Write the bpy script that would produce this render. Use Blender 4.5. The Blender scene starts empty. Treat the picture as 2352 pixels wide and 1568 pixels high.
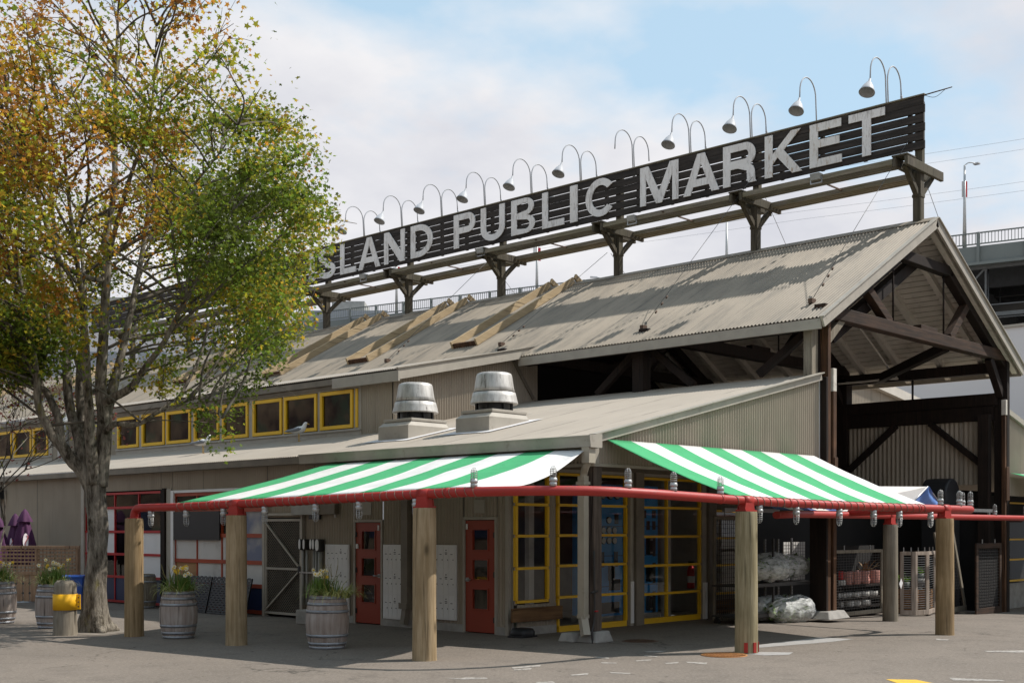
import bpy, bmesh, math, random
import numpy as np
from mathutils import Vector, Matrix, noise as mnoise
random.seed(7)
rng = np.random.default_rng(7)
R = math.radians
sc = bpy.context.scene
COL = sc.collection
PI = math.pi

# ------------------------------------------------------------------ survey of the place
# World axes: X runs along the gable end, Y along the long wall, Z up; origin at the foot of the corner post.
F, CX, HY, EYE = 2794., 1176., 1215., 1.85
_n = math.hypot(2976., 2794.)
A2 = (-2976. / _n, 2794. / _n)
B2 = (A2[1], -A2[0])
_d0 = EYE * F / (1475 - HY)
_O = ((1365 - CX) / F * _d0, _d0)
CAM = Vector((-(_O[0] * B2[0] + _O[1] * B2[1]), -(_O[0] * A2[0] + _O[1] * A2[1]), EYE))
def ray(x, y):
    c = ((x - CX) / F, -(y - HY) / F)
    return Vector((c[0] * B2[0] + B2[1] * 1.0 if False else c[0] * B2[0] + B2[1], c[0] * A2[0] + A2[1], c[1]))
def onX(x, y, X):
    r = ray(x, y); return CAM + r * ((X - CAM.x) / r.x)
def onY(x, y, Y):
    r = ray(x, y); return CAM + r * ((Y - CAM.y) / r.y)
def onZ(x, y, Z=0.0):
    r = ray(x, y); return CAM + r * ((Z - EYE) / r.z)
def at(x, y, d):
    return CAM + ray(x, y) * d
def onpl(x, y, X0, z0, s):
    r = ray(x, y); t = (z0 + s * (CAM.x - X0) - EYE) / (r.z - s * r.x)
    return CAM + r * t
def proj(p):
    dx, dy = p[0] - CAM.x, p[1] - CAM.y
    xc = dx * B2[0] + dy * A2[0]; yc = dx * B2[1] + dy * A2[1]
    return CX + F * xc / yc, HY - F * (p[2] - EYE) / yc, yc
def gz(x, y=0):
    return -0.028 * min(max(x - 5.0, 0.0), 14.0)

# ------------------------------------------------------------------ mesh builder
class MB:
    def __init__(s):
        s.v, s.f, s.m, s.s = [], [], [], []
    def add(s, vs, fs, m=0, smooth=False):
        b = len(s.v)
        s.v.extend([tuple(q) for q in vs])
        for f in fs:
            s.f.append([b + i for i in f]); s.m.append(m); s.s.append(smooth)
    def box(s, lo, hi, m=0):
        x0, y0, z0 = [min(a, b) for a, b in zip(lo, hi)]
        x1, y1, z1 = [max(a, b) for a, b in zip(lo, hi)]
        s.add([(x0,y0,z0),(x1,y0,z0),(x1,y1,z0),(x0,y1,z0),(x0,y0,z1),(x1,y0,z1),(x1,y1,z1),(x0,y1,z1)],
              [(0,3,2,1),(4,5,6,7),(0,1,5,4),(1,2,6,5),(2,3,7,6),(3,0,4,7)], m)
        return s
    def cbox(s, c, d, m=0):
        return s.box([a - b / 2 for a, b in zip(c, d)], [a + b / 2 for a, b in zip(c, d)], m)
    def bar(s, p, q, w, h, m=0, up=(0, 0, 1)):
        p, q, up = Vector(p), Vector(q), Vector(up)
        d = (q - p).normalized()
        if abs(d.dot(up)) > .98: up = Vector((1, 0, 0))
        a = d.cross(up).normalized(); b = a.cross(d).normalized()
        vs = []
        for e in (p, q):
            for i, j in ((-1, -1), (1, -1), (1, 1), (-1, 1)):
                vs.append(e + a * (i * w / 2) + b * (j * h / 2))
        s.add(vs, [(0,1,2,3),(7,6,5,4),(0,4,5,1),(1,5,6,2),(2,6,7,3),(3,7,4,0)], m)
        return s
    def tube(s, pts, r, n=8, m=0, caps=True):
        pts = [Vector(p) for p in pts]
        k = len(pts)
        rs = r if isinstance(r, (list, tuple)) else [r] * k
        d = (pts[1] - pts[0]).normalized()
        a = d.orthogonal().normalized()
        vs = []
        for i, p in enumerate(pts):
            t = (pts[min(i + 1, k - 1)] - pts[max(i - 1, 0)])
            if t.length < 1e-9: t = d
            t.normalize()
            a = (a - t * a.dot(t)); a = a.normalized() if a.length > 1e-6 else t.orthogonal().normalized()
            b = t.cross(a)
            for j in range(n):
                an = 2 * PI * j / n
                vs.append(p + (a * math.cos(an) + b * math.sin(an)) * rs[i])
        fs = [(i*n+j, i*n+(j+1) % n, (i+1)*n+(j+1) % n, (i+1)*n+j) for i in range(k - 1) for j in range(n)]
        s.add(vs, fs, m, True)
        if caps:
            b0 = len(s.v) - len(vs)
            s.f.append([b0 + j for j in range(n)][::-1]); s.m.append(m); s.s.append(False)
            s.f.append([b0 + (k-1)*n + j for j in range(n)]); s.m.append(m); s.s.append(False)
        return s
    def lathe(s, prof, c=(0, 0, 0), n=24, m=0, smooth=True, wob=None):
        vs = []
        for r, z in prof:
            for j in range(n):
                an = 2 * PI * j / n
                rr = r * (wob(an, z) if wob else 1)
                vs.append((c[0] + rr * math.cos(an), c[1] + rr * math.sin(an), c[2] + z))
        k = len(prof)
        s.add(vs, [(i*n+j, i*n+(j+1) % n, (i+1)*n+(j+1) % n, (i+1)*n+j) for i in range(k-1) for j in range(n)], m, smooth)
        return s
    def disc(s, c, r, n=20, m=0, up=1):
        vs = [(c[0] + r*math.cos(2*PI*j/n), c[1] + r*math.sin(2*PI*j/n), c[2]) for j in range(n)]
        s.add(vs, [tuple(range(n)) if up > 0 else tuple(range(n))[::-1]], m)
        return s
    def prism(s, poly, vec, m=0):
        n = len(poly); vec = Vector(vec)
        vs = [Vector(p) for p in poly] + [Vector(p) + vec for p in poly]
        s.add(vs, [tuple(range(n))[::-1], tuple(range(n, 2*n))] + [(i, (i+1) % n, n+(i+1) % n, n+i) for i in range(n)], m)
        return s
    def quad(s, a, b, c, d, m=0):
        s.add([a, b, c, d], [(0, 1, 2, 3)], m); return s
    def corr(s, p, u, L, nrm, bot, top, pitch=.08, amp=.0135, m=0, seg=6, updir=(0, 0, 1), rows=1):
        """corrugated sheet: from p along unit u for length L; offsets bot/top along updir may be functions of the distance"""
        p, u, nrm, w = Vector(p), Vector(u), Vector(nrm), Vector(updir)
        fb = bot if callable(bot) else (lambda t: bot)
        ft = top if callable(top) else (lambda t: top)
        k = max(2, int(L / pitch * seg))
        vs = []
        for i in range(k + 1):
            t = L * i / k
            o = p + u * t + nrm * (amp * math.cos(2 * PI * t / pitch))
            b, q = fb(t), ft(t)
            for r in range(rows + 1):
                vs.append(o + w * (b + (q - b) * r / rows))
        h = rows + 1
        fs = [(i*h+r, (i+1)*h+r, (i+1)*h+r+1, i*h+r+1) for i in range(k) for r in range(rows)]
        s.add(vs, fs, m, True)
        return s
    def build(s, name, mats, parent=None, bevel=0, off=None, sub=0):
        me = bpy.data.meshes.new(name)
        if off is None: off = (0, 0, 0)
        ox, oy, oz = off
        me.from_pydata([(x-ox, y-oy, z-oz) for x, y, z in s.v] if any(off) else s.v, [], s.f)
        if not isinstance(mats, (list, tuple)): mats = [mats]
        for q in mats: me.materials.append(q)
        me.polygons.foreach_set('material_index', s.m)
        me.polygons.foreach_set('use_smooth', s.s)
        me.update()
        o = bpy.data.objects.new(name, me); COL.objects.link(o)
        if parent is not None: o.parent = parent
        if bevel:
            b = o.modifiers.new('bevel', 'BEVEL'); b.width = bevel; b.segments = 2; b.limit_method = 'ANGLE'
        return o

def tag(o, label=None, cat=None, group=None, kind=None):
    if label: o['label'] = label
    if cat: o['category'] = cat
    if group: o['group'] = group
    if kind: o['kind'] = kind
    return o
def thing(name, label, cat, loc=(0, 0, 0), rz=0, group=None):
    o = bpy.data.objects.new(name, None); COL.objects.link(o)
    o.location = loc; o.rotation_euler = (0, 0, rz); o.empty_display_size = .2
    return tag(o, label, cat, group)
def copy_tree(o, parent=None):
    c = o.copy(); COL.objects.link(c)
    if parent is not None: c.parent = parent
    for ch in [q for q in bpy.data.objects if q.parent == o]: copy_tree(ch, c)
    return c
def dup(o, label, loc, rz=0, rx=0):
    kids = {}
    c = copy_tree(o)
    c.location = loc; c.rotation_euler = (rx, 0, rz); c['label'] = label
    return c
def catmull(pts, k=8):
    P = [Vector(p) for p in pts]
    P = [P[0] * 2 - P[1]] + P + [P[-1] * 2 - P[-2]]
    out = []
    for i in range(1, len(P) - 2):
        a, b, c, d = P[i-1], P[i], P[i+1], P[i+2]
        for j in range(k):
            t = j / k
            out.append(.5 * ((2*b) + (c-a)*t + (2*a-5*b+4*c-d)*t*t + (3*b-a-3*c+d)*t**3))
    out.append(P[-2]); return out

# ------------------------------------------------------------------ materials
class NT:
    def __init__(s, name):
        s.mat = bpy.data.materials.new(name); s.mat.use_nodes = True
        s.t = s.mat.node_tree; s.t.nodes.clear()
        s.out = s.t.nodes.new('ShaderNodeOutputMaterial')
    def n(s, typ, **kw):
        nd = s.t.nodes.new('ShaderNode' + typ)
        for k, v in kw.items():
            if k.startswith('_'): setattr(nd, k[1:], v)
            else:
                key = int(k[1:]) if k[0] == 'i' and k[1:].isdigit() else k.replace('__', ' ')
                s.set(nd.inputs[key], v)
        return nd
    def set(s, inp, v):
        if isinstance(v, bpy.types.NodeSocket): s.t.links.new(v, inp)
        elif isinstance(v, bpy.types.Node): s.t.links.new(v.outputs[0], inp)
        elif isinstance(v, (tuple, list)) and len(v) == 3 and inp.type == 'RGBA': inp.default_value = (*v, 1)
        else: inp.default_value = v
    def coords(s, stretch=(1, 1, 1), rand=True):
        tc = s.n('TexCoord')
        v = tc.outputs['Object']
        if rand:
            oi = s.n('ObjectInfo')
            vm = s.n('VectorMath', _operation='MULTIPLY_ADD', i0=(37., 51., 17.), i2=v)
            cx = s.n('CombineXYZ', X=oi.outputs['Random'], Y=oi.outputs['Random'], Z=oi.outputs['Random'])
            s.set(vm.inputs[1], cx); v = vm.outputs[0]
        mp = s.n('Mapping', Vector=v, Scale=stretch)
        return mp.outputs[0]
    def noise(s, v, scale, detail=5, rough=.55, out=0):
        return s.n('TexNoise', Vector=v, Scale=scale, Detail=detail, Roughness=rough).outputs[out]
    def ramp(s, f, lo, hi, a=(0, 0, 0), b=(1, 1, 1), interp='LINEAR'):
        r = s.n('ValToRGB', Fac=f); e = r.color_ramp.elements
        r.color_ramp.interpolation = interp
        e[0].position, e[1].position = lo, hi
        e[0].color, e[1].color = (*a, 1), (*b, 1)
        return r.outputs[0]
    def mix(s, f, a, b, typ='MIX'):
        m = s.n('Mix', _data_type='RGBA', _blend_type=typ)
        s.set(m.inputs[0], f); s.set(m.inputs[6], a); s.set(m.inputs[7], b)
        return m.outputs[2]
    def math(s, op, a, b=None):
        m = s.n('Math', _operation=op); s.set(m.inputs[0], a)
        if b is not None: s.set(m.inputs[1], b)
        return m.outputs[0]
    def bump(s, h, strength=.3, dist=.02):
        return s.n('Bump', Height=h, Strength=strength, Distance=dist).outputs[0]
    def done(s, col, rough=.6, metal=0, normal=None, spec=.4, **kw):
        b = s.n('BsdfPrincipled', Roughness=rough, Metallic=metal, **kw)
        s.set(b.inputs['Base Color'], col); s.set(b.inputs['Specular IOR Level'], spec)
        if normal is not None: s.set(b.inputs['Normal'], normal)
        s.t.links.new(b.outputs[0], s.out.inputs[0])
        return s.mat

def mul(c, k): return tuple(x * k for x in c)
def M(name, col, rough=.6, metal=0, col2=None, scale=2.5, stretch=(1, 1, 1), lo=.35, hi=.7, dirt=None, dscale=9, dlo=.55, dhi=.75,
      dstretch=(1, 1, 1), bump=.15, bscale=60, bstretch=(1, 1, 1), spec=.4, damt=1.0, **kw):
    t = NT(name)
    c2 = col2 or mul(col, .78)
    v = t.coords(stretch)
    c = t.mix(t.ramp(t.noise(v, scale), lo, hi), col, c2)
    if dirt:
        v2 = t.coords(dstretch)
        f = t.ramp(t.noise(v2, dscale, 6, .65), dlo, dhi)
        if damt < 1: f = t.math('MULTIPLY', f, damt)
        c = t.mix(f, c, dirt)
    nb = None
    if bump:
        nb = t.bump(t.noise(t.coords(bstretch), bscale, 4), bump, .01)
    return t.done(c, rough, metal, nb, spec, **kw)

MT = {}
def wood(name, col, col2, dark=None, grain=28, rough=.8, axis=2, bump=.5, knots=False):
    st = [1, 1, 1]; st[axis] = .06
    t = NT(name)
    v = t.coords(tuple(st))
    g = t.noise(v, grain, 6, .65)
    c = t.mix(t.ramp(g, .36, .64), col, col2)
    big = t.noise(t.coords((1, 1, 1)), 1.7, 3)
    c = t.mix(t.ramp(big, .42, .75), c, t.mix(.6, c, dark or mul(col2, .6)))
    v3 = t.coords(tuple(1 if k != axis else .03 for k in range(3)))
    cr = t.ramp(t.noise(v3, 22, 3, .5), .62, .70)
    c = t.mix(cr, c, mul(col2, .35))
    if knots:
        vo = t.n('TexVoronoi', Vector=t.coords((1, 1, .45)), Scale=2.3)
        c = t.mix(t.ramp(vo.outputs['Distance'], .03, .12, (1, 1, 1), (0, 0, 0)), c, mul(col2, .4))
    nb = t.bump(g, bump, .012)
    return t.done(c, rough, 0, nb, .25)

t = NT('painted_corrugated_steel')
v = t.coords((1, 1, 1), False)
c = t.mix(t.ramp(t.noise(v, 1.0, 4), .35, .7), (.345, .292, .226), (.295, .25, .193))
c = t.mix(t.math('MULTIPLY', t.ramp(t.noise(t.coords((1, 1, .12), False), 2.6, 6, .65), .52, .85), .6), c, (.15, .13, .103))
sx_c = t.n('SeparateXYZ', Vector=v)
xy = t.math('ADD', sx_c.outputs[0], sx_c.outputs[1])
lap = t.math('LESS_THAN', t.math('FRACT', t.math('DIVIDE', xy, .82)), .02)
c = t.mix(t.math('MULTIPLY', lap, .45), c, (.10, .088, .07))
sc1 = t.ramp(t.n('TexVoronoi', Vector=v, Scale=5.5).outputs['Distance'], .02, .05, (1, 1, 1), (0, 0, 0))
c = t.mix(t.math('MULTIPLY', sc1, .6), c, (.12, .10, .08))
MT['corr'] = t.done(c, .55, 0, None, .4)
MT['trim'] = M('painted_trim', (.37, .335, .28), .55, col2=(.31, .28, .235), scale=3, dirt=(.18, .155, .12), dscale=6, dlo=.6, dhi=.85, bump=.06)
MT['trim_dark'] = M('brown_painted_trim', (.20, .17, .13), .55, col2=(.13, .11, .085), bump=.06)
MT['cream'] = M('cream_painted_pipe', (.42, .375, .30), .5, col2=(.36, .32, .25), dirt=(.22, .18, .13), dscale=5, dlo=.6, dhi=.8, bump=.05)
def roof_mat(name, col, col2, stain, lap=.76, slo=.5, shi=.8):
    t = NT(name)
    v = t.coords((1, 1, 1), False)
    c = t.mix(t.ramp(t.noise(v, .5, 4), .35, .7), col, col2)
    st = t.ramp(t.noise(t.coords((.35, 1.6, .35), False), 1.5, 7, .7), slo, shi)
    c = t.mix(st, c, stain)
    sp = t.ramp(t.noise(t.coords((1, 1, 1), False), 14, 4, .7), .66, .74)
    c = t.mix(t.math('MULTIPLY', sp, .55), c, mul(stain, .5))
    sx = t.n('SeparateXYZ', Vector=v)
    fr = t.math('FRACT', t.math('DIVIDE', sx.outputs[1], lap))
    ln = t.math('LESS_THAN', fr, .035)
    ln = t.math('MULTIPLY', ln, t.ramp(t.noise(t.coords((1, 1, 1), False), 1.3, 3), .4, .6))
    c = t.mix(t.math('MULTIPLY', ln, .7), c, mul(stain, .6))
    return t.done(c, .6, 0, None, .3)
MT['roof_main'] = roof_mat('weathered_main_roof', (.295, .247, .188), (.24, .20, .152), (.14, .122, .097), slo=.46, shi=.76)
MT['roof_low'] = roof_mat('weathered_low_roof', (.355, .308, .252), (.315, .273, .224), (.24, .21, .175), slo=.55, shi=.85)
MT['soffit'] = M('offwhite_painted_boards', (.60, .55, .48), .7, col2=(.50, .46, .40), scale=1.4, dirt=(.30, .26, .21), dscale=4, dlo=.55, dhi=.8, bump=.1)
MT['yellow'] = M('yellow_frame_paint', (.78, .46, .012), .45, col2=(.70, .40, .01), bump=.03)
MT['red_door'] = M('rust_red_door_paint', (.29, .042, .019), .45, col2=(.245, .035, .016), scale=1.5, bump=.03)
MT['red_frame'] = M('bright_red_frame_paint', (.42, .012, .014), .45, bump=.03)
MT['orange_frame'] = M('orange_red_frame_paint', (.36, .055, .018), .5, bump=.03)
MT['pipe_red'] = M('worn_red_pipe_paint', (.36, .03, .022), .5, col2=(.33, .022, .017), scale=4, dirt=(.16, .05, .035), dscale=9, dlo=.60, dhi=.72,
                   dstretch=(1, 1, 1), bump=.25, bscale=30, damt=.75)
MT['pole'] = wood('weathered_timber_pole', (.40, .305, .19), (.25, .178, .095), (.175, .12, .062), grain=24, knots=True, bump=.8)
MT['pole_green'] = wood('greenish_timber_pole', (.35, .30, .19), (.20, .165, .09), (.15, .12, .06), grain=24, knots=True, bump=.8)
MT['pole_brown'] = wood('brown_timber_pole', (.35, .25, .14), (.21, .14, .066), (.14, .092, .048), grain=24, knots=True, bump=.8)
MT['corner_wood'] = wood('dark_weathered_post', (.16, .125, .10), (.075, .055, .045), grain=20, bump=.8)
MT['pole_grey'] = wood('grey_timber', (.26, .225, .175), (.16, .135, .10), grain=26)
MT['dark_timber'] = wood('dark_creosoted_timber', (.055, .034, .024), (.025, .016, .012), grain=20, axis=0)
MT['chord'] = wood('weathered_brown_chord', (.065, .035, .021), (.024, .015, .010), grain=14, axis=0, bump=.7)
MT['post_timber'] = wood('sunlit_brown_heavy_timber', (.135, .066, .032), (.045, .023, .013), grain=16, bump=.8)  # sunlit tone of the frame timber; its shaded copy follows
MT['post_dark'] = wood('shade_dark_heavy_timber', (.024, .014, .010), (.012, .008, .006), grain=18)  # same frame timber with shade put into the colour
MT['plank'] = wood('brown_plank', (.20, .11, .05), (.10, .05, .022), grain=12, axis=0)
MT['tan_wood'] = wood('fresh_tan_lumber', (.46, .35, .215), (.35, .26, .15), (.31, .225, .13), grain=18, axis=0, bump=.2)
MT['lattice'] = wood('reddish_fence_wood', (.36, .24, .155), (.26, .165, .105), grain=24)
MT['barrel'] = wood('grey_barrel_oak', (.40, .35, .315), (.25, .20, .175), (.20, .13, .085), grain=17, knots=False)
MT['hoop'] = M('galvanised_hoop', (.33, .345, .37), .45, .55, col2=(.22, .225, .24), scale=8, dirt=(.15, .10, .07), dscale=16, dlo=.6, dhi=.75, bump=.05)
MT['platform'] = wood('mossy_grey_boards', (.25, .215, .165), (.15, .13, .095), (.15, .135, .06), grain=22, axis=1)
MT['bracket_wood'] = wood('dark_bracket_timber', (.11, .092, .066), (.05, .042, .03), (.06, .054, .024), grain=20)
MT['sign_board'] = wood('charcoal_stained_boards', (.058, .047, .040), (.03, .025, .021), grain=20, axis=1, bump=.3)
t = NT('weathered_white_letter')
c = t.mix(t.ramp(t.noise(t.coords((1, 1, 1)), 2.5), .3, .7), (.84, .81, .78), (.74, .70, .66))
c = t.mix(t.math('MULTIPLY', t.ramp(t.noise(t.coords((1, 2.2, .45)), 5, 7, .72), .52, .74), .85), c, (.20, .155, .13))
c = t.mix(t.ramp(t.noise(t.coords((1, 2, .4)), 14, 6, .7), .60, .72), c, (.26, .19, .15))
MT['letter'] = t.done(c, .7, 0, None, .2)
t = NT('weathered_letter_orange_lichen')
c = t.mix(t.ramp(t.noise(t.coords((1, 1, 1)), 2.5), .3, .7), (.82, .79, .75), (.72, .68, .63))
c = t.mix(t.math('MULTIPLY', t.ramp(t.noise(t.coords((1, 2.2, .45)), 5, 7, .72), .52, .72), .7), c, (.22, .17, .14))
c = t.mix(t.ramp(t.noise(t.coords((1, 2.5, .6)), 6, 7, .75), .56, .66), c, (.36, .21, .075))
MT['letter_rust'] = t.done(c, .7, 0, None, .2)
MT['lamp_metal'] = M('grey_lamp_enamel', (.43, .44, .46), .55, .0, bump=0)
MT['steel'] = M('dull_steel', (.36, .36, .36), .4, .8, bump=.03)
MT['galv'] = M('cast_aluminium', (.48, .48, .47), .45, .6, col2=(.36, .36, .35), scale=9, bump=.05)
t = NT('stained_spun_aluminium')
c = t.mix(t.ramp(t.noise(t.coords((1, 1, .12)), 9, 6, .7), .42, .62), (.52, .50, .47), (.36, .34, .315))
c = t.mix(t.ramp(t.noise(t.coords((1, 1, .10)), 13, 7, .72), .56, .68), c, (.13, .115, .10))
MT['fan'] = t.done(c, .5, .25, None, .5)
MT['black'] = M('black_plastic', (.018, .018, .02), .5, bump=.05)
MT['dark_int'] = M('dark_interior', (.014, .012, .011), .9, bump=0)  # near-black colour stands in for the shade of unlit interiors
MT['dark_floor'] = M('interior_concrete', (.42, .40, .37), .7, bump=.05)
MT['white'] = M('white_paint', (.72, .71, .70), .5, col2=(.66, .65, .64), bump=.02)
MT['white_blind'] = M('white_blind', (.60, .58, .55), .7, col2=(.50, .48, .45), scale=1.2, dirt=(.30, .28, .26), dscale=1.5, dlo=.55, dhi=.8, bump=.02)
MT['blue'] = M('blue_cabinet_paint', (.04, .33, .80), .4, bump=.02)
MT['navy'] = M('navy_panel', (.012, .028, .09), .4, bump=.02)
MT['bin'] = M('blue_bin_plastic', (.015, .085, .40), .4, bump=.03)
MT['concrete'] = M('rough_concrete', (.36, .34, .31), .85, col2=(.25, .235, .215), scale=5, bump=.6, bscale=25)
MT['purple'] = M('purple_canvas', (.075, .018, .065), .8, col2=(.055, .012, .05), bump=.2, bscale=90)
MT['logo_white'] = M('white_print', (.7, .62, .62), .8, bump=0)
MT['ply'] = wood('bare_plywood', (.40, .235, .12), (.34, .19, .09), grain=10, axis=1, bump=.1)
MT['rust'] = M('rusted_iron', (.42, .20, .07), .7, .2, col2=(.30, .13, .045), scale=8, dirt=(.12, .06, .03), dscale=18, bump=.5)
MT['rust_dark'] = M('dark_rusted_iron', (.12, .07, .045), .75, .2, col2=(.08, .05, .035), scale=8, bump=.4)
MT['guy'] = M('galvanised_guy_cable', (.12, .115, .11), .5, .3, bump=0)
MT['wire'] = M('dark_cable', (.05, .047, .045), .5, .3, bump=0)
MT['thin_wire'] = M('grey_overhead_wire', (.42, .42, .43), .6, bump=0)
MT['bridge'] = M('pale_green_grey_steel', (.16, .178, .168), .6, col2=(.135, .15, .142), scale=.3, dirt=(.17, .16, .14), dscale=.6, dlo=.6, dhi=.85, bump=0)
MT['bridge_dark'] = M('dark_bridge_steel', (.06, .062, .065), .8, bump=0)
MT['truss_steel'] = M('grey_truss_steel', (.12, .125, .125), .7, bump=0)
MT['scaffold'] = M('scaffold_tube', (.15, .155, .16), .5, .4, bump=0)
MT['pale_wall'] = M('pale_render_wall', (.66, .64, .64), .8, col2=(.60, .58, .58), scale=.08, bump=.02)
MT['grey_block'] = M('grey_block', (.34, .36, .39), .7, scale=.1, bump=0)
MT['brick'] = M('mixed_street_front', (.26, .19, .13), .8, col2=(.07, .045, .04), scale=.22, lo=.42, hi=.58, dirt=(.10, .13, .09), dscale=.3, dlo=.55, dhi=.65, bump=0)
MT['terracotta_pink'] = M('pink_glazed_pot', (.55, .26, .215), .4, bump=0)
MT['pot_white'] = M('white_pot', (.62, .60, .56), .5, bump=0)
MT['pot_dark'] = M('dark_green_pot', (.06, .075, .06), .5, bump=0)
MT['pot_stone'] = M('grey_stone_bowl', (.26, .25, .23), .7, bump=.2)
MT['crate'] = wood('crate_wood', (.34, .19, .09), (.25, .13, .06), grain=14)
MT['blade'] = M('green_leaf_blade', (.085, .17, .028), .5, col2=(.16, .22, .04), scale=6, bump=0)
MT['blade_pale'] = M('pale_grass_blade', (.46, .45, .16), .6, col2=(.22, .27, .07), scale=8, bump=0)
MT['twig'] = M('bare_twig', (.24, .20, .07), .7, bump=0)
MT['petal_white'] = M('cream_petal', (.80, .76, .58), .6, bump=0)
MT['petal_yellow'] = M('yellow_petal', (.80, .52, .03), .6, bump=0)
MT['petal_violet'] = M('violet_petal', (.16, .12, .42), .6, bump=0)
MT['soil'] = M('potting_soil', (.045, .032, .022), .95, bump=.8, bscale=40)
MT['gull_white'] = M('white_feathers', (.78, .77, .75), .8, bump=.05)
MT['gull_grey'] = M('grey_feathers', (.22, .235, .26), .8, bump=.05)
MT['gull_beak'] = M('yellow_beak', (.65, .40, .06), .5, bump=0)
MT['grey_box'] = M('grey_enamel_box', (.33, .325, .30), .5, bump=.02)
MT['red_ext'] = M('red_extinguisher', (.5, .02, .02), .3, bump=0)
MT['band_yellow'] = M('yellow_safety_paint', (.80, .43, .008), .7, col2=(.74, .38, .006), scale=3, dirt=(.35, .2, .03), dscale=14, dlo=.66, dhi=.75, bump=.05)
MT['tarp_blue'] = M('blue_tarp', (.10, .20, .50), .6, col2=(.15, .27, .58), scale=3, bump=.3, bscale=12)
MT['tarp_navy'] = M('navy_canvas', (.03, .065, .22), .7, bump=.05)
MT['tarp_white'] = M('white_tarp', (.66, .63, .60), .7, bump=.1)
MT['gauge'] = M('white_gauge_face', (.70, .70, .66), .5, bump=0)
MT['print'] = M('dark_print', (.05, .05, .05), .6, bump=0)

def cloth(name, col):
    t = NT(name)
    v = t.coords((1, 1, 1))
    c = t.mix(t.ramp(t.noise(v, 3, 5), .45, .8), col, mul(col, .9))
    c = t.mix(t.ramp(t.noise(v, 30, 3), .70, .78), c, mul(col, .72))
    c = t.mix(t.math('MULTIPLY', t.ramp(t.noise(v, 1.1, 6, .7), .52, .8), .5), c, mul(col, .62))
    nb = t.bump(t.noise(v, 2.6, 4, .6), .35, .08)
    p = t.n('BsdfPrincipled', Roughness=.75, Normal=nb); t.set(p.inputs['Base Color'], c)
    t.set(p.inputs['Specular IOR Level'], .2)
    tr = t.n('BsdfTranslucent'); t.set(tr.inputs[0], mul(col, .9))
    mx = t.n('MixShader', Fac=.22); t.set(mx.inputs[1], p.outputs[0]); t.set(mx.inputs[2], tr.outputs[0])
    t.t.links.new(mx.outputs[0], t.out.inputs[0]); return t.mat
MT['awn_green'] = cloth('green_awning_canvas', (.085, .45, .195))
MT['awn_white'] = cloth('white_awning_canvas', (.80, .79, .77))

def glass(name, tint=.8, boost=1.0, dirt=0.0):
    t = NT(name)
    fr = t.n('Fresnel', IOR=1.52)
    gm = t.n('NewGeometry')
    f = t.math('MULTIPLY', t.math('MULTIPLY', fr.outputs[0], boost), t.math('SUBTRACT', 1.0, gm.outputs['Backfacing']))
    tr = t.n('BsdfTransparent'); t.set(tr.inputs[0], (tint, tint, tint * .99))
    gl = t.n('BsdfGlossy', Roughness=.015); t.set(gl.inputs[0], (1, 1, 1))
    mx = t.n('MixShader'); t.set(mx.inputs[0], f); t.set(mx.inputs[1], tr.outputs[0]); t.set(mx.inputs[2], gl.outputs[0])
    t.t.links.new(mx.outputs[0], t.out.inputs[0]); return t.mat
MT['glass'] = glass('window_glass', .95, .7)
MT['glass_dark'] = glass('dark_window_glass', .35, 1.4)
MT['lamp_glass'] = glass('ribbed_lamp_glass', .92, 1.8)

# asphalt paving
t = NT('worn_asphalt_paving')
tc = t.n('TexCoord'); v = t.n('Mapping', Vector=tc.outputs['Object']).outputs[0]
c = t.mix(t.ramp(t.noise(v, .35, 5), .3, .72), (.205, .172, .142), (.165, .139, .115))
c = t.mix(t.ramp(t.noise(v, 1.6, 6, .7), .48, .78), c, (.135, .114, .095))
br_ = t.n('TexBrick', Vector=t.n('Mapping', Vector=tc.outputs['Object'], Rotation=(0, 0, R(-43))).outputs[0], Scale=4.2)
for k_, v_ in (('Mortar Size', .018), ('Mortar Smooth', .3), ('Color1', (.42, .42, .42, 1)), ('Color2', (.58, .58, .58, 1)), ('Mortar', (.2, .2, .2, 1))): br_.inputs[k_].default_value = v_
c = t.mix(t.math('MULTIPLY', t.ramp(t.noise(v, .5, 4), .42, .62), .22), c, br_.outputs[0], 'OVERLAY')
c = t.mix(t.math('MULTIPLY', t.ramp(t.noise(v, .9, 7, .75), .60, .72), .5), c, (.085, .072, .06))
c = t.mix(t.math('MULTIPLY', t.ramp(t.noise(v, 19, 3, .8), .52, .66), .42), c, (.33, .288, .245))
c = t.mix(t.math('MULTIPLY', t.ramp(t.noise(v, 24, 3, .8), .52, .66), .5), c, (.085, .072, .06))
rot = t.n('Mapping', Vector=tc.outputs['Object'], Rotation=(0, 0, R(43)), Scale=(1, .8, 1)).outputs[0]
c = t.mix(t.math('MULTIPLY', t.ramp(t.noise(rot, 6.5, 4, .6), .655, .685), .8), c, (.05, .043, .036))
dv_ = t.n('VectorMath', _operation='ADD', i0=v, i1=t.n('TexNoise', Vector=v, Scale=1.3, Detail=4).outputs['Color'])
vd = t.n('TexVoronoi', _feature='DISTANCE_TO_EDGE', Vector=dv_.outputs[0], Scale=.32)
cm = t.math('MULTIPLY', t.ramp(vd.outputs['Distance'], .002, .008, (1, 1, 1), (0, 0, 0)), t.ramp(t.noise(v, .4, 3), .5, .62))
c = t.mix(t.math('MULTIPLY', cm, .75), c, (.04, .035, .03))
h = t.math('ADD', t.noise(v, 70, 4, .8), t.math('MULTIPLY', t.noise(v, 9, 4), .8))
MT['asphalt'] = t.done(c, .9, 0, t.bump(h, .55, .012), .25)

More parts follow.
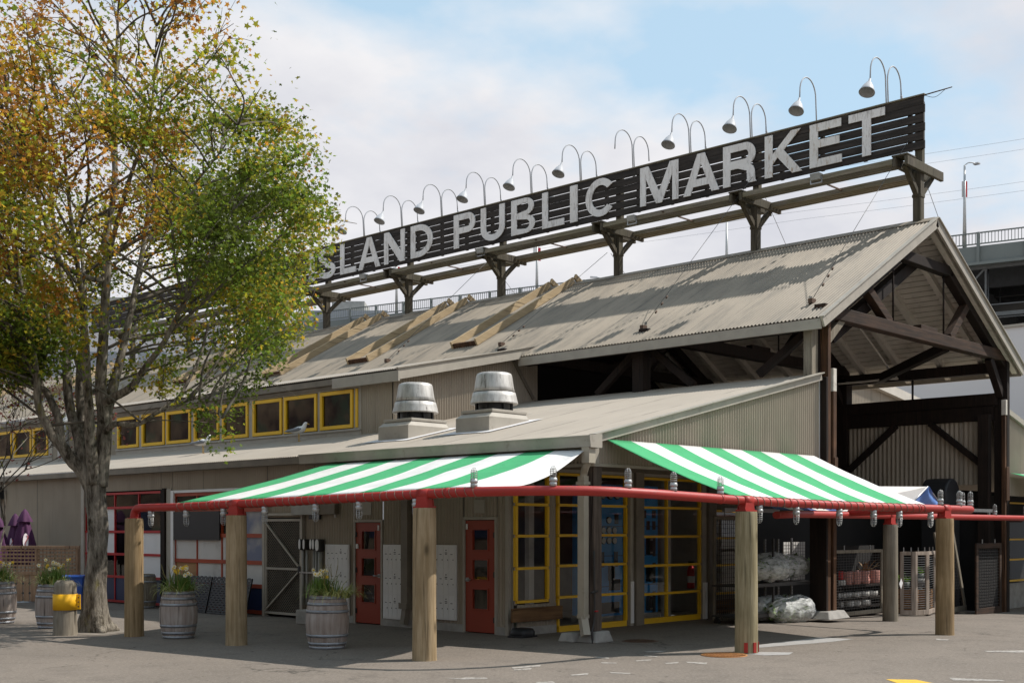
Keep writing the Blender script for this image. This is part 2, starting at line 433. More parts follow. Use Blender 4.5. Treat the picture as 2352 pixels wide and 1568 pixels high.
# bark
t = NT('lichen_grey_bark')
v = t.coords((1, 1, .22))
g = t.noise(v, 13, 7, .72)
c = t.mix(t.ramp(g, .36, .62), (.05, .04, .03), (.30, .265, .215))
c = t.mix(t.ramp(t.noise(t.coords((1, 1, .6)), 5, 6, .7), .55, .66), c, (.035, .028, .018))
c = t.mix(t.ramp(t.noise(t.coords((1, 1, .5)), 4.3, 5, .7), .58, .70), c, (.17, .15, .045))
MT['bark'] = t.done(c, .92, 0, t.bump(g, 1.0, .05), .15)
MT['bark_fine'] = M('thin_branch_bark', (.14, .12, .095), .9, col2=(.045, .036, .028), scale=5, bump=0)

def leafmat(name, col, tl=.55):
    t = NT(name)
    c = t.mix(t.ramp(t.noise(t.coords((1, 1, 1), False), 1.3, 3), .3, .7), col, mul(col, .72))
    d = t.n('BsdfPrincipled', Roughness=.55); t.set(d.inputs['Base Color'], c); t.set(d.inputs['Specular IOR Level'], .25)
    tr = t.n('BsdfTranslucent'); t.set(tr.inputs[0], t.mix(.5, c, mul(col, 1.5)))
    mx = t.n('MixShader', Fac=tl); t.set(mx.inputs[1], d.outputs[0]); t.set(mx.inputs[2], tr.outputs[0])
    t.t.links.new(mx.outputs[0], t.out.inputs[0]); return t.mat
LEAF = [leafmat('leaf_dark_green', (.085, .11, .016)), leafmat('leaf_green', (.145, .215, .026)), leafmat('leaf_olive', (.245, .235, .028)),
        leafmat('leaf_yellow_green', (.36, .345, .03)), leafmat('leaf_gold', (.50, .33, .035)), leafmat('leaf_orange', (.46, .215, .035)),
        leafmat('leaf_russet', (.33, .14, .035))]
MT['leaf_red'] = leafmat('leaf_dull_red', (.17, .05, .04))
MT['herb'] = leafmat('herb_green', (.16, .30, .04))

t = NT('clear_plastic_wrap')
n1 = t.noise(t.coords((.35, 1, 1)), 9, 6, .7)
nb = t.bump(t.noise(t.coords((.3, 1, 1)), 15, 5, .7), .9, .05)
d_ = t.n('BsdfPrincipled', Roughness=.22, Normal=nb); t.set(d_.inputs['Base Color'], (.80, .81, .79))
tr = t.n('BsdfTransparent'); t.set(tr.inputs[0], (.95, .96, .95))
mx = t.n('MixShader'); t.set(mx.inputs[0], t.ramp(n1, .34, .66, (.16, .16, .16), (.78, .78, .78))); t.set(mx.inputs[1], tr.outputs[0]); t.set(mx.inputs[2], d_.outputs[0])
t.t.links.new(mx.outputs[0], t.out.inputs[0]); MT['wrap'] = t.mat
MT['wrapped_leaf'] = leafmat('wrapped_pale_leaf', (.28, .38, .18)); MT['wrapped_leaf_dark'] = leafmat('wrapped_dark_leaf', (.07, .12, .04))

# ------------------------------------------------------------------ camera, sun, sky
cam = bpy.data.cameras.new('camera'); co = bpy.data.objects.new('camera', cam); COL.objects.link(co)
co.location = CAM; co.rotation_euler = (R(90), 0, -math.atan2(B2[1], A2[1]))
cam.sensor_width = 36; cam.lens = F / 2352 * 36; cam.shift_y = (HY - 784) / 2352
cam.clip_end = 3000; cam.clip_start = .1
sc.camera = co
SUN_EL, SUN_AZ = R(50), (0.82, -0.572)
sd = Vector((SUN_AZ[0] * math.cos(SUN_EL), SUN_AZ[1] * math.cos(SUN_EL), math.sin(SUN_EL))).normalized()
sl = bpy.data.lights.new('sun', 'SUN'); sl.energy = 3.25; sl.angle = R(.53); sl.color = (1, .955, .89)
so = bpy.data.objects.new('sun', sl); COL.objects.link(so); so.location = (20, -20, 40)
so.rotation_euler = sd.to_track_quat('Z', 'Y').to_euler()
w = bpy.data.worlds.new('World'); sc.world = w; w.use_nodes = True
nt = w.node_tree; nt.nodes.clear()
class WT(NT):
    def __init__(s): s.t = nt
W = WT()
out = W.n('OutputWorld'); bg = W.n('Background'); bg.inputs[1].default_value = .12
sky = W.n('TexSky', _sky_type='NISHITA', _sun_disc=False, _sun_elevation=SUN_EL, _sun_rotation=math.atan2(SUN_AZ[0], SUN_AZ[1]),
          _air_density=1.0, _dust_density=.6, _ozone_density=1.3)
tc = W.n('TexCoord'); d = tc.outputs['Generated']
sx = W.n('SeparateXYZ', Vector=d)
zz = W.math('ADD', W.math('MAXIMUM', sx.outputs[2], 0.0), .22)
px_ = W.math('DIVIDE', sx.outputs[0], zz); py_ = W.math('DIVIDE', sx.outputs[1], zz)
cv = W.n('CombineXYZ', X=px_, Y=py_, Z=0.0)
mp = W.n('Mapping', Vector=cv.outputs[0], Location=(3.1, 1.4, 0), Scale=(1, 1, 1)).outputs[0]
n1 = W.noise(mp, 1.5, 8, .52)
n2 = W.noise(mp, .55, 3, .5)
hz = W.ramp(sx.outputs[2], .20, .40, (.27, .27, .27), (0, 0, 0))
cf = W.math('ADD', W.math('ADD', n1, W.math('MULTIPLY', n2, .35)), hz)
cloud = W.ramp(cf, .655, .79)
shade = W.ramp(W.noise(mp, 2.2, 7, .55), .35, .72, (3.5, 3.55, 3.85), (4.85, 4.78, 4.8))
blue = W.mix(.8, sky.outputs[0], (2.7, 3.7, 4.4))
W.set(bg.inputs[0], W.mix(cloud, blue, shade))
nt.links.new(bg.outputs[0], out.inputs[0])
sc.view_settings.view_transform = 'Standard'; sc.view_settings.look = 'None'
sc.view_settings.exposure = 0.74; sc.view_settings.gamma = 1
# ================================================================== ground
m = MB()
xs = [-140, -60, -30, -20, -12, -6, -2, 0, 2, 5, 7, 9, 11, 13, 15, 17, 19, 25, 40, 80, 160, 400, 900]
ys = [-140, -60, -30, -18, -10, -5, 0, 5, 10, 18, 30, 60, 120, 300, 900]
vs = [(x, y, gz(x)) for x in xs for y in ys]
k = len(ys)
m.add(vs, [(i*k+j, (i+1)*k+j, (i+1)*k+j+1, i*k+j+1) for i in range(len(xs)-1) for j in range(k-1)], 0)
tag(m.build('ground', MT['asphalt']), kind='structure')
MT['mark_white'] = M('worn_white_paint', (.40, .365, .325), .8, col2=(.26, .235, .21), scale=14, dirt=(.16, .145, .13), dscale=18, dlo=.50, dhi=.62, bump=0)
MT['mark_yellow'] = M('worn_yellow_paint', (.75, .45, .03), .8, col2=(.6, .34, .03), scale=9, dirt=(.16, .145, .13), dscale=24, dlo=.56, dhi=.66, bump=0)
MT['patch'] = M('pale_concrete_patch', (.34, .325, .31), .85, col2=(.29, .275, .26), scale=6, dirt=(.2, .18, .16), dscale=14, bump=.2)
def mark(px, mt, name='road_marking', dz=.004):
    m = MB(); ps = [onZ(x, y, 0) for x, y in px]
    m.add([(p.x, p.y, gz(p.x) + dz) for p in ps], [tuple(range(len(ps)))[::-1] if False else tuple(range(len(ps)))], 0)
    o = m.build(name, mt)
    if o.data.polygons[0].normal.z < 0: o.data.flip_normals()
    return tag(o, kind='structure')
for ps in ([(1175,1532),(1243,1526),(1240,1530),(1178,1535)], [(1180,1537),(1222,1533.5),(1218,1537),(1182,1539)], [(1018,1556),(1060,1557),(1068,1555),(1118,1555.5),(1120,1558),(1064,1560)],
           [(1365,1507.5),(1400,1510),(1398,1512),(1368,1510)], [(1380,1520),(1418,1521.5),(1415,1523),(1384,1523)], [(1478,1504),(1512,1507),(1508,1508.5),(1482,1506)],
           [(1460,1516),(1497,1513.5),(1495,1516),(1463,1518)], [(1527,1522),(1560,1519.5),(1556,1523),(1530,1524)], [(1575,1519),(1625,1521),(1622,1525),(1580,1522)],
           [(1310,1549),(1352,1545),(1350,1549),(1314,1551)], [(1400,1543),(1450,1545),(1446,1547),(1404,1545.5)], [(1480,1495),(1530,1494),(1525,1497.5),(1484,1497)],
           [(2180,1556),(2300,1561),(2310,1564),(2190,1562)], [(2150,1466),(2180,1468),(2176,1470),(2150,1469)], [(2260,1494),(2352,1493),(2352,1498),(2268,1496.5)], [(1230,1566),(1270,1564),(1275,1568),(1235,1569)]):
    mark(ps, MT['mark_white'])
mark([(2035,1559.5),(2105,1560.5),(2150,1570),(2070,1571)], MT['mark_yellow'])
mark([(1740,1481),(1880,1463),(1960,1467),(1905,1474),(1790,1483),(1742,1487)], MT['patch'], 'pavement_patch')
mark([(1705,1500),(1745,1496.5),(1822,1497.5),(1812,1503),(1755,1504.5)], MT['patch'], 'pavement_patch')
# dirt skirt around the tree foot
m = MB(); c = (-4.56, 7.94)
vs = [(c[0] + (.62 + .16*mnoise.noise(Vector((math.cos(a)*1.5, math.sin(a)*1.5, 3)))) * math.cos(a), c[1] + (.85 + .25*mnoise.noise(Vector((math.cos(a)*1.5, math.sin(a)*1.5, 9)))) * math.sin(a), .006) for a in [2*PI*i/30 for i in range(30)]]
m.add(vs, [tuple(range(30))], 0)
tag(m.build('soil_patch', M('dusty_soil', (.22, .19, .16), .95, col2=(.15, .13, .105), scale=8, bump=.6, bscale=50)), kind='structure')

# ================================================================== the market hall
hall = thing('market_hall', 'long taupe corrugated market hall with open timber gable and lean-to front', 'market hall')
XE, ZE, XR, ZR, XER, Y0R, YEND = 6.9, 6.17, 12.3, 9.17, 17.7, -.28, 52.0
def zlean(x): return 3.39 + .2275 * x
def zroof(x): return ZE + (ZR - ZE) / (XR - XE) * (x - XE) if x <= XR else ZR - (ZR - ZE) / (XR - XE) * (x - XR)
sl_v = Vector((XR - XE, 0, ZR - ZE)); SL = sl_v.length; sl_v.normalize(); sl_n = Vector((-sl_v.z, 0, sl_v.x))
sr_v = Vector((-(XER - XR), 0, ZR - ZE)).normalized(); sr_n = Vector((sl_v.z, 0, sl_v.x))
P = hall
m = MB(); m.corr((XE, Y0R, ZE), (0, 1, 0), YEND - Y0R, sl_n, lambda t: 0 if t < 8.38 else .52, SL - .01, updir=sl_v, amp=.017, pitch=.09); m.build('roof', MT['roof_main'], P)
m = MB(); m.corr((XER, Y0R, ZE), (0, 1, 0), YEND - Y0R, sr_n, 0, SL - .01, updir=sr_v, amp=.012); m.build('roof', MT['roof_main'], P)
m = MB(); m.bar((XR - .11, Y0R, ZR - .035), (XR - .11, YEND, ZR - .035), .26, .012, up=sl_n); m.bar((XR + .11, Y0R, ZR - .035), (XR + .11, YEND, ZR - .035), .26, .012, up=sr_n)
m.build('ridge_cap', MT['roof_main'], P)
lv = Vector((1, 0, .2275)).normalized(); ln_ = Vector((-.2275, 0, 1)).normalized()
m = MB(); m.corr((-.17, -.10, zlean(-.17)), (0, 1, 0), YEND + .1, ln_, 0, 7.62 / lv.x, updir=lv, amp=.011); m.build('roof', MT['roof_low'], P)
# shed roof over the clerestory
sv = Vector((7.43 - 2.88, 0, 6.46 - 5.49)).normalized(); sn = Vector((-sv.z, 0, sv.x))
m = MB(); m.corr((2.84, 8.06, 5.485), (0, 1, 0), YEND - 8.1, sn, 0, 4.64, updir=sv, amp=.012); m.build('roof', MT['roof_low'], P)
# underside boards and rafters of the open bay
m = MB()
for sgn, nrm, vec, xe in ((-1, sl_n, sl_v, XE), (1, sr_n, sr_v, XER)):
    n = 30
    for i in range(n):
        a = Vector((xe, 0, ZE)) + vec * (SL * (i + .5) / n) - nrm * .045
        m.bar((a.x, Y0R + .02, a.z), (a.x, 11, a.z), SL / n - .026, .02, up=nrm)
m.build('ceiling_boards', MT['soffit'], P)
for i in range(9):
    y = .55 + i * 1.15
    for nrm, vec, xe in ((sl_n, sl_v, XE), (sr_n, sr_v, XER)):
        a = Vector((xe, y, ZE)) - nrm * .135 + vec * .03; b = Vector((xe, y, ZE)) + vec * (SL - .1) - nrm * .135
        m = MB(); m.bar(a, b, .14, .155, up=nrm); m.build('rafter', MT['soffit'], P)
# rake boards, eave fascias
SPLIT = {'eave_plate', 'door_frame', 'corner_guard', 'knee_brace', 'brace', 'wall_plate', 'wall_base', 'beam', 'door_closer', 'column_cladding', 'door_track'}
def part(name, mt, fn, bevel=0, parent=None):
    m = MB(); fn(m)
    if name in SPLIT:
        o = None
        for i in range(0, len(m.v), 8):   # one object for each box or bar
            q = MB(); q.v = m.v[i:i+8]; q.f = [[k - i for k in f] for f in m.f if i <= f[0] < i + 8]; q.m = [0] * len(q.f); q.s = [False] * len(q.f)
            o = q.build(name, mt, parent or P, bevel)
        return o
    return m.build(name, mt, parent or P, bevel)
for vec, nrm, xe in ((sl_v, sl_n, XE), (sr_v, sr_n, XER)):
    part('rake_board', MT['trim'], lambda m: (m.bar(Vector((xe, Y0R - .035, ZE)) - nrm * .095 - vec * .04, Vector((xe, Y0R - .035, ZE)) + vec * (SL - .03) - nrm * .095, .05, .23, up=nrm),
         m.bar(Vector((xe, Y0R - .05, ZE)) + nrm * .02 - vec * .05, Vector((xe, Y0R - .05, ZE)) + vec * (SL - .02) + nrm * .02, .11, .02, up=nrm)))
    part('rake_board', MT['soffit'], lambda m: m.bar(Vector((xe, Y0R + .16, ZE)) - nrm * .12, Vector((xe, Y0R + .16, ZE)) + vec * (SL - .12) - nrm * .12, .14, .12, up=nrm))
part('fascia', MT['trim'], lambda m: m.box((XE - .01, Y0R, ZE - .24), (XE + .05, 8.1, ZE - .035)))
part('fascia', MT['trim'], lambda m: m.box((XER - .05, Y0R, ZE - .22), (XER + .01, 12, ZE - .035)))
part('fascia', MT['trim'], lambda m: (m.bar((2.86, 8.05, 5.36), (7.55, 8.05, 6.37), .05, .24), m.bar((2.80, 8.03, 5.49), (7.6, 8.03, 6.515), .09, .025)))
part('fascia', MT['trim'], lambda m: m.box((2.83, 8.02, 5.20), (2.88, 10.4, 5.44)))
part('fascia', MT['trim_dark'], lambda m: (m.box((2.86, 10.4, 5.30), (2.93, YEND, 5.44)), m.box((2.93, 8.2, 5.22), (3.0, YEND, 5.30))))
part('soffit', MT['trim_dark'], lambda m: m.box((2.9, 8.08, 5.30), (3.2, YEND, 5.32)))
# corner trims at the hall end of the shed roof
part('brace_board', MT['trim_dark'], lambda m: m.bar((7.0, 8.36, 6.1), (7.75, 8.36, 5.2), .03, .09))
# clerestory end wall (faces the street) and front wall
m = MB(); m.corr((3.0, 8.4, 0), (1, 0, 0), 4.95, (0, -1, 0), pitch=.082, amp=.020, bot= lambda t: zlean(3.0 + t) - .02, top=lambda t: min(5.42 + .213 * t, zroof(3 + t) if t > 4 else 99)); m.build('wall', MT['corr'], P)
XC = 3.0
def yC(x): return onX(x, 960, XC).y
wins = [(738, 813), (655, 730), (583, 650), (513, 572), (448, 505), (385, 440), (328, 380), (272, 320)]
wl = [(yC(b), yC(a)) for a, b in wins]
wl2 = [(yC(b), yC(a)) for a, b in ((78, 112), (34, 74), (-6, 29), (-45, -12), (-85, -50))]
zb0, zw0, zw1, zt = zlean(XC) - .02, 4.25, 5.16, 5.32
m = MB(); m.corr((XC, 8.4, 0), (0, 1, 0), wl[0][0] - .28 - 8.4, (-1, 0, 0), zb0, zt); m.build('wall', MT['corr'], P)
m = MB(); m.corr((XC, wl[-1][1] + .1, 0), (0, 1, 0), wl2[0][0] - .2 - wl[-1][1], (-1, 0, 0), zb0, zt); m.build('wall', MT['corr'], P)
m = MB(); m.corr((XC, wl2[-1][1] + .1, 0), (0, 1, 0), YEND - wl2[-1][1] - .1, (-1, 0, 0), zb0, zt); m.build('wall', MT['corr'], P)
def clerestory(ws):
    a, b = ws[0][0] - .28, ws[-1][1] + .1
    m = MB()
    m.box((XC - .02, a, zb0), (XC + .1, b, zw0 - .02)); m.box((XC - .02, a, zw1 + .02), (XC + .1, b, zt))
    m.box((XC - .05, a, zw0 - .07), (XC - .02, b, zw0 - .02))
    prev = a
    for y0, y1 in ws + [(b, b)]:
        m.box((XC - .02, prev, zw0 - .02), (XC + .1, y0 - .02, zw1 + .02)); prev = y1 + .02
    m.build('wall', MT['trim'], P)
    for y0, y1 in ws:
        t_ = .085
        m = MB()
        m.box((XC - .05, y0, zw0), (XC + .04, y1, zw0 + t_)); m.box((XC - .05, y0, zw1 - t_), (XC + .04, y1, zw1))
        m.box((XC - .05, y0, zw0 + t_), (XC + .04, y0 + t_, zw1 - t_)); m.box((XC - .05, y1 - t_, zw0 + t_), (XC + .04, y1, zw1 - t_))
        f = m.build('window', MT['yellow'], P)
        m = MB(); m.box((XC, y0 + t_, zw0 + t_), (XC + .01, y1 - t_, zw1 - t_)); m.build('pane', MT['glass_dark'], f)
clerestory(wl); clerestory(wl2)
part('trim_strip', MT['yellow'], lambda m: m.box((XC - .045, wl[0][0] - .18, zw0), (XC - .02, wl[0][0] - .10, zw1)))
part('wall', MT['dark_int'], lambda m: m.box((XC + 1.3, 8.6, 4.0), (XC + 1.35, YEND, 5.55)))  # near-black sheet gives the panes their unlit depth
# gutter and downspout of the front eave
part('gutter', MT['trim'], lambda m: (m.box((-.31, -.16, 3.18), (-.17, 7.5, 3.20)), m.prism([(-.33, -.16, 3.36), (-.31, -.16, 3.20), (-.29, -.16, 3.20), (-.31, -.16, 3.36)], (0, 7.66, 0)),
     m.box((-.34, -.17, 3.345), (-.30, 7.5, 3.365)), m.prism([(-.34, -.185, 3.37), (-.31, -.185, 3.17), (-.02, -.185, 3.17), (-.02, -.185, 3.40)], (0, .02, 0))))
part('fascia', MT['trim_dark'], lambda m: (m.box((-.17, -.1, 3.16), (-.12, 7.5, 3.33)), m.box((-.19, 7.5, 3.2), (-.12, YEND, 3.33))))
part('soffit', MT['trim_dark'], lambda m: m.box((-.14, -.06, 3.20), (-.012, YEND, 3.22)))
part('downspout', MT['cream'], lambda m: (m.cbox((-.22, -.06, 3.05), (.16, .16, .26)), m.tube(catmull([(-.22, -.06, 2.95), (-.20, .02, 2.86), (-.14, .10, 2.78), (-.12, .14, 2.62)], 4), .062, 8),
     m.box((-.18, .07, .42), (-.06, .205, 2.72)), m.box((-.19, .06, .40), (-.05, .215, .46)), m.box((-.20, .05, 2.58), (-.04, .225, 2.63)), m.bar((-.12, .14, .42), (-.17, .04, .12), .12, .13)))
# upper walls round the recess
m = MB(); m.corr((0, 0, 0), (1, 0, 0), 7.3, (0, -1, 0), 2.92, lambda t: zlean(t) - .03, pitch=.082, amp=.020); m.build('wall', MT['corr'], P)
part('rake_board', MT['trim'], lambda m: (m.bar((-.12, -.06, zlean(-.12) - .05), (7.3, -.06, zlean(7.3) - .05), .06, .14), m.bar((-.14, -.085, zlean(-.14) + .03), (7.3, -.085, zlean(7.3) + .03), .14, .02)))
part('corner_trim', MT['trim'], lambda m: (m.box((-.03, -.03, 2.92), (.09, -.012, 3.36)), m.box((-.03, -.012, 2.92), (-.012, .12, 3.3)), m.box((-.02, -.02, 2.88), (7.3, .0, 2.93)), m.box((-.03, .0, 2.88), (-.01, 2.0, 2.93))))
m = MB(); m.corr((0, 0, 0), (0, 1, 0), 1.97, (-1, 0, 0), 2.92, 3.32); m.build('wall', MT['corr'], P)
part('soffit', MT['trim_dark'], lambda m: m.box((.0, .02, 2.94), (7.3, 1.9, 2.97)))
part('wall', MT['white'], lambda m: m.box((7.315, -.02, 3.0), (7.34, .1, 5.0)))
# corner post on stone footings
part('post', MT['corner_wood'], lambda m: m.box((.0, .0, .16), (.20, .20, 2.92)), .012)
def stone(m, c, sx_, sy_, h):
    m.add([(c[0]-sx_, c[1]-sy_, 0), (c[0]+sx_, c[1]-sy_*.95, 0), (c[0]+sx_*.97, c[1]+sy_, 0), (c[0]-sx_, c[1]+sy_*.97, 0),
           (c[0]-sx_*.7, c[1]-sy_*.72, h), (c[0]+sx_*.72, c[1]-sy_*.75, h*1.04), (c[0]+sx_*.72, c[1]+sy_*.7, h), (c[0]-sx_*.74, c[1]+sy_*.7, h*.97)],
          [(0,3,2,1),(4,5,6,7),(0,1,5,4),(1,2,6,5),(2,3,7,6),(3,0,4,7)])
part('footing', MT['concrete'], lambda m: stone(m, (.12, .08), .24, .22, .18), .02)
part('footing', MT['concrete'], lambda m: stone(m, (-.08, .42), .17, .17, .15), .02)
part('water_pipe', MT['wire'], lambda m: (m.tube(catmull([(-.03, -.02, 1.5), (-.03, -.03, .9), (-.035, -.03, .4), (-.1, -.04, .2), (-.1, -.05, .0)], 4), .018, 6), m.tube([(-.12, -.03, .82), (.03, -.04, .84)], .02, 6)))
part('valve_handle', MT['red_frame'], lambda m: m.cbox((-.04, -.08, .52), (.06, .03, .025)))

# ---- ground floor long wall
DOORS = [(2.24, 2.99, 2.02), (5.30, 6.07, 1.99)]
GATE = (7.74, 9.02); G2 = (9.10, 12.80); G1 = (13.30, 17.0)
m = MB()
ZT = 3.30
cuts = [(1.97, DOORS[0][0] - .05, .14, ZT), (DOORS[0][0] - .05, DOORS[0][1] + .05, DOORS[0][2] + .05, ZT), (DOORS[0][1] + .05, DOORS[1][0] - .05, .14, ZT),
        (DOORS[1][0] - .05, DOORS[1][1] + .05, DOORS[1][2] + .05, ZT), (DOORS[1][1] + .05, 9.02, .14, ZT), (9.02, G2[1], 2.74, ZT), (G2[1], G1[0] , 2.80, ZT), (G1[0], G1[1], 2.80, ZT), (17.15, 40, .14, ZT)]
for y0, y1, z0, z1 in cuts:
    m = MB(); m.corr((0, y0, 0), (0, 1, 0), y1 - y0, (-1, 0, 0), z0, z1); m.build('wall', MT['corr'], P)
part('wall_base', MT['concrete'], lambda m: [m.box((-.035, a, -.05), (.06, b, .14)) for a, b in ((1.95, DOORS[0][0]-.05), (DOORS[0][1]+.05, DOORS[1][0]-.05), (DOORS[1][1]+.05, 7.7), (17.15, 40))])
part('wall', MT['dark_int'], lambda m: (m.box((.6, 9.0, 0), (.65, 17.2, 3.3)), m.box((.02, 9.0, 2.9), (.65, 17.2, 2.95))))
part('corner_trim', MT['trim'], lambda m: (m.box((-.04, 1.90, 0), (.06, 1.97, 2.9)), m.box((-.05, 17.0, .0), (.05, 17.16, 3.2)), m.box((-.045, 21.9, 0), (-.012, 22.05, 3.2))))
def rdoor(y0, y1, zt, hinge_low):
    t_ = .05
    fr = part('door_frame', MT['trim'], lambda m: (m.box((-.03, y0 - t_, 0), (.06, y0, zt)), m.box((-.03, y1, 0), (.06, y1 + t_, zt)), m.box((-.03, y0 - t_, zt), (.06, y1 + t_, zt + t_))))
    w_ = y1 - y0
    xs_ = [y0 + .005, y0 + w_ * .25, y0 + w_ * .75, y1 - .005]
    zz_ = [.02, zt * .215, zt * .385, zt * .475, zt * .645, zt * .735, zt * .91, zt - .01]
    m = MB(); X0, X1 = -.005, .04
    m.box((X0, xs_[0], zz_[0]), (X1, xs_[1], zz_[-1])); m.box((X0, xs_[2], zz_[0]), (X1, xs_[3], zz_[-1]))
    for a, b in ((0, 1), (2, 3), (4, 5), (6, 7)): m.box((X0, xs_[1], zz_[a]), (X1, xs_[2], zz_[b]))
    dr = m.build('door', MT['red_door'], P)
    for a, b in ((1, 2), (3, 4), (5, 6)):
        m = MB(); m.box((.01, xs_[1], zz_[a]), (.018, xs_[2], zz_[b])); m.build('pane', MT['glass'], dr)
        m = MB(); q = .022
        for lo, hi in (((-.018, xs_[1]-q, zz_[a]-q), (-.006, xs_[2]+q, zz_[a])), ((-.018, xs_[1]-q, zz_[b]), (-.006, xs_[2]+q, zz_[b]+q)), ((-.018, xs_[1]-q, zz_[a]), (-.006, xs_[1], zz_[b])), ((-.018, xs_[2], zz_[a]), (-.006, xs_[2]+q, zz_[b]))): m.box(lo, hi)
        m.build('pane_bead', MT['red_door'], dr)
    yh = y0 + .06 if hinge_low else y1 - .06
    m = MB(); m.tube([(-.005, yh, .95), (-.06, yh, .95)], .014, 8); m.tube([(-.06, yh, .95), (-.06, yh + (.12 if hinge_low else -.12), .95)], .012, 8); m.cbox((-.012, yh, .95), (.014, .07, .07))
    m.build('handle', MT['steel'], dr)
    yk = y1 - .02 if hinge_low else y0 + .02
    m = MB()
    for z in (.25, 1.05, 1.75): m.cbox((-.012, yk, z), (.02, .035, .10))
    m.build('hinge', MT['black'], dr)
    part('wall', MT['dark_int'], lambda m: m.box((.064, y0 - .04, 0), (.072, y1 + .04, 2.03)))  # dark sheet, not masonry: painted darkness behind the door panes
rdoor(*DOORS[0], False); rdoor(*DOORS[1], True)
part('door_closer', MT['white'], lambda m: (m.cbox((-.02, DOORS[1][1] - .06, 1.52), (.03, .06, .09)), m.cbox((-.02, DOORS[1][0] + .07, 1.88), (.02, .035, .10)), m.cbox((-.02, DOORS[0][1] - .05, 1.90), (.02, .035, .10))))
part('wall_plate', MT['trim'], lambda m: (m.cbox((-.02, 2.62, 2.26), (.012, .26, .24)), m.cbox((-.02, 5.72, 2.26), (.012, .28, .26))))
part('downspout', MT['trim_dark'], lambda m: (m.box((-.13, 4.42, .42), (-.02, 4.60, 3.2)), m.box((-.17, 4.40, .36), (-.01, 4.62, .46)), m.bar((-.08, 4.51, .40), (-.13, 4.51, .06), .11, .11)))
# mesh gate
gy0, gy1 = GATE
m = MB()
m.box((-.10, gy1 - .02, 0), (-.02, gy1 + .07, 2.75)); m.box((-.10, gy0 - .05, 0), (-.02, gy0, 2.3))
for lo, hi in (((-.085, gy0, .06), (-.04, gy1 - .02, .11)), ((-.085, gy0, 2.02), (-.04, gy1 - .02, 2.07)), ((-.085, gy0, .11), (-.04, gy0 + .05, 2.02)), ((-.085, gy1 - .07, .11), (-.04, gy1 - .02, 2.02)), ((-.085, gy0 + .05, 1.0), (-.04, gy1 - .07, 1.045)), ((-.09, gy0, 2.14), (-.04, gy1 - .02, 2.19))): m.box(lo, hi)
m.bar((-.095, gy1 - .05, 2.0), (-.095, gy0 + .05, 1.07), .03, .04, up=(1, 0, 0)); m.bar((-.095, gy1 - .05, .13), (-.095, gy0 + .05, .98), .03, .04, up=(1, 0, 0))
gt = m.build('gate', MT['trim'], P)
m = MB()
for i in range(48):
    for sgn in (1, -1):
        y0 = gy0 - 1.9 + i * .066
        a, b = (y0, .1), (y0 + 1.95, 2.05)
        if sgn < 0: a, b = (y0, 2.05), (y0 + 1.95, .1)
        # clip in y
        def cl(y):
            f = (y - a[0]) / (b[0] - a[0]); return (y, a[1] + f * (b[1] - a[1]))
        p, q = a, b
        if p[0] < gy0 + .05: p = cl(gy0 + .05)
        if q[0] > gy1 - .07: q = cl(gy1 - .07)
        if q[0] - p[0] > .02: m.bar((-.062, p[0], p[1]), (-.062, q[0], q[1]), .008, .006, up=(1, 0, 0))
m.build('wire_mesh', MT['trim_dark'], gt)
m = MB(); m.cbox((-.10, gy0 + .03, 1.02), (.05, .07, .14)); m.build('latch', MT['black'], gt)
part('wall', MT['dark_int'], lambda m: m.box((-.02, gy0, 0.05), (-.015, gy1, 2.1)))  # dark sheet standing in for the shaded recess behind the mesh
# garage doors
def gdoor(y0, y1, z1, ysplit, zsplit, fm, pane_mat, thick=.06):
    m = MB(); ys_ = [y0] + ysplit + [y1]; zs_ = [.06] + zsplit + [z1]
    for i, z in enumerate(zs_):
        h = thick * (1.0 if 0 < i < len(zs_)-1 else .9)
        m.box((-.01, y0, z - h/2), (.05, y1, z + h/2))
    for a in range(len(zs_) - 1):
        for y in ys_:
            ww = .045
            m.box((0.0, y - ww/2, zs_[a] + thick/2), (.045, y + ww/2, zs_[a+1] - thick/2))
    d_ = m.build('garage_door', fm, P)
    for i in range(len(ys_) - 1):
        for j in range(len(zs_) - 1):
            m = MB(); m.box((.02, ys_[i] + .02, zs_[j] + thick/2), (.03, ys_[i+1] - .02, zs_[j+1] - thick/2))
            m.build('pane', pane_mat(i, j), d_)
    return d_
def z1at(x, ys): return [onX(x, y, 0).z for y in ys]
zs1 = sorted(z1at(350, (1327.6, 1274, 1220.6, 1163.7)))
ys1 = [onX(318, 1250, 0).y, onX(263, 1250, 0).y, 16.45]
pm1 = {(0, 1): 'white', (0, 2): 'white', (0, 0): 'navy', (2, 2): 'white', (2, 3): 'white', (2, 0): 'navy', (1, 0): 'navy', (3, 2): 'white', (3, 1): 'white'}
gdoor(G1[0], G1[1], 2.74, ys1, zs1, MT['red_frame'], lambda i, j: MT[pm1.get((i, j), 'glass')])
zs2 = sorted(z1at(509, (1289, 1229, 1171)))
ys2 = [onX(562, 1250, 0).y, onX(509, 1250, 0).y, onX(452, 1250, 0).y]
pm2 = {(3, 1): 'ply', (0, 2): 'blue_haze', (0, 3): 'blue_haze', (0, 4): 'glass', (1, 4): 'glass', (2, 4): 'glass', (3, 4): 'glass', (0, 0): 'navy'}
MT['blue_haze'] = M('blue_grey_blind', (.16, .18, .26), .6, col2=(.40, .38, .36), scale=1.1, lo=.45, hi=.62, bump=0)
gdoor(G2[0] + .05, G2[1] - .1, 2.66, ys2, [.62] + zs2, MT['orange_frame'], lambda i, j: MT[pm2.get((i, j), 'white_blind' if j in (1, 2) else 'navy' if j == 0 else 'glass')], .085)
part('notice_board', MT['black'], lambda m: m.box((-.05, ys2[1] + .02, onX(509, 1240, 0).z), (-.02, G2[1] - .1, onX(509, 1173, 0).z)))
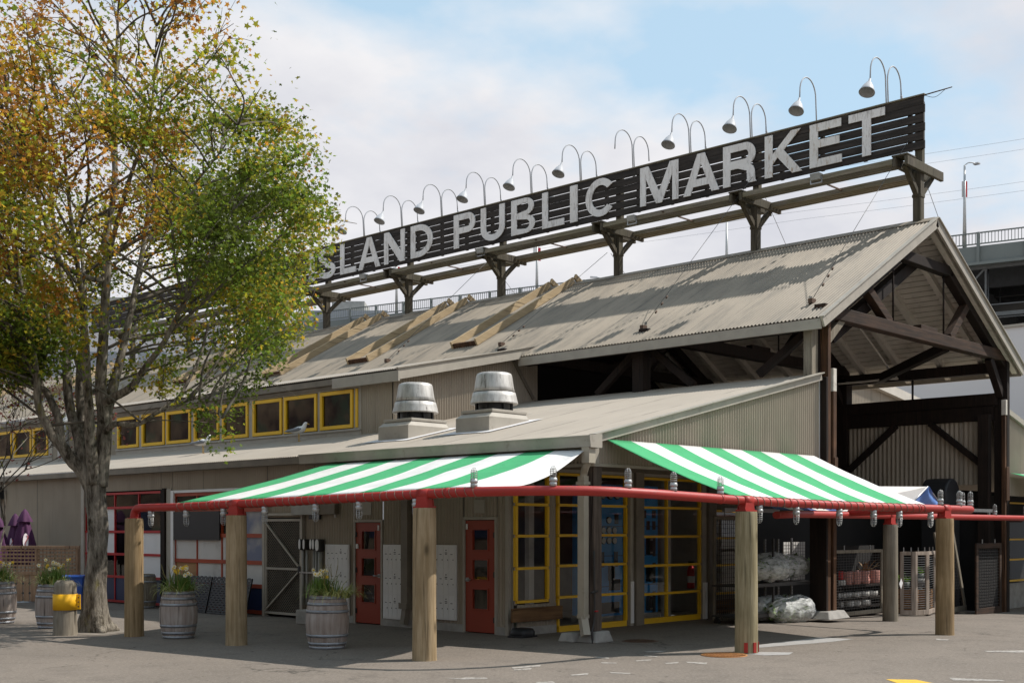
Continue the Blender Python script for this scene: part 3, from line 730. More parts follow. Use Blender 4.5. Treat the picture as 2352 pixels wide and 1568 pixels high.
part('door_frame', MT['white'], lambda m: (m.box((-.05, G2[1] - .1, 0), (.03, G2[1] + .02, 2.76)), m.box((-.04, G2[0] + .1, 2.70), (.03, G2[1] - .1, 2.76))))
part('door_frame', MT['trim'], lambda m: (m.box((-.04, G2[1] + .02, 0), (.05, G2[1] + .22, 2.80)), m.box((-.04, G2[0] - .06, 0), (.05, G2[0] + .05, 2.74))))
part('post', MT['post_dark'], lambda m: (m.box((-.08, G2[1] + .24, 0), (.08, G1[0] - .14, 2.82)), m.box((-.05, G1[0] - .12, 0), (.05, G1[0] - .02, 2.80))), .01)
m = MB(); m.cbox((-.16, 21.75, 2.85), (.16, .35, .28)); m.cbox((-.1, 21.75, 3.02), (.05, .06, .1)); m.build('wall_speaker', MT['black'], P)

# ---- recess glazing (plane Y = 1.8)
YG = 1.8
def xg(x, y=1300): return onY(x, y, YG).x
def zg(x, y): return onY(x, y, YG).z
def glazing(x0, x1, zrows, xsplit, name='glazed_screen', bot=.05, mats=None, fw=.056):
    m = MB(); zs_ = [bot] + zrows; xs_ = [x0] + xsplit + [x1]
    for i, z in enumerate(zs_):
        h = .11 if i == 0 and bot < .2 else .048
        m.box((x0, YG - .045, z - h/2), (x1, YG + .03, z + h/2))
    for a in range(len(zs_) - 1):
        for x in xs_:
            ww = fw if x in (x0, x1) else .045
            m.box((x - ww/2, YG - .04, zs_[a] + (.055 if a == 0 and bot < .2 else .0275)), (x + ww/2, YG + .025, zs_[a+1] - .0275))
    s_ = m.build(name, MT['yellow'], P)
    for i in range(len(xs_) - 1):
        for j in range(len(zs_) - 1):
            m = MB(); m.box((xs_[i] + .02, YG, zs_[j] + .027), (xs_[i+1] - .02, YG + .008, zs_[j+1] - .027)); m.build('pane', MT['glass'], s_)
X_W0, X_W1 = xg(1180), xg(1256)
zr0 = sorted(zg(1250, y) for y in (1303, 1230, 1159, 1092))
glazing(X_W0 + .04, X_W1, zr0, [], 'window', zg(1250, 1378))
m = MB(); m.corr((.06, YG, 0), (1, 0, 0), 1.06, (0, -1, 0), .14, zg(1250, 1378) - .05); m.build('wall', MT['corr'], P)
m = MB(); m.corr((.06, YG, 0), (1, 0, 0), X_W0 - .04, (0, -1, 0), zg(1250, 1378) - .05, 2.92); m.build('wall', MT['corr'], P)
m = MB(); m.corr((X_W1 + .05, YG, 0), (1, 0, 0), 1.12 - X_W1 - .05, (0, -1, 0), zg(1250, 1378) - .05, 2.92); m.build('wall', MT['corr'], P)
part('wall_base', MT['concrete'], lambda m: m.box((-.03, YG - .04, -.05), (1.08, YG + .04, .14)))
part('bumper_board', MT['plank'], lambda m: m.box((-.15, YG - .12, zg(1220, 1424)), (xg(1281, 1400), YG - .07, zg(1220, 1393))), .006)
zr1 = sorted(zg(1300, y) for y in (1370, 1298.3, 1228.9, 1159.6, 1089))
glazing(1.14, 3.13, zr1, [])
part('column_cladding', MT['trim'], lambda m: (m.box((3.17, YG - .10, 0), (3.27, YG + .05, 2.95)),))
part('column_cladding', MT['trim_dark'], lambda m: m.box((3.28, YG - .16, 0), (3.53, YG + .05, 2.95)))
part('corner_guard', MT['white'], lambda m: (m.box((3.165, YG - .12, .05), (3.26, YG - .102, .85)), m.box((5.66, YG - .12, .0), (5.75, YG - .062, .75))))
zr2 = sorted(zg(1530, y) for y in (1361, 1297, 1231.5, 1166, 1101))
glazing(3.57, 5.61, zr2, [xg(1529.6)])
part('column_cladding', MT['trim'], lambda m: m.box((5.65, YG - .06, -.1), (5.80, YG + .05, 2.95)))
part('column_cladding', MT['trim_dark'], lambda m: (m.box((5.81, YG - .12, -.1), (6.08, YG + .05, 2.95))))
zr3 = sorted(zg(1650, y) for y in (1297, 1235, 1173, 1101))
glazing(6.12, 7.25, zr3, [], 'window', zg(1650, 1362))
m = MB(); m.corr((6.08, YG, 0), (1, 0, 0), 1.25, (0, -1, 0), -.1, zg(1650, 1362) - .04); m.build('wall', MT['corr'], P)
part('bumper_board', MT['plank'], lambda m: m.box((5.95, YG - .12, zg(1650, 1405)), (7.2, YG - .07, zg(1650, 1375))), .006)
part('wall', MT['trim'], lambda m: m.box((1.1, YG - .02, zr1[-1] + .03), (7.3, YG + .06, 2.94)))
# switch room behind the glazing
part('wall', MT['trim_dark'], lambda m: m.box((.1, 5.2, 0), (7.3, 5.25, 3.2)))
part('wall', MT['white_blind'], lambda m: (m.box((.08, YG + .1, 0), (.1, 5.2, 3.1)), m.box((7.28, YG + .1, 0), (7.3, 5.2, 3.1)), m.box((.1, YG + .1, 3.1), (7.3, 5.2, 3.15))))
part('floor', MT['dark_floor'], lambda m: m.box((.1, YG + .05, -.1), (7.3, 5.2, .01)))
part('wall', MT['white_blind'], lambda m: m.box((5.42, 2.5, 0), (5.60, 2.62, 2.9)))
part('wall', MT['white_blind'], lambda m: m.box((.88, 2.25, 0), (1.02, 2.35, 2.9)))

# ---- heavy timber frame of the open bay
part('column', MT['post_dark'], lambda m: (m.box((7.34, -.17, .14), (7.42, .22, 5.0)), m.box((7.34, .02, 5.0), (7.46, .22, 6.3))), .012)  # dark slab paints the shaded left face of the column
part('column', MT['post_timber'], lambda m: (m.box((7.425, -.16, .14), (7.545, .2, 6.2)), m.box((7.60, -.19, .14), (7.735, .2, 4.72)), m.box((7.62, -.21, 2.9), (7.76, -.192, 3.35))), .014)
part('column_cap', MT['soffit'], lambda m: m.box((7.60, -.19, 4.722), (7.735, .2, 5.2)), .006)
part('footing', MT['concrete'], lambda m: stone(m, (7.55, -.02), .46, .36, .16), .02)
part('post', MT['pole_grey'], lambda m: (m.box((7.05, .0, 5.0), (7.3, .2, 6.0)),), .01)
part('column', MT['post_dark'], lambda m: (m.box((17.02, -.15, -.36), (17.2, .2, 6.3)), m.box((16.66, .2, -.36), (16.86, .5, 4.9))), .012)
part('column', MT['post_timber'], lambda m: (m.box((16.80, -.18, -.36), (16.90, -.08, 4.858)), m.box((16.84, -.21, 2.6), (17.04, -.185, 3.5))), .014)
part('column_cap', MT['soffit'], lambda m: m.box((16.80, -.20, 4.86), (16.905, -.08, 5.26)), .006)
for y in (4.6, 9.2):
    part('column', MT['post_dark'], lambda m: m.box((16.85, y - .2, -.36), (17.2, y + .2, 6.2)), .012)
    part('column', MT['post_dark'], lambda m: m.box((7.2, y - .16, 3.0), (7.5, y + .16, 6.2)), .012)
def truss(Y):
    tm = MT['post_dark']; near = Y < 1  # members use the timber colour darkened for roof shade
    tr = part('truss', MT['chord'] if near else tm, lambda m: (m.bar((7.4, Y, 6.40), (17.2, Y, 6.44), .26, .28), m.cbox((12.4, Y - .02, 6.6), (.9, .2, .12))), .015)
    def mem(nm, a, b, w_=.22, h_=.24, mt=tm): part(nm, mt, lambda m: m.bar((a[0], Y, a[1]), (b[0], Y, b[1]), w_, h_), .012, tr)
    mem('straining_beam', (10.8, 8.16), (13.75, 8.16))
    mem('principal_rafter', (13.65, 8.12), (17.1, 6.24)); mem('principal_rafter', (10.9, 8.04), (7.55, 6.20))
    mem('strut', (9.40, 7.15), (10.50, 6.52), .2, .2, MT['chord'] if near else tm); mem('strut', (14.75, 7.5), (13.7, 6.55), .2, .2, MT['chord'] if near else tm)
    for x in (10.75, 13.45): part('tie_rod', tm, lambda m: m.tube([(x, Y, 6.5), (x, Y, 8.2)], .022, 6), 0, tr)
    part('knee_brace', MT['pole_grey'] if near else tm, lambda m: m.bar((7.55, Y, 5.72), (8.3, Y, 6.32), .16, .18), .01, tr)
    part('knee_brace', tm, lambda m: m.bar((17.0, Y, 5.4), (16.2, Y, 6.3), .18, .2), .01, tr)
for y in (0.02, 4.6, 9.2): truss(y)
part('eave_plate', MT['post_dark'], lambda m: (m.box((16.85, .2, 6.0), (17.1, 11, 6.28)), m.box((7.3, .2, 6.0), (7.52, 8.3, 6.25))))
# cross bracing from the chord down to the eave plate
part('brace', MT['post_dark'], lambda m: (m.bar((13.9, .17, 6.36), (16.85, 3.4, 6.1), .2, .22), m.bar((7.45, .25, 6.05), (7.45, 1.5, 5.2), .14, .16), m.bar((7.45, 4.4, 6.05), (7.45, 3.2, 5.1), .14, .16), m.bar((7.45, 4.8, 6.05), (7.45, 6.0, 5.1), .14, .16), m.bar((12.35, .28, 8.22), (8.25, .28, 5.95), .22, .26)))
part('sprinkler_pipe', MT['soffit'], lambda m: m.tube(catmull([(16.6, 6, 6.05), (16.6, 3.0, 6.05), (16.55, 2.9, 6.25), (13.6, 2.9, 7.85)], 3), .03, 6))
# right hand side wall of the bay, seen from inside
m = MB(); m.corr((16.98, .45, 0), (0, 1, 0), 4.0, (-1, 0, 0), 3.05, 4.75, pitch=.13, amp=.02); m.build('wall', MT['corr'], P)
part('beam', MT['post_dark'], lambda m: (m.box((16.86, .1, 5.14), (17.08, 9.2, 5.46)), m.box((16.90, .2, 4.75), (17.12, 9.2, 5.135))), .01)
part('knee_brace', MT['post_dark'], lambda m: (m.bar((16.88, 4.4, 3.5), (16.88, 2.9, 4.75), .14, .2, up=(1, 0, 0)), m.bar((16.88, .5, 3.6), (16.88, 1.9, 4.75), .14, .2, up=(1, 0, 0))), .01)
part('hanger_rod', MT['wire'], lambda m: m.tube([(16.97, 2.45, 5.4), (16.97, 2.45, 6.05)], .03, 6))
m = MB(); m.corr((17.0, 8.8, 0), (0, 1, 0), 40, (-1, 0, 0), 3.0, 6.1, pitch=.13, amp=.02, seg=4); m.build('wall', MT['corr'], P)
part('wall', MT['dark_int'], lambda m: (m.prism([(7.0, 11, -.4), (17.6, 11, -.4), (17.6, 11, 6.0), (XR, 11, 8.95), (7.0, 11, 6.0)], (0, .1, 0)), m.box((7.31, 1.9, 0), (7.34, 11, 3.9)), m.box((7.4, 3.2, -.3), (16.9, 3.25, 3.0)), m.box((16.9, .6, -.4), (16.95, 3.2, 2.4)), m.box((7.4, 3.2, 3.0), (16.8, 11, 3.05))))  # near-black planes paint the gloom deep inside the bay
part('door_track', MT['steel'], lambda m: (m.box((7.8, .30, 2.26), (14.2, .36, 2.34)), m.box((5.2, .9, 2.2), (7.3, .96, 2.28)), m.box((11.6, -.42, 2.28), (15.4, -.36, 2.36)), m.cbox((15.2, -.39, 2.2), (.1, .04, .24))))
m = MB(); m.prism([(15.6 + .45 - .45 * math.cos(a), .9, 2.75 + .45 * math.sin(a)) for a in [PI * i / 14 for i in range(15)]] + [(16.5, .9, -.35), (15.6, .9, -.35)], (0, .7, 0)); m.build('duct', MT['black'], P, .04)
# right lean-to
m = MB(); m.corr((17.24, 0, 0), (1, 0, 0), 9, (0, -1, 0), 2.75, lambda t: 5.0 - .2275 * t); m.build('wall', MT['corr'], P)
part('rake_board', MT['trim'], lambda m: m.bar((17.24, -.06, 5.0), (26.2, -.06, 5.0 - .2275 * 9), .08, .14))
m = MB(); m.corr((17.1, -.1, 5.06), (0, 1, 0), 30, (.222, 0, .975), 0, 9.2, updir=(.975, 0, -.222)); m.build('roof', MT['roof_low'], P)
YG_ = YG; YG = .7
zq = [onY(2330, y, .7).z for y in (1284, 1238, 1190, 1155)]
glazing(19.2, 22.4, zq, [], 'window', onY(2330, 1332, .7).z)
YG = YG_
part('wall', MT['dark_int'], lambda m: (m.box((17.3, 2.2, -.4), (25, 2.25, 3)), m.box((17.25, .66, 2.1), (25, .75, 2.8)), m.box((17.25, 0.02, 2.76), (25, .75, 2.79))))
part('wall', MT['concrete'], lambda m: m.box((17.3, .68, -.45), (25, .80, onY(2330, 1338, .7).z)))

# ---- anchors of the guy wires and small roof bits
for p in ((1478, 757), (1865, 697), (1152, 795), (890, 832)):
    q = onpl(*p, XE, ZE, (ZR-ZE)/(XR-XE))
    part('wire_anchor', MT['rust_dark'], lambda m: m.cbox((q.x, q.y, q.z + .05), (.16, .1, .1)))
# ================================================================== roof sign
XS, SZ0, SZ1, SY0, SY1 = XR, 10.86, 12.13, -.02, 40.0
sign = thing('roof_sign', 'long charcoal plank sign on the roof ridge reading ISLAND PUBLIC MARKET in white letters', 'sign', (XS, 0, ZR))
OFF = (XS, 0, ZR)
def spart(name, mt, fn, bevel=0, parent=None):
    m = MB(); fn(m); return m.build(name, mt, parent or sign, bevel, OFF)
npl = 6; ph = (SZ1 - SZ0) / npl
for i in range(npl):
    z0 = SZ0 + i * ph
    ya = SY0 + (0.0 if i % 2 else -.03)
    cuts = [ya, 6.3 + (i % 3) * 1.1, 13.1 + (i % 2) * 1.7, 20.6 - (i % 3), 28, SY1]
    for a, b in zip(cuts, cuts[1:]):
        dz = random.uniform(-.008, .008)
        spart('plank', MT['sign_board'], lambda m: m.box((XS - .05, a + .004, z0 + .009 + dz), (XS - .012, b - .004, z0 + ph - .012 + dz)), .004)
spart('cap', MT['platform'], lambda m: m.box((XS - .07, SY0 - .02, SZ1 + .0), (XS + .05, SY1, SZ1 + .03)))
for i in range(34):
    y = .35 + i * 1.16
    spart('stud', MT['sign_board'], lambda m: m.box((XS - .01, y - .045, SZ0 + .02), (XS + .08, y + .045, SZ1 - .01)))
spart('end_batten', MT['sign_board'], lambda m: m.box((XS - .012, SY0 + .02, SZ0), (XS + .03, SY0 + .12, SZ1 - .01)))
PY = [.13, 4.6, 9.18, 13.85, 18.2, 22.66, 27.2, 31.8, 36.4]
for y in PY:
    spart('post', MT['bracket_wood'], lambda m: (m.box((XS - .10, y - .10, ZR - .15), (XS + .10, y + .10, 10.35)), m.box((XS - .005, y - .09, 10.35), (XS + .16, y + .09, SZ1 - .1)), m.box((XS - .115, y - .115, 9.72), (XS + .115, y + .115, 9.80))), .012)
    spart('cross_arm', MT['bracket_wood'], lambda m: (m.box((XS - .98, y - .19, 10.28), (XS + .98, y - .105, 10.50)), m.box((XS - .98, y + .105, 10.28), (XS + .98, y + .19, 10.50)), m.box((XS - 1.0, y - .2, 10.505), (XS - .55, y + .2, 10.545))), .012)
    spart('knee_brace', MT['bracket_wood'], lambda m: (m.bar((XS - .08, y, 9.78), (XS - .72, y, 10.36), .12, .12), m.bar((XS + .08, y, 9.78), (XS + .72, y, 10.36), .12, .12)), .008)
for a, b in zip(PY, PY[1:]):
    for sx_ in (-1, 1):
        for j in range(4):
            x = XS + sx_ * (.46 + j * .155)
            spart('walkway_board', MT['platform'], lambda m: m.box((x - .03, a + .2, 10.36 + random.uniform(-.008, .008)), (x + .03, b - .2, 10.48)), .004)
    mid = (a + b) / 2
    spart('walkway_rod', MT['rust_dark'], lambda m: m.bar((XS - 1.0, mid, 10.42), (XS + 1.0, mid, 10.42), .04, .03))
# letters
def arc(cx, cy, rx, ry, a0, a1, n=14):
    return [(cx + rx * math.cos(R(a0 + (a1 - a0) * i / n)), cy + ry * math.sin(R(a0 + (a1 - a0) * i / n))) for i in range(n + 1)]
def glyph(ch, w, h, s):
    t = s * .86
    if ch == 'I': return [[(0,0),(w,0),(w,h),(0,h)]]
    if ch == 'L': return [[(0,0),(w,0),(w,t),(s,t),(s,h),(0,h)]]
    if ch == 'T': return [[(w/2-s/2,0),(w/2+s/2,0),(w/2+s/2,h-t),(w,h-t),(w,h),(0,h),(0,h-t),(w/2-s/2,h-t)]]
    if ch == 'E':
        m_ = h * .53
        return [[(0,0),(w,0),(w,t),(s,t),(s,m_-t/2),(w*.93,m_-t/2),(w*.93,m_+t/2),(s,m_+t/2),(s,h-t),(w*.98,h-t),(w*.98,h),(0,h)]]
    if ch == 'N': return [[(0,0),(s*.92,0),(s*.92,h*.66),(w-s*1.08,0),(w,0),(w,h),(w-s*.92,h),(w-s*.92,h*.34),(s*1.08,h),(0,h)]]
    if ch == 'M': return [[(0,0),(s*.86,0),(s*.86,h*.70),(w/2-s*.42,0),(w/2+s*.42,0),(w-s*.86,h*.70),(w-s*.86,0),(w,0),(w,h),(w-s*1.25,h),(w/2,h*.30),(s*1.25,h),(0,h)]]
    if ch == 'K': return [[(0,0),(s,0),(s,h*.30),(s+.14*w,h*.44),(w-s*1.25,0),(w,0),(s+.30*w,h*.585),(w*.96,h),(w*.96-s*1.2,h),(s,h*.53),(s,h),(0,h)]]
    if ch == 'A':
        a = s * 1.05; k = w/2 - a/2; e = s * 1.03
        xa, xb = e + .19 * k, e + .37 * k; f = (w/2 - e) / k
        return [[(0,0),(e,0),(xa,h*.19),(w-xa,h*.19),(w-e,0),(w,0),(w/2+a/2,h),(w/2-a/2,h)], [(xb,h*.37),(w/2,h*min(f,.86)),(w-xb,h*.37)]]
    if ch == 'D':
        r = w * .62
        return [[(0,0),(w-r,0)] + arc(w-r, h/2, r, h/2, -90, 90, 20) + [(0,h)], [(s,t),(s,h-t)] + arc(w-r, h/2, r-s, h/2-t, 90, -90, 20)]
    if ch in 'PR':
        b0 = h * .42; cy = (h + b0) / 2; ry = (h - b0) / 2; r = min(ry, w*.55)
        hole = [(s,b0+t),(s,h-t)] + arc(w-r, cy, r-s*.95, ry-t, 90, -90, 14)
        if ch == 'P': return [[(0,0),(s,0),(s,b0),(w-r,b0)] + arc(w-r, cy, r, ry, -90, 90, 16) + [(0,h)], hole]
        return [[(0,0),(s,0),(s,b0-.02*h),(w*.45,b0-.02*h)] + [(w-s*1.15,b0-.12*h),(w-s*1.12,h*.08),(w-s*.95,0),(w*1.02,0),(w*.985,h*.06),(w*.97,h*.28),(w*.93,h*.38),(w*.82,h*.455)] + arc(w-r, cy, r*.98, ry*.98, -62, 90, 14) + [(0,h)], hole]
    if ch == 'B':
        m_ = h * .51; r1 = w * .40; r2 = w * .36
        cy1, ry1 = m_/2, m_/2; cy2, ry2 = (h+m_)/2, (h-m_)/2
        tt = t * .9
        return [[(0,0),(w-r1,0)] + arc(w-r1, cy1, r1, ry1, -90, 78, 14) + arc(w*.95-r2, cy2, r2, ry2, -72, 90, 14) + [(0,h)],
                [(s,tt),(s,m_-tt*.45)] + arc(w-r1, cy1, r1-s*.95, ry1-tt*.75, 90, -90, 12), [(s,m_+tt*.5),(s,h-tt)] + arc(w*.95-r2, cy2, r2-s*.92, ry2-tt*.78, 90, -90, 12)]
    if ch == 'U':
        r = w / 2
        return [arc(w/2, r*.78, r, r*.78, 180, 360, 18) + [(w,h),(w-s,h)] + arc(w/2, r*.78, r-s, r*.78-t, 360, 180, 18) + [(s,h),(0,h)]]
    if ch == 'C':
        return [arc(w*.51, h/2, w*.51, h*.51, 38, 322, 26) + arc(w*.51, h/2, w*.51-s, h*.51-t, 318, 42, 24)]
    if ch == 'S':
        cl = arc(w/2, h*.745, w/2-s/2, h*.255-t/2, 12, 270, 16)[:-1] + arc(w/2, h*.255, w/2-s/2, h*.265-t/2, 90, -168, 16)
        L_, R_ = [], []
        for i, p in enumerate(cl):
            a, b = cl[max(i-1, 0)], cl[min(i+1, len(cl)-1)]
            d_ = Vector((b[0]-a[0], b[1]-a[1])).normalized(); n_ = Vector((-d_.y, d_.x)) * (s * .47)
            L_.append((p[0]+n_.x, p[1]+n_.y)); R_.append((p[0]-n_.x, p[1]-n_.y))
        return [L_ + R_[::-1]]
def letter(ch, xa, xb, mt):
    ym = 400
    ya, yb = onX(xa, ym, XS).y, onX(xb, ym, XS).y
    w_ = ya - yb; h_ = 1.085; zb = 10.975
    cu = bpy.data.curves.new('letter', 'CURVE'); cu.dimensions = '2D'; cu.fill_mode = 'BOTH'; cu.extrude = .013; cu.bevel_depth = .003
    for poly in glyph(ch, w_, h_, min(.225, w_ * .62 if ch != 'I' else 9)):
        sp = cu.splines.new('POLY'); sp.points.add(len(poly) - 1); sp.use_cyclic_u = True
        for p, q in zip(sp.points, poly): p.co = (q[0], q[1], 0, 1)
    tmp = bpy.data.objects.new('tmp', cu); COL.objects.link(tmp)
    dg = bpy.context.evaluated_depsgraph_get()
    me = bpy.data.meshes.new_from_object(tmp.evaluated_get(dg))
    bpy.data.objects.remove(tmp); bpy.data.curves.remove(cu)
    me.name = 'letter'
    # letter x -> -Y, letter y -> Z, letter z -> -X
    me.transform(Matrix(((0, 0, -1, -.082), (-1, 0, 0, ya), (0, 1, 0, zb - ZR), (0, 0, 0, 1))))
    for p in me.polygons: p.use_smooth = False
    me.materials.clear(); me.materials.append(MT[mt])
    o = bpy.data.objects.new('letter', me); COL.objects.link(o); o.parent = sign
    return o
for ch, xa, xb, mt in (('I',714,727,0),('S',736,775,0),('L',786,822,0),('A',827.5,877.5,0),('N',887,934,0),('D',948,998,0),('P',1047,1095.6,0),('U',1109,1163.4,0),('B',1179,1233,0),('L',1250,1300,0),
                       ('I',1314,1330.6,0),('C',1349.7,1416.8,0),('M',1475,1562,0),('A',1574,1655.6,0),('R',1665.4,1739.4,0),('K',1761,1846,1),('E',1864,1937,1),('T',1953.4,2036,0)):
    letter(ch, xa, xb, 'letter_rust' if mt else 'letter')
# goosenecks
def gooseneck(label, y, front=True, rear=True, shade=True, group='gooseneck lamps along the top of the sign'):
    t = thing('gooseneck_lamp', label, 'sign lamp', (XS, y, SZ1 + .03), 0, group)
    def arm(sg, reach, hgt, dy):
        pts = [(0, dy, -.35), (0, dy, hgt - .42)] + [(sg * reach/2 * (1 - math.cos(a)), dy, hgt - .42 + .42 * math.sin(a)) for a in [PI * i / 14 for i in range(1, 14)]] + [(sg * reach, dy, hgt - .42), (sg * reach * 1.02, dy, hgt - .62)]
        m = MB(); m.tube([Vector((p[0] + (.06 if p[2] < 0 else .06 * max(0, 1 - p[2] / .3)), p[1], p[2])) for p in pts], .017, 7); m.build('arm', MT['lamp_metal'], t)
        return Vector((sg * reach * 1.02, dy, hgt - .60))
    def shd(p, sg):
        m = MB(); prof = [(.02, 0), (.035, -.02), (.042, -.12), (.085, -.15), (.11, -.20), (.125, -.225), (.14, -.235), (.215, -.40), (.235, -.45), (.232, -.452), (.13, -.24), (.04, -.15)]
        m.lathe(prof, (0, 0, 0), 24)
        o = m.build('lamp_shade', MT['lamp_metal'], t); o.location = p; o.scale = (.82, .82, .92); o.rotation_euler = (0, R(-24 * sg), 0)
    if front:
        p = arm(-1, .78, 1.0, .0)
        if shade: shd(p, -1)
    if rear:
        p = arm(1, .72, .98, -.05)
        if shade: shd(p, 1)
    return t
gl = [(833.8,'gooseneck lamp above the sign, half hidden by the tree leaves',1,1,1),(920.6,'gooseneck lamp on the sign above the A of ISLAND',1,1,1),(1012,'gooseneck lamp on the sign above the D of ISLAND',1,1,1),(1111,'gooseneck lamp on the sign above the P of PUBLIC',1,1,1),
      (1218,'gooseneck lamp on the sign above the B of PUBLIC',1,1,1),(1331,'gooseneck lamp on the sign above the second I of PUBLIC',1,1,1),(1452,'bare gooseneck arm without a shade above the gap before MARKET',1,1,0),
      (1582,'gooseneck lamp on the sign above the first A of MARKET',1,1,1),(1722,'gooseneck lamp on the sign above the R of MARKET',1,1,1),(1873.6,'gooseneck lamp on the sign above the K of MARKET, its rear arm missing',1,0,1),(2034,'gooseneck lamp on the sign above the T at its right end',1,1,1)]
for x, lb, f, r_, s_ in gl: gooseneck(lb, onX(x, 350, XS).y, f, r_, s_)
t = thing('roof_antenna', 'thin bare metal rod sticking out from the top right end of the sign', 'antenna', (XS - .05, 0, SZ1 + .02))
p0 = onX(2122, 219, XS); p1 = at(2187, 200, 28.4)
m = MB(); m.tube([p0, p1], [.016, .012], 6); m.bar(p0 + Vector((0, .3, -.06)), p0, .05, .05); m.build('rod', MT['rust_dark'], t, 0, t.location)
m = MB(); m.tube(catmull([p0 + (p1 - p0) * .78, p0 + (p1 - p0) * .4 - Vector((0, 0, .12)), p0], 5), .006, 5); m.build('cable', MT['wire'], t, 0, t.location)
for (px, py), lb in (((1875, 408), 'small grey floodlight on the walkway below the E of MARKET'), ((1452, 503), 'small grey floodlight on the walkway below the gap before MARKET'), ((1105, 577), 'small grey floodlight on the walkway below the P of PUBLIC'), ((835, 636), 'small grey floodlight on the walkway below the first letters')):
    q = onX(px, py, XS - .95)
    t = thing('floodlight', lb, 'floodlight', q, 0, 'floodlights on the sign walkway')
    m = MB(); m.prism([(-.07, -.13, -.07), (.07, -.13, -.07), (.10, -.13, .09), (-.10, -.13, .09)], (0, .26, 0)); m.build('housing', MT['grey_box'], t, .01)
    m = MB(); m.bar((.0, -.15, .0), (0, -.15, -.14), .03, .02); m.bar((0, .15, 0), (0, .15, -.14), .03, .02); m.box((-.03, -.16, -.15), (.03, .16, -.13)); m.build('bracket', MT['steel'], t)
# guy wires
S_ = (ZR - ZE) / (XR - XE)
for i, (a, q, lb) in enumerate((((2087,322),(1865,697),'guy wire from the sign end down to the roof beside the open gable'), ((1730,404),(1478,757),'guy wire from the R of MARKET down to the roof'), ((1395,690 - 110),(1152,795),'guy wire from the C of PUBLIC down between the plank boxes'), ((1120,660 - 60),(890,832),'guy wire from the P of PUBLIC down to the roof left'))):
    p = onX(*a, XS - .06); b = onpl(*q, XE, ZE, S_)
    t = thing('guy_wire', lb, 'guy wire', b, 0, 'guy wires bracing the sign')
    m = MB(); m.tube([p, b + Vector((0, 0, .08))], .007, 5); m.build('cable', MT['guy'], t, 0, b)
    m = MB()
    for f in (.80, .84, .89): m.tube([p.lerp(b, f), p.lerp(b, f + .012)], .022, 6)
    m.build('turnbuckle', MT['rust_dark'], t, 0, b)
    t = thing('guy_wire', lb.replace('down', 'over the ridge'), 'guy wire', (2*XR - b.x, b.y, b.z), 0, 'guy wires bracing the sign')
    m = MB(); m.tube([(XS + .1, p.y, p.z), (2*XR - b.x, b.y, b.z)], .007, 5); m.build('cable', MT['guy'], t, 0, t.location)

# ================================================================== pairs of fresh planks on the roof
sk = [((1040,802),(1258,652),'rightmost tan plank box lying up the roof slope'), ((800,838),(1020,706),'middle tan plank box lying up the roof slope'), ((606,868),(826,743),'tan plank box lying up the roof slope beside the tree leaves'), ((400,884),(640,775),'tan plank box on the roof behind the tree crown'), ((95,915),(420,805),'tan plank box on the roof behind the tree stems'), ((-60,935),(200,830),'leftmost tan plank box on the roof behind the tree')]
for a, b, lb in sk:
    p = onpl(*a, XE, ZE, S_); y1 = p.y; y0 = y1 - .95; x0 = p.x
    t = thing('roof_plank_box', lb, 'roof curb', (x0, y1, zroof(x0)), 0, 'tan plank boxes on the roof')
    o_ = t.location
    up = sl_n
    for y in (y0, y1):
        m = MB(); m.bar(Vector((x0, y, zroof(x0))) + up * .11, Vector((XR - .05, y, zroof(XR - .05))) + up * .11, .06, .20, up=up); m.build('side_plank', MT['tan_wood'], t, .006, o_)
        m = MB(); m.bar(Vector((XR - .05, y, ZR + .20)), Vector((XR + .35, y, ZR - .02)), .07, .16); m.build('end_block', MT['tan_wood'], t, .006, o_)
    m = MB(); m.bar(Vector((x0 + .04, y0 + .04, zroof(x0 + .04))) + up * .07, Vector((x0 + .04, y1 - .04, zroof(x0 + .04))) + up * .07, .06, .14, up=up); m.build('foot_plank', MT['post_timber'], t, 0, o_)

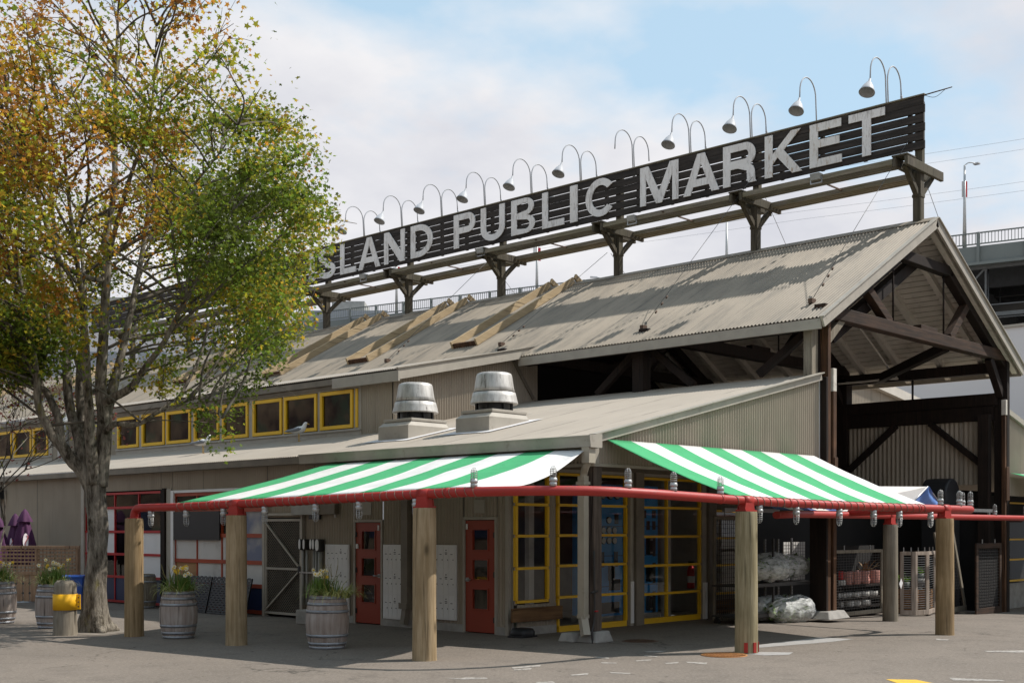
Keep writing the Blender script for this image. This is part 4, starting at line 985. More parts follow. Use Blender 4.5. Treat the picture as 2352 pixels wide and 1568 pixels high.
# ================================================================== roof exhaust fans
def fan(c, yaw, lb, s=1.0):
    z0 = zlean(c[0])
    t = thing('exhaust_fan', lb, 'roof vent', (c[0], c[1], z0), 0, 'domed exhaust fans on the low roof')
    m = MB()
    hx, hy = .58 * s, .47 * s
    zl = lambda x: .2275 * x
    A_ = [(-hx, -hy), (hx, -hy), (hx, hy), (-hx, hy)]
    i1 = [(-hx + .16, -hy + .0), (hx, -hy + .0), (hx, hy - .0), (-hx + .16, hy - .0)]
    vs = [(x, y, zl(x) - .03) for x, y in A_] + [(x, y, .17) for x, y in A_] + [(-hx + .15, -hy + .05, .27), (hx - .04, -hy + .05, .27), (hx - .04, hy - .05, .27), (-hx + .15, hy - .05, .27)]
    m.add(vs, [(0,1,5,4),(1,2,6,5),(2,3,7,6),(3,0,4,7),(4,5,9,8),(5,6,10,9),(6,7,11,10),(7,4,8,11),(8,9,10,11)])
    m.box((-hx + .12, -hy + .03, .27), (hx - .02, hy - .03, .33))
    m.build('curb', MT['trim'], t, .008)
    cx_ = .05
    HZ = -.16; cx_c = (cx_, 0, HZ)
    m = MB(); m.lathe([(.33, .47), (.33, .70)], cx_c, 28); m.disc((cx_, 0, .50 + HZ), .33)
    for i in range(6):
        a = i * PI / 3 + .3; m.cbox((cx_ + .35 * math.cos(a), .35 * math.sin(a), .60 + HZ), (.05, .05, .2))
    m.build('throat', MT['black'], t)
    m = MB(); m.lathe([(.30, .66), (.475, .63), (.49, .645), (.485, .66), (.455, .78), (.435, .86), (.42, .865), (.405, .865), (.405, .88), (.42, .885), (.40, .97), (.365, 1.20), (.345, 1.245), (.30, 1.265), (.15, 1.28), (0.0, 1.285)], cx_c, 48); m.build('hood', MT['fan'], t)
    m = MB(); m.lathe([(.406, .866), (.415, .875), (.406, .884)], cx_c, 40); m.build('seam', MT['black'], t)
    # flashing
    m = MB(); m.add([(-hx - .25, -hy - .25, zl(-hx - .25) + .022), (hx + .15, -hy - .25, zl(hx + .15) + .022), (hx + .15, hy + .25, zl(hx + .15) + .022), (-hx - .25, hy + .25, zl(-hx - .25) + .022)], [(0, 1, 2, 3)])
    m.build('flashing', MT['pale_wall'], t)
    return t
f1 = fan((1.92, 6.5), 0, 'left domed aluminium exhaust fan with a clean streaked hood on the low roof')
f2 = fan((2.25, 4.5), 0, 'right domed aluminium exhaust fan with black streaks round its hood', 1.0)
q = onpl(258, 1040, 0, 3.39, .2275)
t = thing('roof_vent_cap', 'small white roof vent cap just right of the tree trunk', 'roof vent', (q.x, q.y, q.z))
m = MB(); m.lathe([(.20, -.05), (.20, .12), (.33, .14), (.34, .18), (.30, .22), (.16, .24), (.15, .40), (.12, .43), (0, .44)], n=20); m.build('cap', MT['pale_wall'], t)
m = MB(); m.box((-.3, -.3, -.06), (.4, .3, .02)); m.build('flashing', MT['pale_wall'], t)
q = onX(146, 950, XC - .4)
t = thing('roof_duct', 'grey round duct elbow on the wall behind the tree stems', 'duct', (q.x, q.y, 4.2))
m = MB(); m.tube(catmull([(0, 0, -.3), (0, 0, .75), (.1, 0, 1.05), (.45, 0, 1.12)], 5), .17, 16); m.build('pipe', MT['galv'], t)
m = MB(); m.lathe([(.19, .2), (.2, .24), (.19, .28)], n=16); m.build('collar', MT['grey_box'], t)
# ================================================================== timber posts and the red pipe
posts = [((308,1460),1190,.160,'leftmost short timber pole, holding the bent end of the red pipe'), ((543,1480),1183,.168,'timber pole between the left barrel and the wire gate'), ((975,1515),1166,.170,'nearest timber pole, between the two red doors'),
         ((1714,1498),1174,.168,'timber pole with red clips at its foot in front of the wrapped plants'), ((2170,1455),1190,.158,'timber pole standing alone at the right end of the front pipe')]
ppos = []
def pole(loc, r, h, lb, mt, clip=False, bracket=True):
    t = thing('timber_post', lb, 'post', loc, random.uniform(0, 6), 'timber poles carrying the red pipe')
    ph_ = random.uniform(0, 9)
    m = MB(); zs_ = [0, .02, .25, .6, 1.0, 1.4, h * .8, h - .1, h - .03, h]
    rs_ = [1.05, 1.03, 1.02, 1.0, 1.0, .99, .98, .975, .965, .93]
    m.lathe([(r * k, z) for k, z in zip(rs_, zs_)], n=40, wob=lambda a, z: 1 + .018 * mnoise.noise(Vector((math.cos(a) * 1.7, math.sin(a) * 1.7, z * .8 + ph_))) + .01 * mnoise.noise(Vector((math.cos(a) * 6, math.sin(a) * 6, z * .3 + ph_))))
    b0 = len(m.v); m.add([(r * .93 * math.cos(2*PI*j/40), r * .93 * math.sin(2*PI*j/40), h) for j in range(40)], [tuple(range(40))])
    m.build('pole', mt, t)
    if clip:
        for a in (-2.3, -1.5, -.6, .4, 1.6):
            a -= t.rotation_euler.z + .3
            m = MB(); m.cbox((0, 0, .09), (.02, .055, .15)); o = m.build('base_clip', MT['pipe_red'], t)
            o.location = (r * 1.06 * math.cos(a), r * 1.06 * math.sin(a), 0); o.rotation_euler = (0, 0, a)
    return t
for i, (b, top, r, lb) in enumerate(posts):
    p = onZ(*b, 0); d_ = proj(p)[2]
    h = EYE - (top - HY) * d_ / F
    p.z = gz(p.x)
    pole(p, r, h - p.z, lb, MT[['pole_brown', 'pole', 'pole', 'pole_green', 'pole_brown'][i]], i == 3); ppos.append(Vector((p.x, p.y, h)))
p6 = at(2045, 1423, 26.06); h6 = EYE - (1204 - HY) * 26.06 / F
p6.z = gz(p6.x); pole(p6, .158, h6 - p6.z, 'grey timber pole behind, beside the wire mesh doors', MT['pole_grey']); ppos.append(Vector((p6.x, p6.y, h6)))
pxy = [(325,1166),(430,1163),(545,1157),(760,1146),(975,1134),(1090,1129),(1180,1127),(1270,1126),(1360,1127),(1440,1130),(1550,1137),(1640,1144),(1714,1149),(1850,1156.5),(2005,1163),(2100,1166),(2170,1168),(2250,1170)]
def pipe_y(x):
    if x <= pxy[0][0]: return pxy[0][1]
    for (a, b), (c, d_) in zip(pxy, pxy[1:]):
        if x <= c: return b + (d_ - b) * (x - a) / (c - a)
    return pxy[-1][1]
plan = [(-4.50, 6.36), (-4.38, 5.3), (-4.22, 3.95), (-3.98, 2.2), (-3.70, .07), (-3.58, -.8), (-3.22, -1.6), (-2.6, -2.15), (-1.8, -2.45), (-.8, -2.58), (.31, -2.69), (2.0, -2.95), (3.8, -3.22), (5.53, -3.47), (6.25, -3.53)]
ctrl = []
for x, y in plan:
    px, _, d_ = proj((x, y, 2.3))
    ctrl.append(Vector((x, y, EYE - (pipe_y(px) - HY) * d_ / F)))
zr_ = ctrl[-1].z
ctrl += [Vector((6.62, -3.48, zr_)), Vector((6.86, -3.28, zr_)), Vector((6.98, -2.98, zr_)), Vector((7.06, -2.3, zr_)), Vector((7.2, -1.2, zr_ - .02)), Vector((7.3, p6.y, zr_ - .03))]
start = [Vector((ppos[0].x, ppos[0].y, ppos[0].z - .02)), Vector((ppos[0].x, ppos[0].y, ppos[0].z + .05)), Vector((ppos[0].x + .01, ppos[0].y - .05, ctrl[0].z - .035))]
PIPE = catmull(start + ctrl, 10)
pipe = thing('red_pipe_rail', 'thick red pipe bending round the corner on timber poles', 'pipe rail', (ppos[2].x, ppos[2].y, 0))
po = pipe.location.copy()
m = MB(); m.tube(PIPE, .068, 18); m.build('pipe', MT['pipe_red'], pipe, 0, po)
def saddle(top, zc, dirv):
    dirv = Vector(dirv).normalized(); n_ = Vector((-dirv.y, dirv.x, 0))
    m = MB(); w_, h_ = .10, zc - top.z
    c = Vector(top)
    m.bar(c - dirv * .13 + Vector((0, 0, .012)), c + dirv * .13 + Vector((0, 0, .012)), .2, .024)
    for sg in (-1, 1):
        a = c + n_ * (.07 * sg)
        m.prism([a - dirv * .11 + Vector((0, 0, .024)), a + dirv * .11 + Vector((0, 0, .024)), a + dirv * .085 + Vector((0, 0, h_)), a - dirv * .085 + Vector((0, 0, h_))], n_ * .012)
    m.prism([c - n_ * .06 - dirv * .10 + Vector((0,0,.024)), c + n_ * .06 - dirv * .10 + Vector((0,0,.024)), c + n_ * .06 - dirv * .085 + Vector((0,0,h_)), c - n_ * .06 - dirv * .085 + Vector((0,0,h_))], dirv * .012)
    m.prism([c - n_ * .06 + dirv * .09 + Vector((0,0,.024)), c + n_ * .06 + dirv * .09 + Vector((0,0,.024)), c + n_ * .06 + dirv * .075 + Vector((0,0,h_)), c - n_ * .06 + dirv * .075 + Vector((0,0,h_))], dirv * .012)
    z = Vector((0, 0, zc - top.z))
    m.tube([c + z - dirv * .10, c + z + dirv * .10], .078, 18)
    return m
def nearest(px, rear=False):
    src = REAR if rear else PIPE[25:]
    best = min(range(len(src) - 1), key=lambda i: abs(proj(src[i])[0] - px) + (0 if rear or i < len(src) - 62 else 1e4))
    a, b = src[best], src[best + 1]
    return a, (b - a).normalized()
for i in (1, 2, 3, 4):
    c = min(PIPE, key=lambda q: (q.xy - ppos[i].xy).length); k = PIPE.index(c)
    saddle(Vector((c.x, c.y, ppos[i].z)), c.z, PIPE[k + 1] - PIPE[k - 1]).build('bracket', MT['pipe_red'], pipe, 0, po)
for i, off in ((1, -4), (2, 4), (3, -5), (3, 6), (4, -5)):
    c = min(PIPE, key=lambda q: (q.xy - ppos[i].xy).length); k = PIPE.index(c) + off
    d_ = (PIPE[k + 1] - PIPE[k]).normalized()
    m = MB(); m.tube([PIPE[k] - d_ * .03, PIPE[k] - d_ * .026, PIPE[k] + d_ * .026, PIPE[k] + d_ * .03], [.069, .0755, .0755, .069], 18); m.build('coupling', MT['pipe_red'], pipe, 0, po)
m = MB(); m.lathe([(0.0, .012), (.12, .012), (.12, 0)], ppos[0], 20); m.build('bracket', MT['pipe_red'], pipe, 0, po)
# rear pipe
zR_ = EYE - (1184 - HY) * 26.06 / F
REAR = [Vector((3.9, p6.y - .35, zR_ - .03))] + [Vector((x, p6.y, zR_)) for x in np.linspace(5.2, 24, 48)]
rear = thing('red_pipe_rail', 'second red pipe behind, crossing the open bay on a grey timber pole', 'pipe rail', (p6.x, p6.y, 0))
m = MB(); m.tube(REAR, .068, 14); m.build('pipe', MT['pipe_red'], rear, 0, rear.location)
saddle(Vector((p6.x, p6.y, h6)), zR_, (1, 0, 0)).build('bracket', MT['pipe_red'], rear, 0, rear.location)

# ================================================================== caged jar lights
def jar():
    t = thing('caged_light', 'x', 'outdoor light', (0, 0, 0), 0, 'caged jar lights on the red pipes')
    m = MB(); m.lathe([(.0, .0), (.05, .0), (.05, -.045), (.046, -.05), (.046, -.062), (.055, -.066), (.056, -.085), (.05, -.112), (.043, -.118), (0, -.118)], n=16); m.build('base', MT['galv'], t)
    m = MB(); m.lathe([(.036, -.112), (.038, -.16), (.038, -.20), (.030, -.235), (.012, -.25), (0, -.252)], n=14); m.build('globe', MT['lamp_glass'], t)
    m = MB()
    for z, r in ((-.125, .047), (-.152, .047), (-.18, .047), (-.208, .046), (-.234, .042)):
        m.tube([(r * math.cos(a), r * math.sin(a), z) for a in [2*PI*i/16 for i in range(17)]], .0032, 4, caps=False)
    for i in range(6):
        a = i * PI / 3; c_, s_ = math.cos(a), math.sin(a)
        m.tube([(.047*c_, .047*s_, -.11), (.047*c_, .047*s_, -.215), (.042*c_, .042*s_, -.236), (.02*c_, .02*s_, -.268), (0, 0, -.27)], .0032, 4)
    m.build('cage', MT['galv'], t)
    return t
J = jar(); first = True
hang = [(346,'beside the leftmost pole'),(428,'over the black notice board'),(520,'touching the second pole from the left'),(616,'at the post of the wire gate'),(717,'beside the grey wall box'),(828,'above the left red door'),(946,'just left of the nearest pole'),
        (1746,'just right of the pole with red clips'),(1836,'over the upper wrapped bundle'),(1920,'just right of the heavy timber column'),(2000,'left of the grey pole'),(2072,'just right of the grey pole'),(2142,'just left of the rightmost pole')]
stand = [(1089,'at the foot of the left awning edge'),(1270,'left of the corner downspout'),(1440,'right of the corner post'),(1551,'over the yellow glazed screen'),(1651,'at the foot of the right awning edge')]
items = [(x, -1, 'caged jar light hanging under the red pipe ' + s_, False) for x, s_ in hang] + [(x, 1, 'caged jar light standing on the red pipe ' + s_, False) for x, s_ in stand]
items += [(2163, 1, 'caged jar light standing above the rightmost pole, before the blue tarp', False), (2205, 1, 'caged jar light standing on the front pipe right of the rightmost pole', False), (2285, 1, 'caged jar light standing on the rear pipe before the right column', True), (2349, 1, 'caged jar light standing on the rear pipe at the picture edge', True)]
for x, sg, lb, rr in items:
    c, d_ = nearest(x, rr)
    loc = c + Vector((0, 0, .06 * sg))
    if first: o = J; o.location = loc; o['label'] = lb; first = False; o.rotation_euler = (0 if sg < 0 else PI, 0, 0)
    else: o = dup(J, lb, loc, random.uniform(0, 1), 0 if sg < 0 else PI)
for k_, lb in ((-50, 'caged jar light standing on the outer bend of the front pipe'), (-38, 'caged jar light standing on the inner bend of the front pipe')):
    dup(J, lb, PIPE[k_] + Vector((0, 0, .06)), .4, PI)

# ================================================================== awnings
def awning(lb, top, bot, n, sagm, first_mat=0, lace=True, edge=0.0):
    t = thing('awning', lb, 'awning', (bot[0] + bot[-1]) / 2, 0, 'green and white striped awnings')
    o_ = t.location.copy()
    NV, NU = 16, n * 6
    def lerp_list(L, u):
        f = u * (len(L) - 1); i = min(int(f), len(L) - 2); return L[i].lerp(L[i+1], f - i)
    m = MB(); vs = []
    for i in range(NU + 1):
        u = i / NU; a, b = lerp_list(top, u), lerp_list(bot, u)
        for j in range(NV + 1):
            v = j / NV
            p = a.lerp(b, v)
            s_ = sagm + edge * max(0, (u - .75) / .25) ** 2
            p.z -= s_ * math.sin(PI * v) * (1 + .25 * math.sin(u * 40)) + .018 * math.sin(PI * v) * (mnoise.noise(Vector((u * 9, v * 3, n))) + .5 * mnoise.noise(Vector((u * 24, v * 5, n + 4))))
            vs.append(p)
    h = NV + 1
    b0 = len(m.v); m.v.extend([tuple(q) for q in vs])
    for i in range(NU):
        for j in range(NV):
            m.f.append([i*h+j, i*h+j+1, (i+1)*h+j+1, (i+1)*h+j]); m.m.append((i // 6 + first_mat) % 2); m.s.append(True)
    o = m.build('canvas', [MT['awn_green'], MT['awn_white']], t, 0, o_)
    sd_ = o.modifiers.new('solid', 'SOLIDIFY'); sd_.thickness = .006
    if lace:
        m = MB()
        L_ = [lerp_list(bot, i / 200) for i in range(201)]
        acc = 0; k_ = 0; pts = []
        tot = sum((b - a).length for a, b in zip(L_, L_[1:]))
        turns = int(tot / .155)
        for i in range(turns * 14):
            f_ = i / (turns * 14); a = 2 * PI * i / 14
            c = lerp_list(bot, f_) - Vector((0, 0, .072)); d_ = (lerp_list(bot, min(1, f_ + .01)) - lerp_list(bot, max(0, f_ - .01))).normalized()
            n_ = Vector((-d_.y, d_.x, 0)).normalized()
            pts.append(c + n_ * (.073 * math.cos(a)) + Vector((0, 0, .073 * math.sin(a))))
        m.tube(pts, .0045, 4)
        m.build('lacing', MT['pole_grey'], t, 0, o_)
    return t
def pipe_seg(px0, px1, k=30):
    out = []
    for i in range(k + 1):
        c, d_ = nearest(px0 + (px1 - px0) * i / k); out.append(c)
    # fit exact pixel by linear interpolation along the path
    return [Vector((p.x, p.y, p.z + .072)) for p in out]
XA = -.20
ta, tb = onX(760, 1052, XA), onX(1347, 1014, XA)
zt_ = 3.165
topL = [Vector((XA, ta.y + (tb.y - ta.y) * i / 20, zt_)) for i in range(21)]
awning('striped awning over the two red doors on the shaded long wall', topL, pipe_seg(405, 1097), 10, .03, 0, True, .16)
tc_, td = onY(1392, 1008, -.06), onY(1869, 1046, -.06)
topR = [Vector((tc_.x + (td.x - tc_.x) * i / 20, -.06, tc_.z + (td.z - tc_.z) * i / 20)) for i in range(21)]
awning('sunlit striped awning over the yellow glazed screens right of the corner post', topR, pipe_seg(1682, 2129), 10, .035, 0)
topF = [Vector((17.45 + 6 * i / 10, -.06, 3.36)) for i in range(11)]
botF = [Vector((18.3 + 6 * i / 10, p6.y - 3.2, 2.4)) for i in range(11)]
awning('striped awning corner at the right picture edge beyond the bay', topF, botF, 9, .03, 0, False)
# blue and white canopy and tarp tent behind the front pipe
t = thing('striped_canopy', 'blue and white striped canopy hanging low behind the front pipe', 'canopy', (6.5, p6.y + .1, zR_))
m = MB(); n = 8; xs_ = np.linspace(4.6, 8.6, n + 1)
for i in range(n):
    for j in range(4):
        f0, f1 = j / 4, (j + 1) / 4
        y0, y1 = p6.y + .05, 1.35; z0, z1 = zR_ + .08, zR_ + .75
        m.quad((xs_[i], y0 + (y1-y0)*f0, z0 + (z1-z0)*f0), (xs_[i+1], y0 + (y1-y0)*f0, z0 + (z1-z0)*f0), (xs_[i+1], y0 + (y1-y0)*f1, z0 + (z1-z0)*f1), (xs_[i], y0 + (y1-y0)*f1, z0 + (z1-z0)*f1), i % 2)
m.build('canvas', [MT['tarp_navy'], MT['tarp_white']], t, 0, t.location)
t = thing('tarp_tent', 'white tarp tent with a blue gable end behind the red pipes', 'tent', at(2130, 1170, 27.5))
o_ = t.location.copy()
ap, bl, br = at(2131, 1117, 27.5), at(2082, 1166, 27.0), at(2166, 1166, 28.4)
bk = Vector((-.35, 3.2, 0))
m = MB(); m.quad(ap, bl, bl + Vector((-2.2, .6, 0)), ap + Vector((-2.0, .9, -.02)), 0); m.quad(br, ap, ap + Vector((-2.0, .9, -.02)), br + bk, 0)
m.build('roof_sheet', MT['tarp_white'], t, 0, o_)
m = MB(); N_ = 8
vs = []
for i in range(N_ + 1):
    for j in range(N_ + 1):
        u, v = i / N_, j / N_
        p = bl.lerp(br, u).lerp(ap, v); p += Vector((-.03, -.04, 0)) * (math.sin(u * 9 + v * 5) + .6) - Vector((0, 0, 0))
        vs.append(p)
m.add(vs, [(i*9+j, (i+1)*9+j, (i+1)*9+j+1, i*9+j+1) for i in range(N_) for j in range(N_)], 0, True)
m.build('gable_sheet', MT['tarp_blue'], t, 0, o_)
m = MB(); m.tube([bl + Vector((0,0,-.02)), ap], .02, 6); m.tube([ap, br], .02, 6); m.tube([br, Vector((br.x, br.y, gz(br.x)))], .025, 6); m.build('frame', MT['steel'], t, 0, o_)
# ================================================================== things at the long wall
def box_at(name, lb, cat, x, y, z): return thing(name, lb, cat, (x, y, z))
def mailbox(y0, y1, z0, z1, cols, lb):
    t = thing('mailbox_panel', lb, 'mailboxes', (-.02, (y0 + y1) / 2, z0), 0, 'white mailbox panels by the red doors')
    o_ = t.location.copy(); f = .03
    m = MB(); m.box((-.06, y0, z0), (-.02, y1, z1)); m.build('frame', MT['white'], t, .004, o_)
    rows = 3; rh = (z1 - z0 - f * 4) / rows; cw = (y1 - y0 - 2 * f) / cols
    for r_ in range(rows):
        za = z0 + f + r_ * (rh + f)
        m = MB()
        for c in range(cols): m.box((-.066, y0 + f + c * cw + .003, za), (-.0595, y0 + f + (c + 1) * cw - .003, za + rh))
        m.build('door_row', MT['white'], t, 0, o_)
        m = MB()
        for c in range(cols):
            yc = y0 + f + (c + .5) * cw
            m.cbox((-.068, yc, za + rh * .66), (.004, cw * .36, .012)); m.cbox((-.069, yc - cw * .3, za + rh * .42), (.006, .014, .02))
        m.cbox((-.068, y0 + f + 1.5 * cw, za + rh * .84), (.004, cw * .15, .022)); m.cbox((-.068, y0 + f + 1.5 * cw, za + rh * .73), (.004, cw * .42, .016))
        m.build('lock_and_tag', MT['print'], t, 0, o_)
def yx(x): return onX(x, 1300, 0).y
def zx(x, y): return onX(x, y, 0).z
mailbox(yx(806), yx(752), zx(806, 1413), zx(806, 1250), 5, 'white mailbox panel left of the left red door, behind the barrel')
mailbox(4.62, yx(885), zx(900, 1420), zx(900, 1250), 4, 'white mailbox panel between the left red door and the brown downspout')
mailbox(yx(1052), yx(985), zx(1052, 1424), zx(1052, 1251), 5, 'white mailbox panel half hidden by the nearest timber pole')
t = thing('conduit_cluster', 'row of grey conduits with capped heads beside the wire gate', 'conduits', (-.08, yx(725), .25))
o_ = t.location.copy()
for x, zt, r_, w_ in ((704, 1236, .028, .05), (713.5, 1236, .028, .05), (729, 1236, .022, .05), (735, 1236, .03, .05), (744, 1236, .05, .09)):
    y = yx(x); z1 = zx(x, 1262 + (4 if r_ > .04 else 0)); z0 = .3
    m = MB(); m.tube([(-.09, y, z0), (-.09, y, z1)], r_, 10); m.build('conduit', MT['grey_box'], t, 0, o_)
    zc = (z1 + zx(x, zt)) / 2; hh = zx(x, zt) - z1
    m = MB(); m.box((-.17, y - w_ * .75, z1), (-.03, y + w_ * .75, z1 + hh * .95)); m.build('conduit_head', MT['wire'], t, .02, o_)
    m = MB(); m.prism([(-.176, y + w_*.62*math.cos(a), zc + (hh*.44) * (1 if math.sin(a) > 0 else -1) * (abs(math.sin(a)) ** .6)) for a in [2*PI*i/16 for i in range(16)]], (-.008, 0, 0)); m.build('cover', MT['white'], t, 0, o_)
m = MB(); m.box((-.14, yx(748), .95), (-.05, yx(700), .98)); m.build('strap', MT['steel'], t, 0, o_)
y0, y1 = yx(741), yx(688)
t = thing('junction_box', 'grey metal box high on the wall above the conduits', 'electric box', (-.02, (y0 + y1) / 2, zx(715, 1182)))
m = MB(); m.box((-.22, y0, zx(715, 1182)), (-.02, y1, zx(715, 1158))); m.build('body', MT['grey_box'], t, .01, t.location)
m = MB(); m.cbox((-.12, y0 + .1, zx(715, 1182) - .05), (.16, .2, .08)); m.build('vent', MT['black'], t, 0, t.location)
y0, y1 = yx(781), yx(743)
t = thing('wall_cabinet', 'dark flat box high on the wall right of the grey box', 'electric box', (-.02, (y0 + y1) / 2, zx(760, 1183)))
m = MB(); m.box((-.14, y0, zx(760, 1181)), (-.02, y1, zx(760, 1150))); m.build('body', MT['trim_dark'], t, .01, t.location)
m = MB(); m.bar((-.1, y0 + .02, zx(760, 1181)), (-.1, y0 + .02, zx(760, 1188)), .03, .03); m.build('bracket', MT['steel'], t, 0, t.location)
q = onZ(706, 1432)
t = thing('concrete_block', 'pale square concrete block on the ground beside the wire gate', 'concrete block', q)
m = MB(); m.box((-.15, -.20, 0), (.15, .18, .28)); m.build('block', MT['concrete'], t, .02)
# bait box
q = onZ(1200, 1462)
t = thing('bait_box', 'low black plastic box on the ground below the brown board', 'bait box', q, R(4))
m = MB()
prof = [(.0, .0), (.19, .0), (.21, .02), (.205, .10), (.17, .15), (.0, .155)]
m.lathe(prof, n=24, smooth=True, wob=lambda a, z: .55 + .45 / max(abs(math.cos(a)), abs(math.sin(a)) * 1.0) ** .6 * .9)
m.build('lid', MT['black'], t)
m = MB(); m.box((-.22, -.16, 0), (.22, .16, .03)); m.build('tray', MT['black'], t, .01)
# rubber mats
for xa, xb, yt0, yt1, lb in ((436, 519, 1326, 1327, 'black slotted mat leaning on the orange framed door, left one'), (520, 611, 1328, 1334, 'black slotted mat leaning on the orange framed door beside the wire gate')):
    ya, yb = yx(xb) + .02, yx(xa) - .02
    t = thing('slotted_mat', lb, 'mat', (-.3, (ya + yb) / 2, 0), 0, 'black slotted mats leaning on the garage door')
    hgt = .80
    m = MB(); rows, colsn = 16, 9
    L_ = yb - ya
    def mp_(u, v): return Vector((-.22 + .19 * v + .006, (u - .5) * L_, .01 + hgt * v))
    nb = Vector((.97, 0, -.23)) * .02
    for r_ in range(rows):
        v0, v1 = r_ / rows, (r_ + .72) / rows
        m.bar(mp_(0, (v0+v1)/2), mp_(1, (v0+v1)/2), .025, hgt * (v1 - v0), up=mp_(0, 1) - mp_(0, 0))
        for c in range(colsn):
            u = (c + .5 * (r_ % 2) + .25) / colsn
            if u < 1: m.bar(mp_(max(0, u - .025), v1 + .14 / rows), mp_(min(1, u + .025), v1 + .14 / rows), .022, hgt * .29 / rows, up=mp_(0, 1) - mp_(0, 0))
    m.bar(mp_(0, .5), mp_(.012, .5), .03, hgt, up=mp_(0, 1) - mp_(0, 0)); m.bar(mp_(.988, .5), mp_(1, .5), .03, hgt, up=mp_(0, 1) - mp_(0, 0))
    o = m.build('slatted_sheet', MT['black'], t)
# switchgear
def cabinet(x0, x1, y, lb, dials, slots):
    t = thing('switchgear_cabinet', lb, 'electric cabinet', ((x0 + x1) / 2, y, .01), 0, 'blue switchgear cabinets behind the glass')
    hw = (x1 - x0) / 2; H_ = 2.72
    m = MB(); m.box((-hw, 0, .14), (hw, .6, H_)); m.build('cabinet', MT['blue'], t, .008)
    m = MB(); m.box((-hw - .03, -.05, 0), (hw + .03, .6, .14)); m.build('plinth', MT['concrete'], t)
    for z in (.72, 1.32, 1.9): 
        m = MB(); m.box((-hw, -.006, z - .006), (hw, .0, z + .006)); m.build('seam', MT['navy'], t)
    for fx, z, r_ in dials:
        m = MB(); m.tube([(fx * hw, 0, z), (fx * hw, -.03, z)], r_ * 1.15, 14); m.build('bezel', MT['black'], t)
        m = MB(); m.tube([(fx * hw, -.03, z), (fx * hw, -.036, z)], r_, 14); m.build('dial', MT['gauge'], t)
    for fx, z, w_, h_ in slots:
        m = MB(); m.cbox((fx * hw, -.006, z), (w_, .012, h_)); m.build('vent_slot', MT['print'], t)
    for z in ((.36, .95, 1.5) if hw < .4 else (1.0,)):
        m = MB(); m.cbox((0, -.05, z), (.10, .10, .34)); m.cbox((0, -.11, z), (.05, .03, .2)); m.build('switch', MT['black'], t, .01)
        m = MB(); m.cbox((0, -.108, z + .13), (.06, .02, .03)); m.cbox((0, -.108, z - .13), (.06, .02, .03)); m.build('terminal', MT['steel'], t)
    return t
yc_ = 2.35
cx0, cx1 = onY(1372, 1300, yc_).x, onY(1431, 1300, yc_).x
cabinet(cx0 - .05, cx1, yc_, 'wide blue switchgear cabinet with white dials right behind the corner post', [(fx, z, .06) for z in (1.62, 1.82) for fx in (-.5, -.1, .3)] + [(fx, 2.52, .08) for fx in (-.55, 0, .5)] + [(-.1, 2.02, .06)],
        [(.35, .75, .35, .22), (.0, .3, .6, .22), (-.55, 1.25, .12, .3), (.45, 1.25, .12, .3), (.5, 2.05, .12, .2)])
cx0, cx1 = onY(1462, 1300, yc_).x, onY(1511, 1300, yc_).x
cabinet(cx0, cx1, yc_, 'narrow blue switchgear cabinet with three black switches behind the glass', [], [(-.62, z, .09, .42) for z in (.36, .95, 1.5)] + [(.62, z, .09, .42) for z in (.36, .95, 1.5)] + [(fx, 1.92, .10, .18) for fx in (-.5, 0.05, .6)] + [(.6, 2.15, .12, .16), (-.3, 2.15, .12, .16)])
q = onY(1587, 1323, 2.3)
t = thing('fire_extinguisher', 'red fire extinguisher hung inside behind the right glazed screen', 'fire extinguisher', (q.x, q.y, q.z - .25))
m = MB(); m.lathe([(0, 0), (.075, 0), (.08, .02), (.08, .38), (.06, .45), (.03, .48), (.03, .52)], n=16); m.build('cylinder', MT['red_ext'], t)
m = MB(); m.cbox((0, -.02, .55), (.05, .14, .04)); m.tube(catmull([(0, .03, .52), (.1, .02, .5), (.12, 0, .3), (.09, 0, .1)], 4), .014, 6); m.build('hose', MT['black'], t)
m = MB(); m.lathe([(.081, .12), (.081, .26)], n=16); m.build('label_band', MT['white'], t)

# manhole and grate
q = onZ(1470, 1471.5)
t = thing('manhole_cover', 'round dark rusty manhole cover beside the corner post', 'manhole cover', (q.x, q.y, gz(q.x)))
m = MB(); m.lathe([(0, .008), (.27, .008), (.28, .006), (.30, .004), (.31, .002)], n=36)
for i in range(9):
    x = -.22 + i * .055; w_ = math.sqrt(max(.0, .25**2 - x*x)); m.box((x - .012, -w_, .0075), (x + .012, w_, .012))
m.build('cover', MT['rust_dark'], t)
q = onZ(1663, 1504)
t = thing('drain_grate', 'orange rusty drain grate at the foot of the pole with red clips', 'drain grate', (q.x, q.y, 0), R(-47))
m = MB(); m.lathe([(.34, .002), (.34, .012), (.31, .012), (.31, .004)], n=32); m.disc((0, 0, .004), .31); m.build('ring', MT['rust'], t)
for i in range(13):
    x = -.28 + i * .0467; w_ = math.sqrt(max(0, .30**2 - x*x))
    m = MB(); m.bar((x, -w_, .012), (x, w_, .012), .022, .016); m.build('grate_bar', MT['rust'], t)

